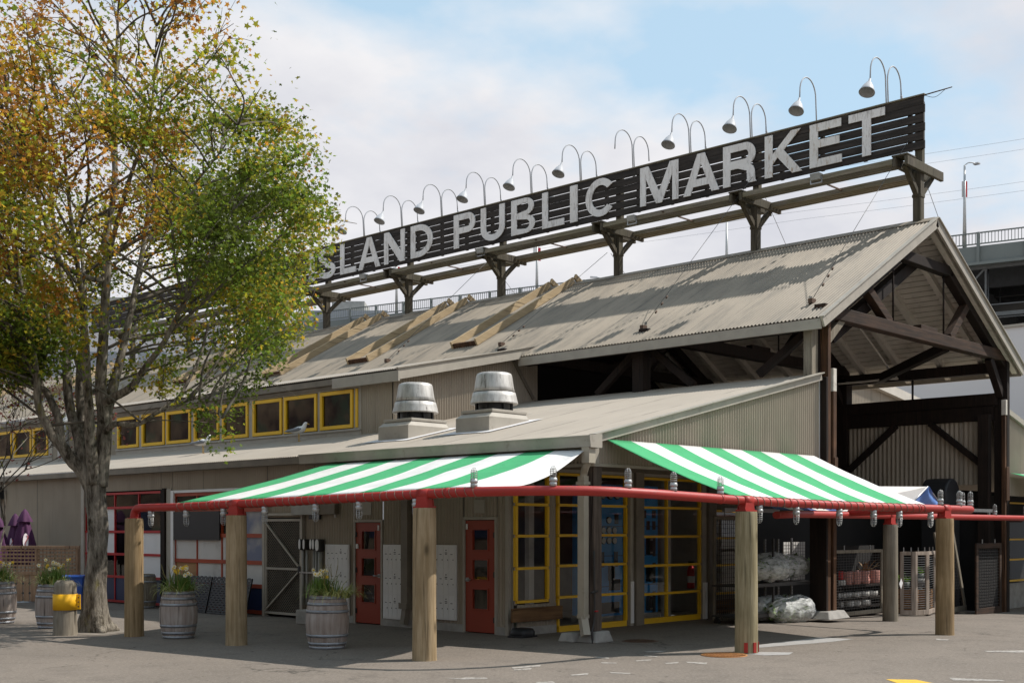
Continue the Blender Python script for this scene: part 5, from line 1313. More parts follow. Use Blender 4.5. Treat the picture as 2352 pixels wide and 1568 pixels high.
# ================================================================== barrels and bollard
def barrel(loc, h, rm, lb, hoops=(.03, .13, .24, .40, .60, .76, .87, .97), rz=0, mt='barrel'):
    t = thing('wine_barrel', lb, 'barrel planter', loc, rz, 'old wine barrels used as planters')
    re = rm * .80; n = 24 * 6; prof = lambda f: re + (rm - re) * (1 - (2*f - 1) ** 2)
    rj = [random.uniform(-.004, .004) for _ in range(24)]
    m = MB()
    def wob(a, z):
        i = (a / (2*PI) * 24); fr = i - int(i)
        g = max(0, 1 - min(fr, 1 - fr) / .10)
        return 1 + rj[int(i) % 24] / rm - .018 * g
    m.lathe([(prof(f) , f * h) for f in [i / 14 for i in range(15)]], n=n, wob=wob)
    m.lathe([(re * .98, h), (re * .91, h), (re * .91, h - .08)], n=48)
    m.build('staves', MT[mt], t)
    m = MB(); m.disc((0, 0, h - .05), re * .92, 40); m.build('soil', MT['soil'], t)
    for f in hoops:
        m = MB(); w_ = .022; r0, r1 = prof(f - w_/h) + .004, prof(f + w_/h) + .004
        m.lathe([(r0 - .003, f*h - w_), (r0 + .002, f*h - w_), (r1 + .002, f*h + w_), (r1 - .003, f*h + w_)], n=48)
        a = rz + 4.0
        m.cbox(((r0 + r1)/2 * math.cos(a), (r0 + r1)/2 * math.sin(a), f*h), (.01, .01, .03))
        m.build('hoop', MT['hoop'], t)
    return t
def blade(m, p, az, L, lean, droop, w, k=6, mi=0):
    p = Vector(p); d = Vector((math.cos(az), math.sin(az), 0)); sd_ = Vector((-d.y, d.x, 0))
    pts = []
    ang = PI/2 - lean
    for i in range(k + 1):
        pts.append(Vector(p)); ang2 = ang - droop * (i / k) ** 1.3
        p = p + (d * math.cos(ang2) + Vector((0, 0, math.sin(ang2)))) * (L / k)
    vs, fs = [], []
    for i, q in enumerate(pts):
        ww = w * (1 - (i / k) ** 2) * .5 + .0008
        vs += [q - sd_ * ww, q + sd_ * ww]
    m.add(vs, [(2*i, 2*i+1, 2*i+3, 2*i+2) for i in range(k)], mi, True)
    return pts[-1]
def planting(loc, r, lb, seed, nd=14, grass=110, hgt=.36, twigs=5, yellow=.3, violet=0, shift=(0, 0)):
    rr = random.Random(seed)
    t = thing('daffodil_planting', lb, 'flowers', loc, 0, 'flower plantings in the barrels')
    m = MB()
    stems = []
    for c in range(4):
        a0 = rr.uniform(0, 6.28); cx, cy = r * .55 * math.cos(a0), r * .55 * math.sin(a0)
        for i in range(46):
            blade(m, (cx + rr.gauss(0, .06), cy + rr.gauss(0, .06), 0), rr.uniform(0, 6.28), rr.uniform(.22, hgt), rr.uniform(.02, .38), rr.uniform(.1, .9), rr.uniform(.014, .024))
        stems.append((cx, cy))
    m.build('leaves', MT['blade'], t)
    m = MB()
    for i in range(grass):
        a = rr.uniform(0, 6.28); q = r * math.sqrt(rr.uniform(.2, 1))
        blade(m, (q * math.cos(a) + shift[0], q * math.sin(a) + shift[1], 0), a + rr.gauss(0, .5), rr.uniform(.26, .52), rr.uniform(.4, 1.05), rr.uniform(1.3, 2.3), .015)
    m.build('trailing_grass', MT['blade_pale'], t)
    for i in range(nd):
        cx, cy = rr.choice(stems); x, y = cx + rr.gauss(0, .08), cy + rr.gauss(0, .08); h = rr.uniform(hgt * .75, hgt * 1.15)
        az = rr.uniform(0, 6.28)
        m = MB(); tip = Vector((x + .03 * math.cos(az), y + .03 * math.sin(az), h)); m.tube([(x, y, 0), (x, y, h * .7), tip], .0035, 5); st = m.build('stem', MT['blade'], t)
        yel = rr.random() < yellow
        m = MB(); f_ = Vector((-.72 + rr.gauss(0, .3), -.65 + rr.gauss(0, .3), .15)).normalized(); u_ = f_.orthogonal().normalized(); w_ = f_.cross(u_)
        s_ = rr.uniform(.034, .046)
        for k_ in range(6):
            a = k_ * PI / 3; e = u_ * math.cos(a) + w_ * math.sin(a); g = u_ * math.cos(a + .5) + w_ * math.sin(a + .5); g2 = u_ * math.cos(a - .5) + w_ * math.sin(a - .5)
            m.add([tip, tip + g2 * s_ * .62, tip + e * s_, tip + g * s_ * .62], [(0, 1, 2, 3)])
        m.build('petals', MT['petal_yellow' if yel else 'petal_white'], st)
        m = MB(); m.tube([tip, tip + f_ * .022], [.010, .014], 8); m.build('trumpet', MT['petal_yellow'], st)
    m = MB()
    for i in range(twigs):
        a = rr.uniform(0, 6.28); pts = [Vector((r*.3*math.cos(a), r*.3*math.sin(a), 0))]
        d = Vector((math.cos(a) * .25, math.sin(a) * .25, 1)).normalized()
        for k_ in range(5): pts.append(pts[-1] + (d + Vector((rr.gauss(0, .12), rr.gauss(0, .12), 0))).normalized() * rr.uniform(.09, .15))
        m.tube(pts, [.006, .005, .005, .004, .003, .002], 5)
        for k_ in (2, 3): m.tube([pts[k_], pts[k_] + Vector((rr.gauss(0, .07), rr.gauss(0, .07), .16))], [.004, .002], 4)
    if twigs: m.build('twigs', MT['twig'], t)
    if violet:
        for i in range(violet):
            a = rr.uniform(0, 6.28); q = r * rr.uniform(.6, 1.05)
            m = MB(); c = Vector((q*math.cos(a), q*math.sin(a), rr.uniform(.04, .12)))
            for k_ in range(5): an = k_*1.257; m.add([c, c + Vector((.02*math.cos(an-.5), .02*math.sin(an-.5), .008)), c + Vector((.026*math.cos(an), .026*math.sin(an), .004)), c + Vector((.02*math.cos(an+.5), .02*math.sin(an+.5), .008))], [(0,1,2,3)])
            m.build('violet_flower', MT['petal_violet'], t)
    return t
B_ = [((752, 1490), .83, .335, 'grey wine barrel with a grassy planting, in front of the conduits', 'white daffodils and pale grass spilling over the barrel before the conduits', 11),
      ((410, 1466), .80, .315, 'brown and grey wine barrel between the leftmost pole and the black mats', 'white and yellow daffodils in the barrel between the leftmost poles', 23),
      ((122, 1443), .83, .32, 'pale wine barrel partly hidden by the yellow banded bollard', 'white daffodils and bare twigs in the barrel behind the bollard', 37),
      ((-2, 1432), .83, .33, 'pale wine barrel cut by the left picture edge', 'violet and white flowers in the barrel at the left picture edge', 41)]
for i, (b, h, rm, l1, l2, sdv) in enumerate(B_):
    q = onZ(*b); d_ = Vector((q.x - CAM.x, q.y - CAM.y, 0)).normalized(); q = q + d_ * rm * .6
    barrel((q.x, q.y, 0), h, rm, l1, rz=i * 1.3, hoops=(.03, .12, .27, .72, .85, .96) if i else (.025, .10, .25, .70, .84, .955))
    planting((q.x, q.y, h - .05), rm * .72, l2, sdv, 18 if i else 13, 220 if i == 0 else 110, .40 if i != 2 else .44, 6 if i in (0, 2, 3) else 3, .35 if i == 1 else .12, 14 if i == 3 else 0, (.06, -.08) if i == 0 else (0, 0))
q = onX(368, 1392, -.55)
barrel((-.45, yx(372) , 0), .80, .28, 'dark weathered barrel against the wall behind the left barrel', rz=2, mt='pole_grey', hoops=(.04, .2, .78, .95))
q = onZ(150, 1457)
t = thing('bollard', 'short grey timber bollard with a bright yellow metal band', 'bollard', (q.x, q.y, 0), .3)
m = MB(); r_ = .19
m.lathe([(r_ * 1.12, 0), (r_ * 1.08, .05), (r_ * 1.04, .25), (r_ * 1.02, .4), (r_ * 1.0, .85), (r_ * .98, .90), (r_ * .70, .955), (0, .96)], n=40, wob=lambda a, z: 1 + .03 * mnoise.noise(Vector((math.cos(a)*1.5, math.sin(a)*1.5, z*2.5))) + (.10 * math.exp(-((z - .30)/.10)**2 - ((a - 3.4)/.5)**2)))
m.build('timber', MT['pole_grey'], t)
m = MB(); m.lathe([(r_ * 1.06, .44), (r_ * 1.10, .44), (r_ * 1.10, .72), (r_ * 1.06, .72)], n=40)
for sg in (0, 1): m.box((r_ * 1.0, -.012 - sg * .03, .45), (r_ * 1.42, .0 - sg * .03, .71))
o = m.build('band', MT['band_yellow'], t); o.rotation_euler = (0, 0, R(-62))
m = MB()
for z in (.5, .58, .66): m.tube([(r_ * 1.28, -.06, z), (r_ * 1.28, .02, z)], .012, 6)
o = m.build('bolt', MT['rust_dark'], t); o.rotation_euler = (0, 0, R(-62))
# ================================================================== terrace: fence, parasols, bin
q0, q1 = onZ(183, 1392), onZ(-60, 1394)
fe = thing('lattice_fence', 'reddish wooden fence with a lattice top at the terrace', 'fence', (q0.x, q0.y, 0))
fo = fe.location.copy()
q1 = onZ(-110, 1391); q1.z = 0; q0.z = 0; dv = (q1 - q0).normalized(); Lf = (q1 - q0).length; nv = Vector((-dv.y, dv.x, 0))
zt2, zm = 1.42, .80
def fp(s_, z, off=0): return q0 + dv * s_ + nv * off + Vector((0, 0, z))
for z, hh in ((zt2, .07), (zm, .08)):
    m = MB(); m.bar(fp(0, z), fp(Lf, z), .09, hh); m.build('rail', MT['lattice'], fe, .005, fo)
for s_ in (.04, Lf / 3, Lf * 2 / 3, Lf - .04):
    m = MB(); m.bar(fp(s_, .05), fp(s_, zt2), .08, .08); m.build('post', MT['lattice'], fe, .005, fo)
m = MB()
for i in range(6): z = zm + .09 + i * .09; m.bar(fp(.05, z, .02), fp(Lf, z, .02), .012, .042)
for i in range(int(Lf / .09) - 1): s_ = .09 + i * .09; m.bar(fp(s_, zm + .04, 0), fp(s_, zt2 - .03, 0), .042, .012)
m.build('lattice_panel', MT['lattice'], fe, 0, fo)
m = MB()
for i in range(int(Lf / .165)):
    s_ = .08 + i * .165
    m.bar(fp(s_ + .07, .12), fp(s_ + .07, zm - .03), .148, .022, up=nv)
m.build('picket_panel', MT['lattice'], fe, .006, fo)
m = MB()
for i in range(int(Lf / .165)):
    for z in (.32, .55): c = fp(.08 + i * .165 - .012, z, .014); m.add([c + Vector((0,0,-.035)), c + dv * .035, c + Vector((0,0,.035)), c - dv * .035], [(0,1,2,3)])
m.build('cutout', MT['print'], fe, 0, fo)
def parasol(loc, h, lb, s=1.0, seed=0):
    t = thing('closed_parasol', lb, 'parasol', loc, seed, 'closed purple parasols on the terrace')
    rr = random.Random(seed)
    fold = lambda a, z: 1 + .17 * math.cos(a * 8 + z * 1.5) * min(1, max(0, (h - .1 - z))) + .05 * math.cos(a * 3 + seed)
    m = MB(); m.lathe([(.33 * s, h - 1.35), (.30 * s, h - 1.1), (.22 * s, h - .7), (.13 * s, h - .36), (.10 * s, h - .26)], n=64, wob=fold); m.build('canopy', MT['purple'], t)
    m = MB(); m.lathe([(.19 * s, h - .33), (.165 * s, h - .26), (.08 * s, h - .08), (.03 * s, h - .02), (0, h)], n=48, wob=lambda a, z: 1 + .12 * math.cos(a * 6) * max(0, h - .05 - z) * 3); m.build('top_flap', MT['purple'], t)
    m = MB(); m.tube([(0, 0, 0), (0, 0, h - .05)], .025, 8); m.build('pole', MT['steel'], t)
    m = MB(); m.lathe([(.0, .06), (.26, .05), (.28, 0)], n=24); m.build('base', MT['steel'], t)
    return t
qq = [(57, 1168, 31.0, 1.0, 'tallest closed purple parasol behind the lattice fence'), (35, 1178, 31.9, .95, 'closed purple parasol behind the tallest one'), (-8, 1180, 30.8, 1.15, 'closed purple parasol at the left picture edge')]
for i, (x, y, d_, s_, lb) in enumerate(qq):
    p = at(x, y, d_); t = parasol((p.x, p.y, 0), p.z, lb, s_, i + 1)
    if i < 2:
        # oval white print on the folded canvas
        dirc = Vector((CAM.x - p.x, CAM.y - p.y, 0)).normalized(); sd_ = Vector((-dirc.y, dirc.x, 0))
        m = MB(); c = Vector((0, 0, p.z - .82))
        for k_, (ox, w_, hgt) in enumerate(((.02, .065, .20),) if i == 0 else ((-.10, .035, .17),)):
            m.prism([c + dirc * (.30 * s_) + sd_ * (ox + w_ * math.cos(a)) + Vector((0, 0, hgt * math.sin(a))) - dirc * (.10 * math.sin(a)) for a in [2*PI*j/20 for j in range(20)]], dirc * .006)
        o = m.build('print', MT['logo_white'], t); o.rotation_euler = (0, 0, -t.rotation_euler.z)
        m = MB(); ox = .04 if i == 0 else -.09
        m.tube([c + dirc * (.318 * s_) + sd_ * (ox + .035 * math.sin(a * 2.2)) + Vector((0, 0, .14 * math.cos(a))) - dirc * (.10 * .7 * math.cos(a)) for a in [PI * j / 12 for j in range(13)]], .008, 5)
        o = m.build('print_line', MT['red_frame'], t); o.rotation_euler = (0, 0, -t.rotation_euler.z)
q = onZ(170, 1393)
q = onZ(170, 1399)
t = thing('wheeled_bin', 'blue plastic bin between the barrel and the tree trunk', 'bin', (q.x, q.y, 0), R(-40)); t.scale = (.74, .74, .92)
m = MB(); m.add([(-.30,-.36,.06),(.30,-.36,.06),(.30,.42,.06),(-.30,.42,.06),(-.36,-.46,.80),(.36,-.46,.80),(.36,.52,.80),(-.36,.52,.80)], [(0,3,2,1),(0,1,5,4),(1,2,6,5),(2,3,7,6),(3,0,4,7)]); m.build('body', MT['bin'], t, .02)
m = MB(); m.box((-.39, -.49, .80), (.39, .55, .86)); m.box((-.41, -.2, .76), (-.36, .2, .83)); m.build('lid', MT['bin'], t, .015)
for y in (-.3, .35):
    m = MB(); m.tube([(-.33, y, .09), (-.27, y, .09)], .09, 14); m.build('wheel', MT['galv'], t)

# ================================================================== gulls
def gull(px, rz, X, lb):
    q = onX(px, 1000, X); q.z = zlean(X)
    t = thing('seagull', lb, 'gull', (q.x, q.y, q.z + .012), rz, 'gulls standing on the low roof')
    m = MB(); m.tube(catmull([(-.30, 0, .235), (-.22, 0, .25), (-.12, 0, .255), (0, 0, .27), (.10, 0, .30), (.145, 0, .36), (.165, 0, .405), (.19, 0, .425), (.225, 0, .42)], 4),
        [r_ for a, b in zip([.012, .035, .065, .088, .078, .052, .045, .043, .026], [.035, .065, .088, .078, .052, .045, .043, .026, .01]) for r_ in [a + (b - a) * k / 4 for k in range(4)]][:32] + [.012], 14)
    m.build('body', MT['gull_white'], t)
    for sg in (-1, 1):
        m = MB(); m.tube(catmull([(.09, sg*.066, .30), (.02, sg*.085, .285), (-.12, sg*.07, .265), (-.26, sg*.035, .25), (-.37, sg*.015, .238)], 4), [.02]*3 + [.045]*6 + [.035]*5 + [.015]*2 + [.006], 10); m.build('wing', MT['gull_grey'], t)
        m = MB(); m.tube([(.0, sg*.03, .2), (.01, sg*.032, .09), (.005, sg*.032, .0)], .007, 6); m.bar((.0, sg*.032, .006), (.05, sg*.032, .004), .03, .008); m.build('leg', MT['gull_beak'], t)
    m = MB(); m.tube([(.225, 0, .418), (.26, 0, .414), (.285, 0, .402)], [.014, .011, .004], 8); m.build('beak', MT['gull_beak'], t)
    return t
gull(686, R(-60), 2.55, 'grey and white gull facing right on the low roof below the clerestory windows')
gull(466, R(-55), 1.6, 'grey and white gull on the low roof beside the hanging leaves')
# ================================================================== the big tree
TD = 22.0
def tp(x, y, dd=0.0): return at(x, y, TD + dd)
TB = onZ(216, 1448); TB.z = 0
tree = thing('maple_tree', 'big autumn maple with grey forked trunk and green and orange leaves', 'tree', (TB.x, TB.y, 0))
m = MB()
trunk_pts = [(222,1449,0),(219,1430,0),(219,1390,0),(220,1330,0),(222,1260,0),(224,1200,0),(220,1140,0),(218,1098,0)]
tr_r = [.32, .262, .212, .188, .178, .175, .183, .195]
P_ = catmull([tp(*p) for p in trunk_pts], 6); P_[0].z = -.02
rs_ = [tr_r[min(i // 6, 6)] + (tr_r[min(i // 6 + 1, 7)] - tr_r[min(i // 6, 6)]) * ((i % 6) / 6) for i in range(len(P_))]
def limb(m, pts, rs, k=6, n=12, rough=.0):
    Q = catmull([tp(*p) for p in pts], k)
    rr = []
    for i in range(len(Q)):
        f = i / (len(Q) - 1) * (len(rs) - 1); j = min(int(f), len(rs) - 2); rr.append(rs[j] + (rs[j+1] - rs[j]) * (f - j))
    b = len(m.v); m.tube(Q, rr, n)
    if rough:
        for i in range(b, len(m.v)):
            q = Vector(m.v[i]); c = Q[min((i - b) // n, len(Q) - 1)]
            d_ = (q - c); s_ = 1 + rough * mnoise.noise(Vector((q.x * 7, q.y * 7, q.z * 1.3))) + rough * .6 * mnoise.noise(Vector((q.x * 17, q.y * 17, q.z * 3)))
            m.v[i] = tuple(c + d_ * s_)
    return Q
Qt = P_; b = len(m.v); m.tube(Qt, rs_, 32)
for i in range(b, len(m.v)):
    q = Vector(m.v[i]); j = min((i - b) // 32, len(Qt) - 1); c = Qt[j]; d_ = q - c
    flare = max(0, 1 - q.z / .35)
    an = math.atan2(d_.y, d_.x)
    m.v[i] = tuple(c + d_ * (1 + .16 * mnoise.noise(Vector((q.x * 6, q.y * 6, q.z * 1.1))) + .08 * mnoise.noise(Vector((q.x * 16, q.y * 16, q.z * 3))) + flare * .28 * math.cos(an * 4 + 1)))
STEMS = [
 [((216,1125,0),(190,1080,-.1),(160,1050,-.2),(140,1022,-.3),(112,985,-.4),(88,930,-.5),(84,860,-.6),(60,720,-.8),(30,560,-1.0),(0,400,-1.1)), (.15,.13,.115,.10,.085,.07,.06,.045,.03,.012)],
 [((140,1022,-.3),(134,960,-.2),(110,905,0),(92,870,.1),(110,740,.3),(70,520,.8),(40,300,1.1)), (.085,.07,.065,.055,.045,.03,.01)],
 [((190,1085,-.1),(182,1010,.0),(162,940,.2),(154,862,.3),(150,700,.7),(120,480,1.3),(110,250,1.6)), (.12,.10,.085,.08,.055,.035,.01)],
 [((205,1110,.1),(196,1030,.2),(186,930,.4),(183,860,.5),(195,700,1.0),(180,480,1.6)), (.13,.11,.09,.075,.05,.012)],
 [((215,1110,-.1),(208,1020,-.3),(204,930,-.5),(200,860,-.6),(190,700,-1.1),(160,480,-1.6),(140,250,-2.0)), (.12,.10,.08,.07,.05,.03,.01)],
 [((225,1115,0),(236,1040,0),(240,960,0),(232,880,0),(238,760,0),(246,600,0),(240,560,.0),(262,440,.0),(264,280,.0),(268,120,.0),(276,-80,.0)), (.16,.15,.125,.10,.085,.07,.066,.055,.042,.028,.008)],
 [((240,960,0),(262,880,.2),(275,830,.3),(300,720,.6),(330,560,1.1),(360,330,1.5),(380,120,1.7)), (.11,.085,.075,.06,.045,.028,.008)],
 [((238,930,0),(262,912,-.2),(300,890,-.4),(328,852,-.6),(380,780,-1.0),(430,680,-1.4),(500,560,-1.8),(560,420,-2.0)), (.09,.075,.07,.06,.045,.035,.022,.008)],
 [((238,1000,0),(262,974,-.3),(300,976,-.5),(326,970,-.6),(360,948,-.8),(400,935,-.9),(457,915,-1.1),(510,960,-1.3)), (.06,.05,.042,.04,.03,.022,.014,.006)],
 [((240,640,0),(210,640,-.3),(140,600,-.8),(90,470,-1.2),(40,330,-1.6),(10,230,-1.8)), (.055,.05,.042,.03,.02,.008)],
 [((246,600,0),(280,470,-.4),(312,370,-.8),(340,300,-1.1),(352,200,-1.3),(360,60,-1.4)), (.045,.04,.033,.025,.015,.006)],
 [((250,590,0),(300,560,-.4),(360,520,-.8),(440,430,-1.2),(520,330,-1.5),(600,200,-1.7)), (.04,.034,.028,.02,.014,.006)],
]
BR = []
for pts, rs in STEMS:
    BR.append(limb(m, pts, rs, 6, 14, .14))
# secondary branches inside the crown
rr = random.Random(5)
tab = [(-260,120),(-150,230),(-50,340),(60,430),(190,430),(340,510),(500,600),(620,590),(740,545),(850,450),(950,330),(1050,250)]
def envR(y):
    for (a, b_), (c, d_) in zip(tab, tab[1:]):
        if y <= c: return b_ + (d_ - b_) * (y - a) / (c - a)
    return 240
FWD = Vector((B2[1], A2[1], 0)); RGT = Vector((B2[0], A2[0], 0))
def env_pt(y, az, f):
    """point of the crown envelope at height of row y: az 0 = right in the photograph, 90 = away"""
    Rm = envR(y) * TD / F * f
    c = tp(240, y)
    return c + RGT * (Rm * math.cos(az)) + FWD * (Rm * .92 * math.sin(az))
TIPS = []
mb = MB()
allp = [q for Q in BR for q in Q[len(Q)//3:] if q.z > 3.6]
for i in range(250):
    y = rr.triangular(-200, 1000, 420); az = rr.uniform(0, 2 * PI); f = rr.uniform(.55, 1.02)
    if i >= 210: y = rr.uniform(640, 850); az = rr.uniform(2.5, 3.9); f = rr.uniform(.35, 1.0)
    if y > 860 and not (math.cos(az) > .25): continue
    e = env_pt(y, az, f)
    cand = [q for q in rr.sample(allp, 60) if q.z < e.z - .2]
    if not cand: continue
    s_ = min(cand, key=lambda q: (q - e).length + .5 * abs((e.z - q.z) - .8 * (e.xy - q.xy).length))
    L_ = (e - s_).length
    mid = s_.lerp(e, .5) + Vector((rr.gauss(0, .1), rr.gauss(0, .1), rr.uniform(-.02, .16))) * L_
    Q = catmull([s_, s_.lerp(mid, .5) + Vector((rr.gauss(0,.06), rr.gauss(0,.06), .04)), mid, mid.lerp(e, .55) + Vector((rr.gauss(0,.07), rr.gauss(0,.07), .05)), e], 4)
    r0 = .008 + .0055 * L_
    mb.tube(Q, [r0 * (1 - i_ / len(Q)) + .004 for i_ in range(len(Q))], 6)
    for q in Q[len(Q)//2:]: TIPS.append((q, 1.0))
    for k_ in range(5):
        q = Q[rr.randrange(len(Q)//2, len(Q))]
        d_ = (e - s_).normalized() + Vector((rr.gauss(0, .6), rr.gauss(0, .6), rr.gauss(.15, .4)))
        t1 = q + d_.normalized() * rr.uniform(.3, .8)
        mb.tube([q, q.lerp(t1, .5) + Vector((0, 0, .04)), t1], [.007, .005, .003], 5)
        TIPS.append((t1, 1.2)); TIPS.append((q.lerp(t1, .6), .8))
trunk = m.build('trunk', MT['bark'], tree, 0, tree.location)
mb.build('branches', MT['bark_fine'], tree, 0, tree.location)
# leaves: clusters round the twigs
LV = np.array([(0,0),(.30,-.08),(.22,.20),(.56,.42),(.20,.50),(0,1.0),(-.20,.50),(-.56,.42),(-.22,.20),(-.30,-.08)], dtype=float)
def leaf_mesh(name, pos, size, mats, midx, parent, off):
    n = len(pos); kv = len(LV)
    nrm = rng.normal(size=(n, 3)); nrm[:, 2] = np.abs(nrm[:, 2]) * 1.1 + .25
    nrm /= np.linalg.norm(nrm, axis=1)[:, None]
    a = rng.normal(size=(n, 3)); a[:, 2] -= .6
    a -= nrm * (a * nrm).sum(1)[:, None]; a /= np.linalg.norm(a, axis=1)[:, None]
    b_ = np.cross(nrm, a)
    curl = rng.uniform(-.25, .15, size=n)
    V = pos[:, None, :] + size[:, None, None] * (b_[:, None, :] * LV[None, :, 0:1] + a[:, None, :] * LV[None, :, 1:2] + nrm[:, None, :] * (curl[:, None, None] * (np.abs(LV[None, :, 0:1]) * 1.2 + LV[None, :, 1:2] ** 2 * .5)))
    V = V.reshape(-1, 3) - np.array(off)
    me = bpy.data.meshes.new(name)
    me.vertices.add(n * kv); me.vertices.foreach_set('co', V.ravel())
    me.loops.add(n * kv); me.loops.foreach_set('vertex_index', np.arange(n * kv, dtype=np.int32))
    me.polygons.add(n); me.polygons.foreach_set('loop_start', np.arange(n, dtype=np.int32) * kv)
    try: me.polygons.foreach_set('loop_total', np.full(n, kv, dtype=np.int32))
    except Exception: pass
    for q in mats: me.materials.append(q)
    me.polygons.foreach_set('material_index', midx.astype(np.int32))
    me.update(calc_edges=True); me.validate()
    o = bpy.data.objects.new(name, me); COL.objects.link(o); o.parent = parent
    return o
pts, siz = [], []
N_T = 150000
wts = []
for q, w_ in TIPS:
    px, py, d_ = proj(q)
    k = w_
    if py < 260: k *= .55
    if py < 120 and px < 560: k *= .6
    if px > 470: k *= 1.1
    if px > 560 and py > 380: k *= 1.5
    if px < 330 and 620 < py < 880: k *= 1.9
    if py > 720 and px > 380: k *= .62
    if py > 860 and px > 300: k *= .7
    wts.append(k)
wts = np.array(wts); wts /= wts.sum()
idx = rng.choice(len(TIPS), size=N_T, p=wts)
cen = np.array([tuple(q) for q, _ in TIPS])[idx]
sig = rng.choice([.12, .24, .42], size=N_T, p=[.3, .4, .3])
pos = cen + rng.normal(size=(N_T, 3)) * sig[:, None] * np.array([1, 1, .8])
# the low hanging spray on the right
ns = 900
t_ = rng.uniform(0, 1, ns) ** .7
sp0, sp1 = np.array(tp(400, 900, -.9)), np.array(tp(515, 1030, -1.3))
sp = sp0 + (sp1 - sp0) * t_[:, None] + rng.normal(size=(ns, 3)) * (np.array([.34, .34, .30]) * (1 - .4 * t_)[:, None])
pos = np.vstack([pos, sp])
# keep leaves clear of the trunk zone below the crown
dx, dy = pos[:, 0] - CAM.x, pos[:, 1] - CAM.y
xc = dx * B2[0] + dy * A2[0]; yc = dx * B2[1] + dy * A2[1]
PX = CX + F * xc / yc; PY = HY - F * (pos[:, 2] - EYE) / yc
low = np.interp(PX, [-300, 0, 60, 120, 300, 390, 440, 480, 530, 560], [960, 910, 885, 872, 892, 912, 960, 1045, 1062, 1000])
right = np.interp(PY, [-300, -60, 30, 110, 190, 260, 340, 420, 500, 560, 650, 740, 820, 900, 980, 1060], [500, 640, 700, 735, 700, 722, 752, 745, 805, 800, 732, 722, 665, 590, 548, 540])
jit = rng.normal(size=len(PX)) * 14 - np.abs(rng.normal(size=len(PX))) * np.interp(PY, [430, 520, 660, 780], [0, 22, 26, 0])
keep = (PY < low + jit * .6) & (PX < right + jit) & ((pos[:, 0] < -.35) | ((pos[:, 2] > 4.5) & (pos[:, 0] < 1.6)) | ((pos[:, 2] > 6.8) & (pos[:, 0] < 5)))
gap = np.array([mnoise.noise(Vector((p[0] * .95 + 11, p[1] * .95, p[2] * 1.25))) + .5 * mnoise.noise(Vector((p[0] * 2.3, p[1] * 2.3 + 5, p[2] * 2.6))) for p in pos])
keep &= rng.uniform(size=len(PX)) < np.clip(np.interp(PY, [0, 200, 420, 800, 900], [.52, .66, .98, .95, .75]) + 1.5 * gap, .10, 1.0)
pos = pos[keep]; PX = PX[keep]; PY = PY[keep]
n = len(pos)
siz = rng.uniform(.045, .098, n) * np.interp(PY, [0, 180, 320], [1.25, 1.15, 1.0])
# hue: broad patches of turning leaves
f1 = np.array([mnoise.noise(Vector((p[0] * .42 + 3, p[1] * .42, p[2] * .42))) for p in pos])
f2 = np.array([mnoise.noise(Vector((p[0] * 1.25, p[1] * 1.25 + 7, p[2] * 1.25))) for p in pos])
warm = -.12 + .95 * f1 + .75 * f2 + np.interp(PX, [-100, 60, 250, 420, 600, 800], [.34, .22, .08, -.06, -.16, -.16]) + np.interp(PY, [0, 200, 450, 700, 900], [.22, .24, .08, -.10, -.30]) + rng.normal(size=n) * .21
mi = np.digitize(warm, [-.52, -.20, .02, .20, .36, .62])
# the green patch in the middle
leaf_mesh('leaves', pos, siz, LEAF, mi, tree, tree.location)

# ------------------------------------------------------------------ red twiggy shrub on the left
c0 = at(-30, 1400, 24.5); c0.z = 0
t = thing('red_leaf_tree', 'small twiggy tree with dull red leaves behind the maple at the left edge', 'tree', c0)
m = MB(); tips = []
rr = random.Random(12)
def grow(p, d_, L_, r_, lev):
    q = p + d_ * L_
    m.tube([p, p.lerp(q, .5) + Vector((rr.gauss(0,.03), rr.gauss(0,.03), rr.gauss(0,.03))), q], [r_, r_ * .85, r_ * .65], 6)
    if lev == 0: tips.append(q); return
    for k in range(rr.choice((2, 3))):
        d2 = (d_ + Vector((rr.gauss(0, .45), rr.gauss(0, .45), rr.gauss(.12, .25)))).normalized()
        grow(q, d2, L_ * rr.uniform(.62, .85), r_ * .62, lev - 1)
    tips.append(q)
for k in range(3): grow(c0.copy(), Vector((rr.gauss(0, .15), rr.gauss(0, .15), 1)).normalized(), 2.0, .03, 5)
for k in range(4): grow(c0 + Vector((0, 0, 2.4)), (RGT * rr.uniform(.2, 1) + Vector((0, 0, rr.uniform(.5, 1)))).normalized(), 1.0, .018, 4)
m.build('trunk', MT['bark_fine'], t, 0, c0)
tp_ = np.array([tuple(q) for q in tips if q.z > 2.9]); ix = rng.integers(0, len(tp_), 2600)
ps = tp_[ix] + rng.normal(size=(2600, 3)) * .12
leaf_mesh('leaves', ps, rng.uniform(.04, .085, len(ps)), [MT['leaf_red'], LEAF[2]], (rng.uniform(size=len(ps)) > .6) * 1, t, c0)
# ================================================================== stock at the open bay
def yz(x, y, Y): return onY(x, y, Y)
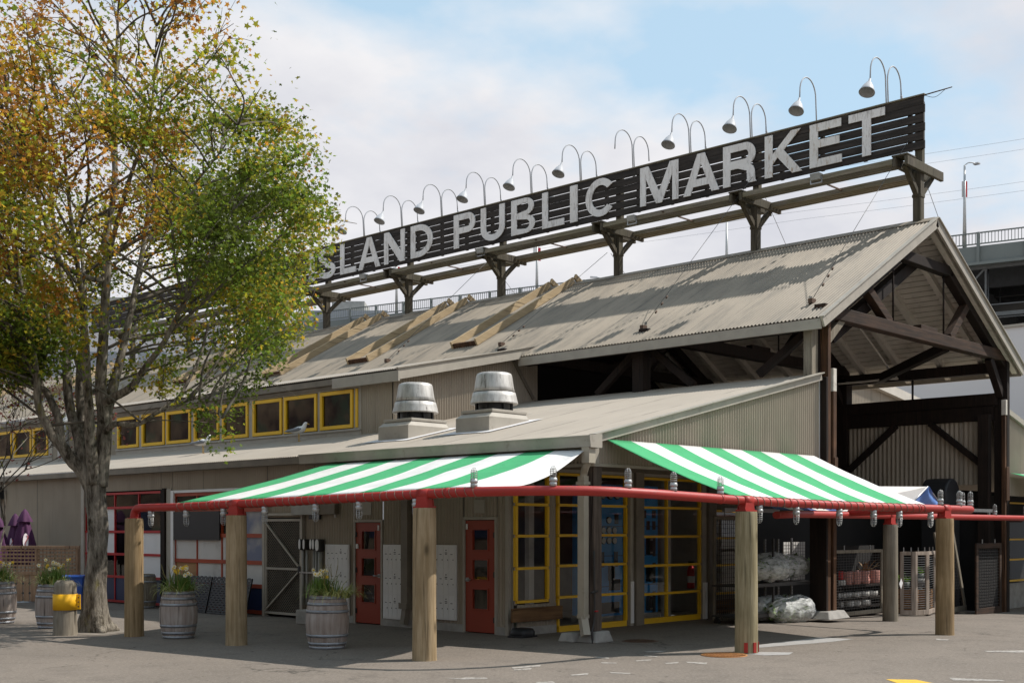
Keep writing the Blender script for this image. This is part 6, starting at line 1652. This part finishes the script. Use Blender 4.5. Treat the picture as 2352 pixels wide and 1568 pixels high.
# trolley with wrapped bundles
Yt = .55
xa, xb = yz(1667, 1300, Yt).x, yz(1852, 1300, Yt).x
g0 = gz((xa + xb) / 2); 
t = thing('stock_trolley', 'tall steel stock trolley with two shelves on castors behind the pole with red clips', 'trolley', ((xa + xb) / 2, Yt, g0))
o_ = t.location.copy(); ztop = yz(1760, 1236, Yt).z; zs1 = yz(1760, 1338, Yt).z; zs0 = g0 + .2
for x, y, zt_ in ((xa, Yt - .3, ztop - .1), (yz(1776, 1300, Yt - .3).x, Yt - .3, ztop), (yz(1757, 1300, Yt + .3).x, Yt + .3, ztop - .02), (yz(1787, 1300, Yt + .3).x, Yt + .3, ztop - .02), (xb - .1, Yt + .3, ztop), (yz(1718, 1300, Yt + .3).x, Yt + .3, ztop)):
    m = MB(); m.box((x - .022, y - .018, zs0), (x + .022, y + .018, zt_)); m.build('upright', MT['steel'] if y > Yt else MT['wire'], t, 0, o_)
    m = MB()
    for i in range(26):
        z = zs0 + .1 + i * .06
        if z < zt_ - .05: m.box((x - .008, y - .021, z), (x + .008, y - .0185, z + .03))
    m.build('slot_row', MT['black'], t, 0, o_)
for z in (zs0, zs1):
    m = MB(); m.box((xa, Yt - .32, z - .03), (xb, Yt + .32, z)); m.box((xa, Yt - .34, z - .05), (xb, Yt - .32, z + .02)); m.build('shelf', MT['wire'], t, 0, o_)
for x in (xa + .12, (xa + xb) / 2, xb - .12):
    for y in (Yt - .28, Yt + .28):
        m = MB(); m.tube([(x - .02, y, g0 + .07), (x + .02, y, g0 + .07)], .07, 14); m.bar((x, y, g0 + .07), (x, y, zs0), .05, .05); m.build('castor', MT['black'], t, 0, o_)
def bundle(px0, px1, py0, py1, Y, lb, seed):
    a, b = yz(px0, py1, Y), yz(px1, py0, Y)
    c = (a + b) / 2; hx, hz = (b.x - a.x) / 2, (b.z - a.z) / 2; hy = .27
    t = thing('wrapped_bundle', lb, 'wrapped plants', (c.x, Y, c.z - hz), 0, 'bundles of greenery in clear wrap')
    m = MB(); nu, nv = 64, 40; vs = []
    for i in range(nu + 1):
        u = i / nu; x = -1 + 2 * u
        pr = (max(0, 1 - abs(x) ** 3.2)) ** .5 * (1 - .22 * x * (1 if seed % 2 else -1)) + .02
        for j in range(nv):
            an = 2 * PI * j / nv
            q = Vector((x * hx, hy * pr * math.cos(an), hz * pr * math.sin(an) * (1.05 if math.sin(an) < 0 else 1)))
            nz = mnoise.noise(q * 4 + Vector((seed, 0, 0))) * .05 + abs(mnoise.noise(Vector((q.x * 3, q.y * 12, q.z * 12 + seed)))) * .035 - abs(mnoise.noise(Vector((q.x * 9, q.y * 26, q.z * 26 + seed)))) * .018
            rad = Vector((0, q.y, q.z)); 
            q += rad.normalized() * nz if rad.length > 1e-4 else Vector()
            vs.append((q.x, q.y, q.z + hz))
    m.add(vs, [(i*nv+j, i*nv+(j+1) % nv, (i+1)*nv+(j+1) % nv, (i+1)*nv+j) for i in range(nu) for j in range(nv)], 0, True)
    m.build('wrap', MT['wrap'], t)
    n_l = int(900 * hx); th = rng.uniform(0, 2*PI, n_l); xx = rng.uniform(-.92, .92, n_l); rr_ = np.sqrt(rng.uniform(.25, 1, n_l)) * .86 * np.sqrt(1 - np.abs(xx) ** 3)
    leaf_mesh('greenery', np.stack([xx * hx, hy * rr_ * np.cos(th), hz + hz * rr_ * np.sin(th)], 1), rng.uniform(.05, .11, n_l), [MT['wrapped_leaf'], MT['wrapped_leaf_dark']], (rng.uniform(0, 1, n_l) > .6) * 1, t, (0, 0, 0))
    m = MB(); q0 = Vector((hx * .98, 0, hz))
    for k in range(7):
        a_ = k * .9; m.add([q0, q0 + Vector((.07, .05 * math.cos(a_), .07 * math.sin(a_))), q0 + Vector((.085, .05 * math.cos(a_ + .6), .07 * math.sin(a_ + .6)))], [(0, 1, 2)])
    m.build('gathered_end', MT['wrap'], t)
bundle(1735, 1857, 1268, 1330, Yt - .02, 'longest wrapped bundle on the upper trolley shelf, gathered end towards the column', 1)
bundle(1712, 1800, 1280, 1333, Yt - .28, 'shorter wrapped bundle on the upper trolley shelf in front', 2)
bundle(1720, 1852, 1362, 1424, Yt + .02, 'big wrapped bundle on the lower trolley shelf with a bulging end', 3)
bundle(1764, 1858, 1368, 1432, Yt - .33, 'wrapped bundle sagging off the lower trolley shelf by the column foot', 4)
# display shelves with pots behind a wire screen
Yd = .95
xa, xb = yz(1905, 1300, Yd).x, yz(2030, 1300, Yd).x; gd = gz(xa)
t = thing('display_shelves', 'dark wooden display shelves of pots beside the heavy timber column', 'shelves', ((xa + xb) / 2, Yd, gd))
o_ = t.location.copy()
zs_ = [yz(1960, y, Yd).z for y in (1342, 1370, 1391, 1408)]
for z in zs_:
    m = MB(); m.box((xa, Yd - .2, z - .035), (xb, Yd + .25, z)); m.build('shelf', MT['post_dark'], t, 0, o_)
for x in (xa, xb - .05):
    m = MB(); m.box((x, Yd - .2, gd), (x + .05, Yd + .25, zs_[0] + .8)); m.build('side', MT['post_dark'], t, 0, o_)
m = MB(); m.box((xa, Yd + .25, gd), (xb, Yd + .28, zs_[0] + .9)); m.build('back', MT['dark_int'], t, 0, o_)
def pot(px0, px1, z, hpx, mt, lb, Y, grp, waist=0.0, name='flower_pot'):
    a, b = yz(px0, 1340, Y).x, yz(px1, 1340, Y).x; r_ = (b - a) / 2 * .98; h = hpx * (proj((a, Y, z))[2]) / F
    t = thing(name, lb, 'pot', ((a + b) / 2, Y, z), 0, grp)
    m = MB(); m.lathe([(0, .004), (r_ * .82, .004), (r_ * .9, .02), (r_, h * .35), (r_ * (1 - waist), h * .62), (r_ * .97, h * .92), (r_ * .97, h), (r_ * .86, h), (r_ * .82, h * .9), (0, h * .9)], n=20); m.build('pot', mt, t)
for x0, x1, wst, lb in ((1937,1951,.0,'leftmost pink pot on the display shelf'), (1953,1969,.0,'pink pot second from the left on the display shelf'), (1971,1989,.18,'waisted pink vase in the middle of the display shelf'), (1989.5,1999,.0,'narrow pink pot behind the waisted vase'), (1999,2013,.0,'rightmost pink pot on the display shelf')):
    pot(x0, x1, zs_[0], 31, MT['terracotta_pink'], lb, Yd - (.02 if x0 != 1989.5 else -.1), 'pink pots on the display shelf', wst)
for x0, x1, hh, mt, lb in ((1909,1917,13,'pot_white','small white pot at the left end of the pink pot shelf'), (1921,1935,13,'pot_white','low white pot under the red vase on the pink pot shelf')):
    pot(x0, x1, zs_[0], hh, MT[mt], lb, Yd - .05, 'white pots on the top display shelf')
pot(1923, 1933, zs_[0] + 13 * 27 / F + .01, 20, MT['red_ext'], 'glossy red vase standing above a low white pot', Yd - .05, 'vases', .1, 'vase')
for i, (a, b) in enumerate(((1919,1927),(1928,1940),(1942,1951),(1953,1969),(1973,1989),(1990,2007))):
    pot(a, b, zs_[1], 12, MT['pot_white'], 'pale pot on the middle display shelf, %s' % ('at its left end', 'second from the left', 'third from the left, whitest', 'fourth from the left, wide', 'second from the right, wide', 'at its right end')[i], Yd - .05, 'pale pots on the middle display shelf')
for i, (a, b) in enumerate(((1928,1935),(1942,1955),(1958,1970),(1974,1991))):
    pot(a, b, zs_[2], 13, MT['pot_white'], 'pale pot on the bottom display shelf, %s' % ('smallest at the left', 'second from the left', 'third from the left', 'widest at the right')[i], Yd - .05, 'pale pots on the bottom display shelf')
q = yz(1985, 1312, Yd + .1); q.z = zs_[0] + .26
t = thing('dried_plant', 'brown dried leaf arrangement above the pink pots', 'dried plant', q)
m = MB(); rr = random.Random(3)
for i in range(16): blade(m, (rr.gauss(0, .05), rr.gauss(0, .05), 0), rr.uniform(0, 6.28), rr.uniform(.25, .5), rr.uniform(.1, .9), rr.uniform(.2, 1.2), rr.uniform(.04, .09))
m.build('leaves', M('dried_leaf', (.20, .12, .055), .8, bump=0), t)
m = MB(); m.lathe([(0, -.26), (.07, -.26), (.08, -.1), (.06, .0)], n=14); m.build('vase', MT['pot_dark'], t)
def screen(name, lb, p, q, z0, z1, fw, nh, nvv, mt=MT['lattice'], tilt=0.0, depth=.045, grp=None, wire=.004):
    p, q = Vector(p), Vector(q); d_ = (q - p); L_ = d_.length; d_.normalize(); n_ = Vector((-d_.y, d_.x, 0))
    t = thing(name, lb, 'screen', (p.x, p.y, z0), math.atan2(d_.y, d_.x), grp)
    H_ = z1 - z0
    m = MB(); m.box((0, -depth/2, 0), (fw, depth/2, H_)); m.box((L_ - fw, -depth/2, 0), (L_, depth/2, H_)); m.box((fw, -depth/2, 0), (L_ - fw, depth/2, fw * 1.3)); m.box((fw, -depth/2, H_ - fw), (L_ - fw, depth/2, H_))
    m.build('frame', mt, t, .004)
    m = MB()
    for i in range(1, nh): z = fw * 1.3 + (H_ - fw * 2.3) * i / nh; m.box((fw, -wire, z - wire), (L_ - fw, wire, z + wire))
    for i in range(1, nvv): x = fw + (L_ - 2 * fw) * i / nvv; m.box((x - wire, -wire * .9, fw * 1.3), (x + wire, wire * .9, H_ - fw))
    m.build('wire_mesh', MT['steel'] if wire > .004 else MT['wire'], t)
    for x in (L_ * .25, L_ * .75):
        m = MB(); m.bar((x, 0, H_), (x, 0, H_ + .10), .02, .02); m.build('hanger', MT['steel'], t)
    return t
Ys = .35
MT['grey_plank'] = wood('silvered_plank', (.36, .30, .25), (.24, .19, .15), grain=22)
def sc(x, y, Y=Ys): return yz(x, y, Y)
zb = gz(8.5) + .04
screen('mesh_screen', 'hanging grey framed wire screen in front of the pink pots', sc(1908, 1300), sc(2026, 1300), zb, sc(1960, 1262).z, .07, 22, 18, MT['pole_grey'])
screen('mesh_screen', 'hanging wire screen behind the stock trolley', (5.4, 1.3, zb), (7.1, 1.35, zb), zb, 2.12, .07, 22, 20, MT['pole_grey'])
p0, p1, p2, p3 = sc(2067, 1300, .3), sc(2101, 1300, .05), sc(2131, 1300, -.05), sc(2146, 1300, .25)
for a, b, lb, y0_ in ((p0, p1, 'left leaf of the pale folding screen with wire bars', 1421), (p1, p2, 'middle leaf of the pale folding screen with wire bars', 1419), (p2, p3, 'narrow right leaf of the pale folding screen with wire bars', 1416)):
    screen('folding_screen', lb, (a.x, a.y, 0), (b.x, b.y, 0), gz(a.x) + .03, sc(2100, 1266, .1).z, .085, 24, 1, MT['grey_plank'], grp='leaves of the folding screen', wire=.0055)
# things behind the folding screen
for px, w_, y0, y1, lb in ((2077, 24, 1391, 1421, 'left wooden crate behind the folding screen'), (2110, 28, 1389, 1420, 'right wooden crate behind the folding screen')):
    Yc = 1.0; a, b = yz(px - w_/2, 1400, Yc).x, yz(px + w_/2, 1400, Yc).x; z0 = gz(a); h = (y1 - y0 + 25) * 29 / F
    t = thing('wooden_crate', lb, 'crate', ((a + b) / 2, Yc, z0), .25, 'crates behind the folding screen')
    W_ = (b - a) / 2
    for i in range(5):
        z = .02 + i * h / 5
        m = MB(); m.box((-W_, -W_, z), (W_, -W_ + .02, z + h / 5 - .015)); m.box((-W_, W_ - .02, z), (W_, W_, z + h / 5 - .015)); m.box((-W_, -W_ + .02, z), (-W_ + .02, W_ - .02, z + h / 5 - .015)); m.box((W_ - .02, -W_ + .02, z), (W_, W_ - .02, z + h / 5 - .015)); m.build('slat', MT['crate'], t)
    m = MB(); m.box((-W_ + .021, -W_ + .021, .02), (W_ - .021, W_ - .021, h - .03)); m.build('lining', MT['post_dark'], t)
    c = t.location + Vector((0, 0, h))
    if px > 2100:
        tb = thing('stone_bowl', 'grey footed stone bowl on the right crate', 'bowl', c); m = MB(); m.lathe([(.09, -.025), (.10, 0), (.05, .04), (.10, .09), (.17, .17), (.175, .27), (.16, .27), (.15, .18), (0, .12)], n=24); m.build('bowl', MT['pot_stone'], tb)
        c = c + Vector((0, 0, .20))
    tb = thing('potted_herb', 'bright green herb in a dark pot on the %s' % ('stone bowl' if px > 2100 else 'left crate'), 'potted plant', c, 0, 'potted herbs behind the folding screen')
    m = MB(); m.lathe([(0, -.02), (.11, -.02), (.14, .2), (.13, .2), (.12, .16), (0, .16)], n=20); m.build('pot', MT['pot_dark'], tb)
    n = 260; ps = np.array([(rng.normal() * .07, rng.normal() * .07, .22 + abs(rng.normal()) * .06) for i in range(n)]); 
    leaf_mesh('leaves', ps, rng.uniform(.02, .045, n), [MT['herb']], np.zeros(n), tb, (0, 0, 0))
q = sc(2068, 1340, .22)
t = thing('price_card', 'small tilted white card on the left leaf of the folding screen', 'card', (q.x, q.y, q.z)); m = MB(); m.add([(-.09,-.02,0),(.0,-.02,-.12),(.09,-.02,.02),(.0,-.02,.13),(-.09,-.012,0),(.0,-.012,-.12),(.09,-.012,.02),(.0,-.012,.13)], [(0,1,2,3),(7,6,5,4),(0,4,5,1),(1,5,6,2),(2,6,7,3),(3,7,4,0)]); m.build('card', MT['white'], t)
a, b = yz(1799, 1300, 1.5), yz(1848, 1300, 1.5)
t = thing('wall_chart', 'white gridded sheet hung behind the trolley', 'sheet', ((a.x + b.x) / 2, 1.5, yz(1820, 1331, 1.5).z))
m = MB(); m.box((a.x, 1.49, yz(1820, 1331, 1.5).z), (b.x, 1.51, yz(1820, 1244, 1.5).z)); m.build('sheet', MT['white_blind'], t, 0, t.location)
m = MB()
za, zb_ = yz(1820, 1331, 1.5).z, yz(1820, 1244, 1.5).z
for i in range(1, 12): z = za + (zb_ - za) * i / 12; m.box((a.x, 1.484, z - .003), (b.x, 1.489, z + .003))
for i in range(1, 9): x = a.x + (b.x - a.x) * i / 9; m.box((x - .003, 1.484, za), (x + .003, 1.489, zb_))
m.build('grid', MT['wire'], t, 0, t.location)
# leaning screen and the dark door on the right
s1 = screen('leaning_screen', 'weathered wire panel leaning by the dark duct', (yz(2176, 1300, .2).x, .2, 0), (yz(2220, 1300, .2).x, .2, 0), gz(14), gz(14) + 2.05, .10, 24, 8, MT['pole_grey'])
s1.rotation_euler = (R(-9), R(-2), 0)
s2 = screen('sliding_door', 'dark framed mesh door hanging at the foot of the right column', (yz(2241, 1300, -.3).x, -.3, 0), (yz(2299, 1300, -.3).x, -.3, 0), gz(15.6), sc(2260, 1247, -.3).z, .13, 20, 12, MT['chord'])
m = MB(); hh_ = sc(2260, 1247, -.3).z - gz(15.6); ll_ = yz(2299, 1300, -.3).x - yz(2241, 1300, -.3).x; m.box((.13, .03, .17), (ll_ - .13, .05, hh_ - .13)); o = m.build('backing', MT['dark_int'], s2)

# ================================================================== beyond the market
def wc(xc, yc, z): return Vector((CAM.x + xc * B2[0] + yc * B2[1], CAM.y + xc * A2[0] + yc * A2[1], z))
bd = Vector((-4576., 2794.)).normalized()
def bp(s_, off, z):   # along the bridge; off = away from the viewer
    n_ = Vector((bd.y, -bd.x)); n_ = n_ if n_.y > 0 else -n_
    return wc(42.7 + bd.x * s_ + n_.x * off, 110 + bd.y * s_ + n_.y * off, z)
br = thing('road_bridge', 'long pale green steel road bridge with a railing behind the market', 'bridge', bp(0, 14, 0))
o_ = br.location.copy()
S0, S1 = -60, 190
def bseg(name, off0, off1, z0, z1, mt, s0=S0, s1=S1):
    m = MB(); m.add([bp(s0, off0, z0), bp(s1, off0, z0), bp(s1, off1, z0), bp(s0, off1, z0), bp(s0, off0, z1), bp(s1, off0, z1), bp(s1, off1, z1), bp(s0, off1, z1)],
                   [(0,3,2,1),(4,5,6,7),(0,1,5,4),(1,2,6,5),(2,3,7,6),(3,0,4,7)]); return m.build(name, mt, br, 0, o_)
ZT_ = 28.75
bseg('girder', .0, .4, ZT_ - 2.75, ZT_ - 1.25, MT['bridge']); bseg('flange', -.35, .5, ZT_ - 3.0, ZT_ - 2.75, MT['bridge']); bseg('deck', .4, 27, ZT_ - 2.2, ZT_ - 1.4, MT['bridge_dark'])
bseg('handrail', -.05, .1, ZT_ - .1, ZT_, MT['bridge']); bseg('handrail', -.05, .1, ZT_ - 1.1, ZT_ - 1.0, MT['bridge']); bseg('handrail', 26.8, 27, ZT_ - .1, ZT_, MT['bridge'])
for i, off in enumerate((5, 10, 15, 20, 25)): bseg('girder', off, off + .5, ZT_ - 4.2, ZT_ - 2.2, MT['bridge_dark'])
for z in (ZT_ - 7.6, ZT_ - 3.25):
    bseg('truss_chord', .6, 1.0, z, z + .35, MT['truss_steel'], -44, 44)
for i in range(22):
    s_ = -44 + i * 4
    m = MB(); m.bar(bp(s_, .8, ZT_ - 7.4), bp(s_ + (4 if i % 2 else 0), .8, ZT_ - 3.1), .22, .22); m.build('truss_diagonal', MT['truss_steel'], br, 0, o_)
    m = MB(); m.bar(bp(s_ + 4, .8, ZT_ - 7.4), bp(s_ + (0 if i % 2 else 4), .8, ZT_ - 3.1), .16, .16); m.build('truss_diagonal', MT['truss_steel'], br, 0, o_)
n_p = 62
m = MB()
for i in range(int((S1 - S0) / .28)):
    s_ = S0 + i * .28; m.bar(bp(s_, .02, ZT_ - 1.0), bp(s_, .02, ZT_ - .1), .05, .05)
m.build('picket_panel', MT['bridge'], br, 0, o_)
for i in range(n_p):
    s_ = S0 + i * (S1 - S0) / n_p
    m = MB(); m.bar(bp(s_, -.12, ZT_ - 2.75), bp(s_, -.12, ZT_ - .02), .26, .22); m.build('railing_post', MT['bridge'], br, 0, o_)
for s_ in (-48, 2, 52, 100, 150):
    m = MB(); m.bar(bp(s_, 8, 0), bp(s_, 8, ZT_ - 4.2), 2.2, 2.2); m.bar(bp(s_, 20, 0), bp(s_, 20, ZT_ - 4.2), 2.2, 2.2); m.bar(bp(s_, 4, ZT_ - 5), bp(s_, 25, ZT_ - 5), 2, 1.8); m.build('pier', MT['bridge_dark'], br, 0, o_)
bseg('dark_backdrop', 26, 27, 12, ZT_ - 2.2, MT['bridge_dark'], -60, 60)  # dark sheet added as a backdrop for the gloom under the deck
sf = thing('scaffolding', 'scaffolding hung beneath the bridge right of the gable', 'scaffolding', bp(0, 5, 0))
so_ = sf.location.copy()
for s_ in range(-24, 22, 4):
    for off in (2, 8):
        m = MB(); m.tube([bp(s_, off, 15), bp(s_, off, ZT_ - 2.8)], .07, 5); m.build('standard', MT['scaffold'], sf, 0, so_)
for z in (15.5, 17, 18.4, 19.8, 21.2, 22.4):
    for off in (2, 8):
        m = MB(); m.tube([bp(-24, off, z), bp(20, off, z)], .06, 5); m.build('ledger', MT['scaffold'], sf, 0, so_)
for z in (18.4, 22.4):
    m = MB(); m.add([bp(-24, 2, z), bp(20, 2, z), bp(20, 8, z), bp(-24, 8, z), bp(-24, 2, z+.08), bp(20, 2, z+.08), bp(20, 8, z+.08), bp(-24, 8, z+.08)], [(0,3,2,1),(4,5,6,7),(0,1,5,4),(1,2,6,5),(2,3,7,6),(3,0,4,7)]); m.build('platform', MT['scaffold'], sf, 0, so_)
for s_ in range(-20, 20, 8):
    m = MB(); m.tube([bp(s_, 2, 15.5), bp(s_ + 8, 2, 21)], .05, 5); m.build('brace', MT['scaffold'], sf, 0, so_)
def s_of(px):
    rx = (px - CX) / F; k = bd.x / bd.y
    d_ = (42.7 - k * 110) / (rx - k); return (d_ - 110) / bd.y
MT['flag_red'] = M('red_banner', (.60, .03, .05), .7, bump=0)
for px, top, lb, banner, arm in ((2213, 380, 'tall bridge lamp post with a red banner right of the sign', 1, 1), (1228, 562, 'bridge lamp post with a red banner beneath the P of PUBLIC', 1, 0), (905, 606, 'bridge lamp post with a red banner beneath the D of ISLAND', 1, 0), (1665, 512, 'bare bridge pole beneath the R of MARKET', 0, 0)):
    s_ = s_of(px); d_ = proj(bp(s_, .5, ZT_))[2]; zt_ = EYE - (top - HY) * d_ / F
    t = thing('street_lamp', lb, 'lamp post', bp(s_, .5, ZT_ - 1.2), 0, 'lamp posts along the bridge')
    m = MB(); m.tube([(0, 0, 0), (0, 0, (zt_ - ZT_ + 1.2) * .5), (0, 0, zt_ - ZT_ + 1.2)], [.2, .14, .09], 8); m.build('pole', MT['galv'], t)
    hz = zt_ - ZT_ + 1.2
    if arm:
        m = MB(); m.tube(catmull([(0, 0, hz), (RGT.x * .4, RGT.y * .4, hz + .25), (RGT.x * 1.0, RGT.y * 1.0, hz + .2)], 4), .05, 6); m.cbox((RGT.x * 1.1, RGT.y * 1.1, hz + .15), (.5, .5, .12)); m.build('lamp_arm', MT['galv'], t)
    if banner:
        zb_ = hz * (.62 if px > 2000 else .70); w_ = .25 if px > 2000 else .42
        for sg, mt in ((1, 'flag_red'), (-1, 'white' if px < 2000 else 'galv')):
            m = MB(); m.prism([RGT * (.12 * sg) + Vector((0, 0, zb_)), RGT * (w_ * sg) + Vector((0, 0, zb_ - .05)), RGT * (w_ * sg) + Vector((0, 0, zb_ + 1.4)), RGT * (.12 * sg) + Vector((0, 0, zb_ + 1.45))], FWD * .03); m.build('banner', MT[mt], t)
for px, py, lb in ((1492, 598, 'small cobra head lamp beneath the M of MARKET'), (1180, 637, 'small cobra head lamp left of the banner beneath PUBLIC'), (852, 690, 'small cobra head lamp beneath the walkway near the tree')):
    s_ = s_of(px + 22) ; d_ = proj(bp(s_, 20, ZT_))[2]; zt_ = EYE - (py - HY) * d_ / F
    t = thing('street_lamp', lb, 'lamp post', bp(s_, 20, ZT_ - 1.3), 0, 'small lamps on the far side of the bridge'); hz = zt_ - ZT_ + 1.3
    m = MB(); m.tube(catmull([(0, 0, 0), (0, 0, hz - .8), tuple(RGT * -.3 + Vector((0, 0, hz - .2))), tuple(RGT * -1.1 + Vector((0, 0, hz)))], 5), .06, 6); m.build('pole', MT['galv'], t)
    m = MB(); m.bar(RGT * -1.0 + Vector((0, 0, hz)), RGT * -1.9 + Vector((0, 0, hz + .05)), .3, .16); m.build('lamp_head', MT['white'], t)
for i, (off, z) in enumerate(((6, 34.5), (10, 34.7), (6, 38.5), (10, 38.7))):
    t = thing('overhead_wire', 'thin overhead wire above the bridge, %s' % ('lower near one', 'lower far one', 'upper near one', 'upper far one')[i], 'wire', bp(S0, off, z), 0, 'overhead wires above the bridge')
    m = MB(); m.tube([bp(S0 + k_ * 10, off, z - .15 * math.sin(PI * ((k_ * 10) % 40) / 40)) for k_ in range(26)], .014, 4); m.build('cable', MT['thin_wire'], t, 0, t.location)
# pale building behind the bay on the right
zt_ = onX(2330, 751, 40).z
t = thing('pale_building', 'large plain pale building behind the right side of the market', 'building', (50, 10, 0))
m = MB(); m.box((40, -18, -.5), (70, 60, zt_)); m.build('wall', MT['pale_wall'], t, 0, t.location)
m = MB(); m.box((39.9, -18.1, zt_), (70.1, 60.1, zt_ + .12)); m.build('coping', MT['trim'], t, 0, t.location)
for i in range(12):
    m = MB(); m.box((39.97, -15 + i * 6, -.4), (40.0, -14.97 + i * 6, zt_ - .02)); m.build('panel_joint', MT['trim'], t, 0, t.location)
ra, rb = onY(1984, 872, 9), onY(2085, 918, 9)
sl2 = (rb.z - ra.z) / (rb.x - ra.x)
t = thing('gabled_shed', 'corrugated shed with a pale roof edge seen through the bay side opening', 'shed', (ra.x, 12, -.4))
x0, x1 = 19.2, rb.x + 6
m = MB(); m.corr((x0, 9, 0), (1, 0, 0), x1 - x0, (0, -1, 0), -.4, lambda q: ra.z + sl2 * (x0 + q - ra.x) - .08, pitch=.12, amp=.015); m.build('wall', MT['corr'], t, 0, t.location)
m = MB(); m.bar((x0, 8.9, ra.z + sl2 * (x0 - ra.x)), (x1, 8.9, ra.z + sl2 * (x1 - ra.x)), .25, .35); m.build('rake_board', MT['soffit'], t, 0, t.location)
m = MB(); m.add([(x0, 8.8, ra.z + sl2 * (x0 - ra.x) + .19), (x1, 8.8, ra.z + sl2 * (x1 - ra.x) + .19), (x1, 25, ra.z + sl2 * (x1 - ra.x) + .19), (x0, 25, ra.z + sl2 * (x0 - ra.x) + .19)], [(0, 1, 2, 3)]); m.build('roof', MT['roof_low'], t, 0, t.location)
# distant blocks
def block(lb, xc, yc, w_, dp, h, mt, floors=0):
    c = wc(xc, yc, 0); t = thing('apartment_block', lb, 'building', c, -math.atan2(B2[1], A2[1]))
    m = MB(); m.box((-w_/2, 0, -1), (w_/2, dp, h)); m.build('wall', mt, t)
    if floors:
        nc = max(3, int(w_ / 3.2))
        for i in range(nc):
            x = -w_/2 + (i + .5) * w_ / nc
            for k in range(floors):
                z = 3 + k * (h - 4) / floors; m = MB(); m.box((x - .95, -.05, z), (x + .95, .02, z + (h - 4) / floors * .6)); m.build('window', MT['bridge_dark'] if floors > 5 else MT['grey_block'], t)
    m = MB(); m.box((-w_*.2, dp*.2, h), (w_*.2, dp*.6, h + 2)); m.build('roof_plant', MT['grey_box'], t)
block('pale grey block far behind the tree stems', -32, 85, 24, 12, 16.5, MT['pale_wall'], 4)
block('grey flat block beyond the bridge left of the sign', -26, 190, 13, 15, 36, MT['grey_block'], 7)
# the other side of the street (seen in the window reflections)
t = thing('brick_warehouse', 'long tan and brown street front across the road', 'building', (-52, 5, 0))
m = MB(); m.box((-60, -40, -.5), (-48, 150, 17)); m.build('wall', MT['brick'], t, 0, t.location)
for i in range(30):
    m = MB(); m.box((-48.0, -36 + i * 6, 1.2), (-47.9, -33 + i * 6, 3.6)); m.box((-48.0, -36 + i * 6, 5.4), (-47.9, -33 + i * 6, 7.8)); m.build('window', MT['navy'] if i % 3 else MT['grey_block'], t, 0, t.location)
m = MB(); m.box((-60.2, -40.2, 17), (-47.8, 150.2, 17.3)); m.build('parapet', MT['trim_dark'], t, 0, t.location)
t = thing('brick_warehouse', 'dark red workshop facing the open gable', 'building', (10, -44, 0))
m = MB(); m.box((-25, -52, -1), (60, -38, 8)); m.build('wall', M('dark_red_boards', (.12, .03, .025), .7, bump=0), t, 0, t.location)
for i in range(10):
    m = MB(); m.box((-22 + i * 8, -38, -.5), (-18 + i * 8, -37.9, 3)); m.build('door', MT['white_blind'] if i % 2 else MT['navy'], t, 0, t.location)
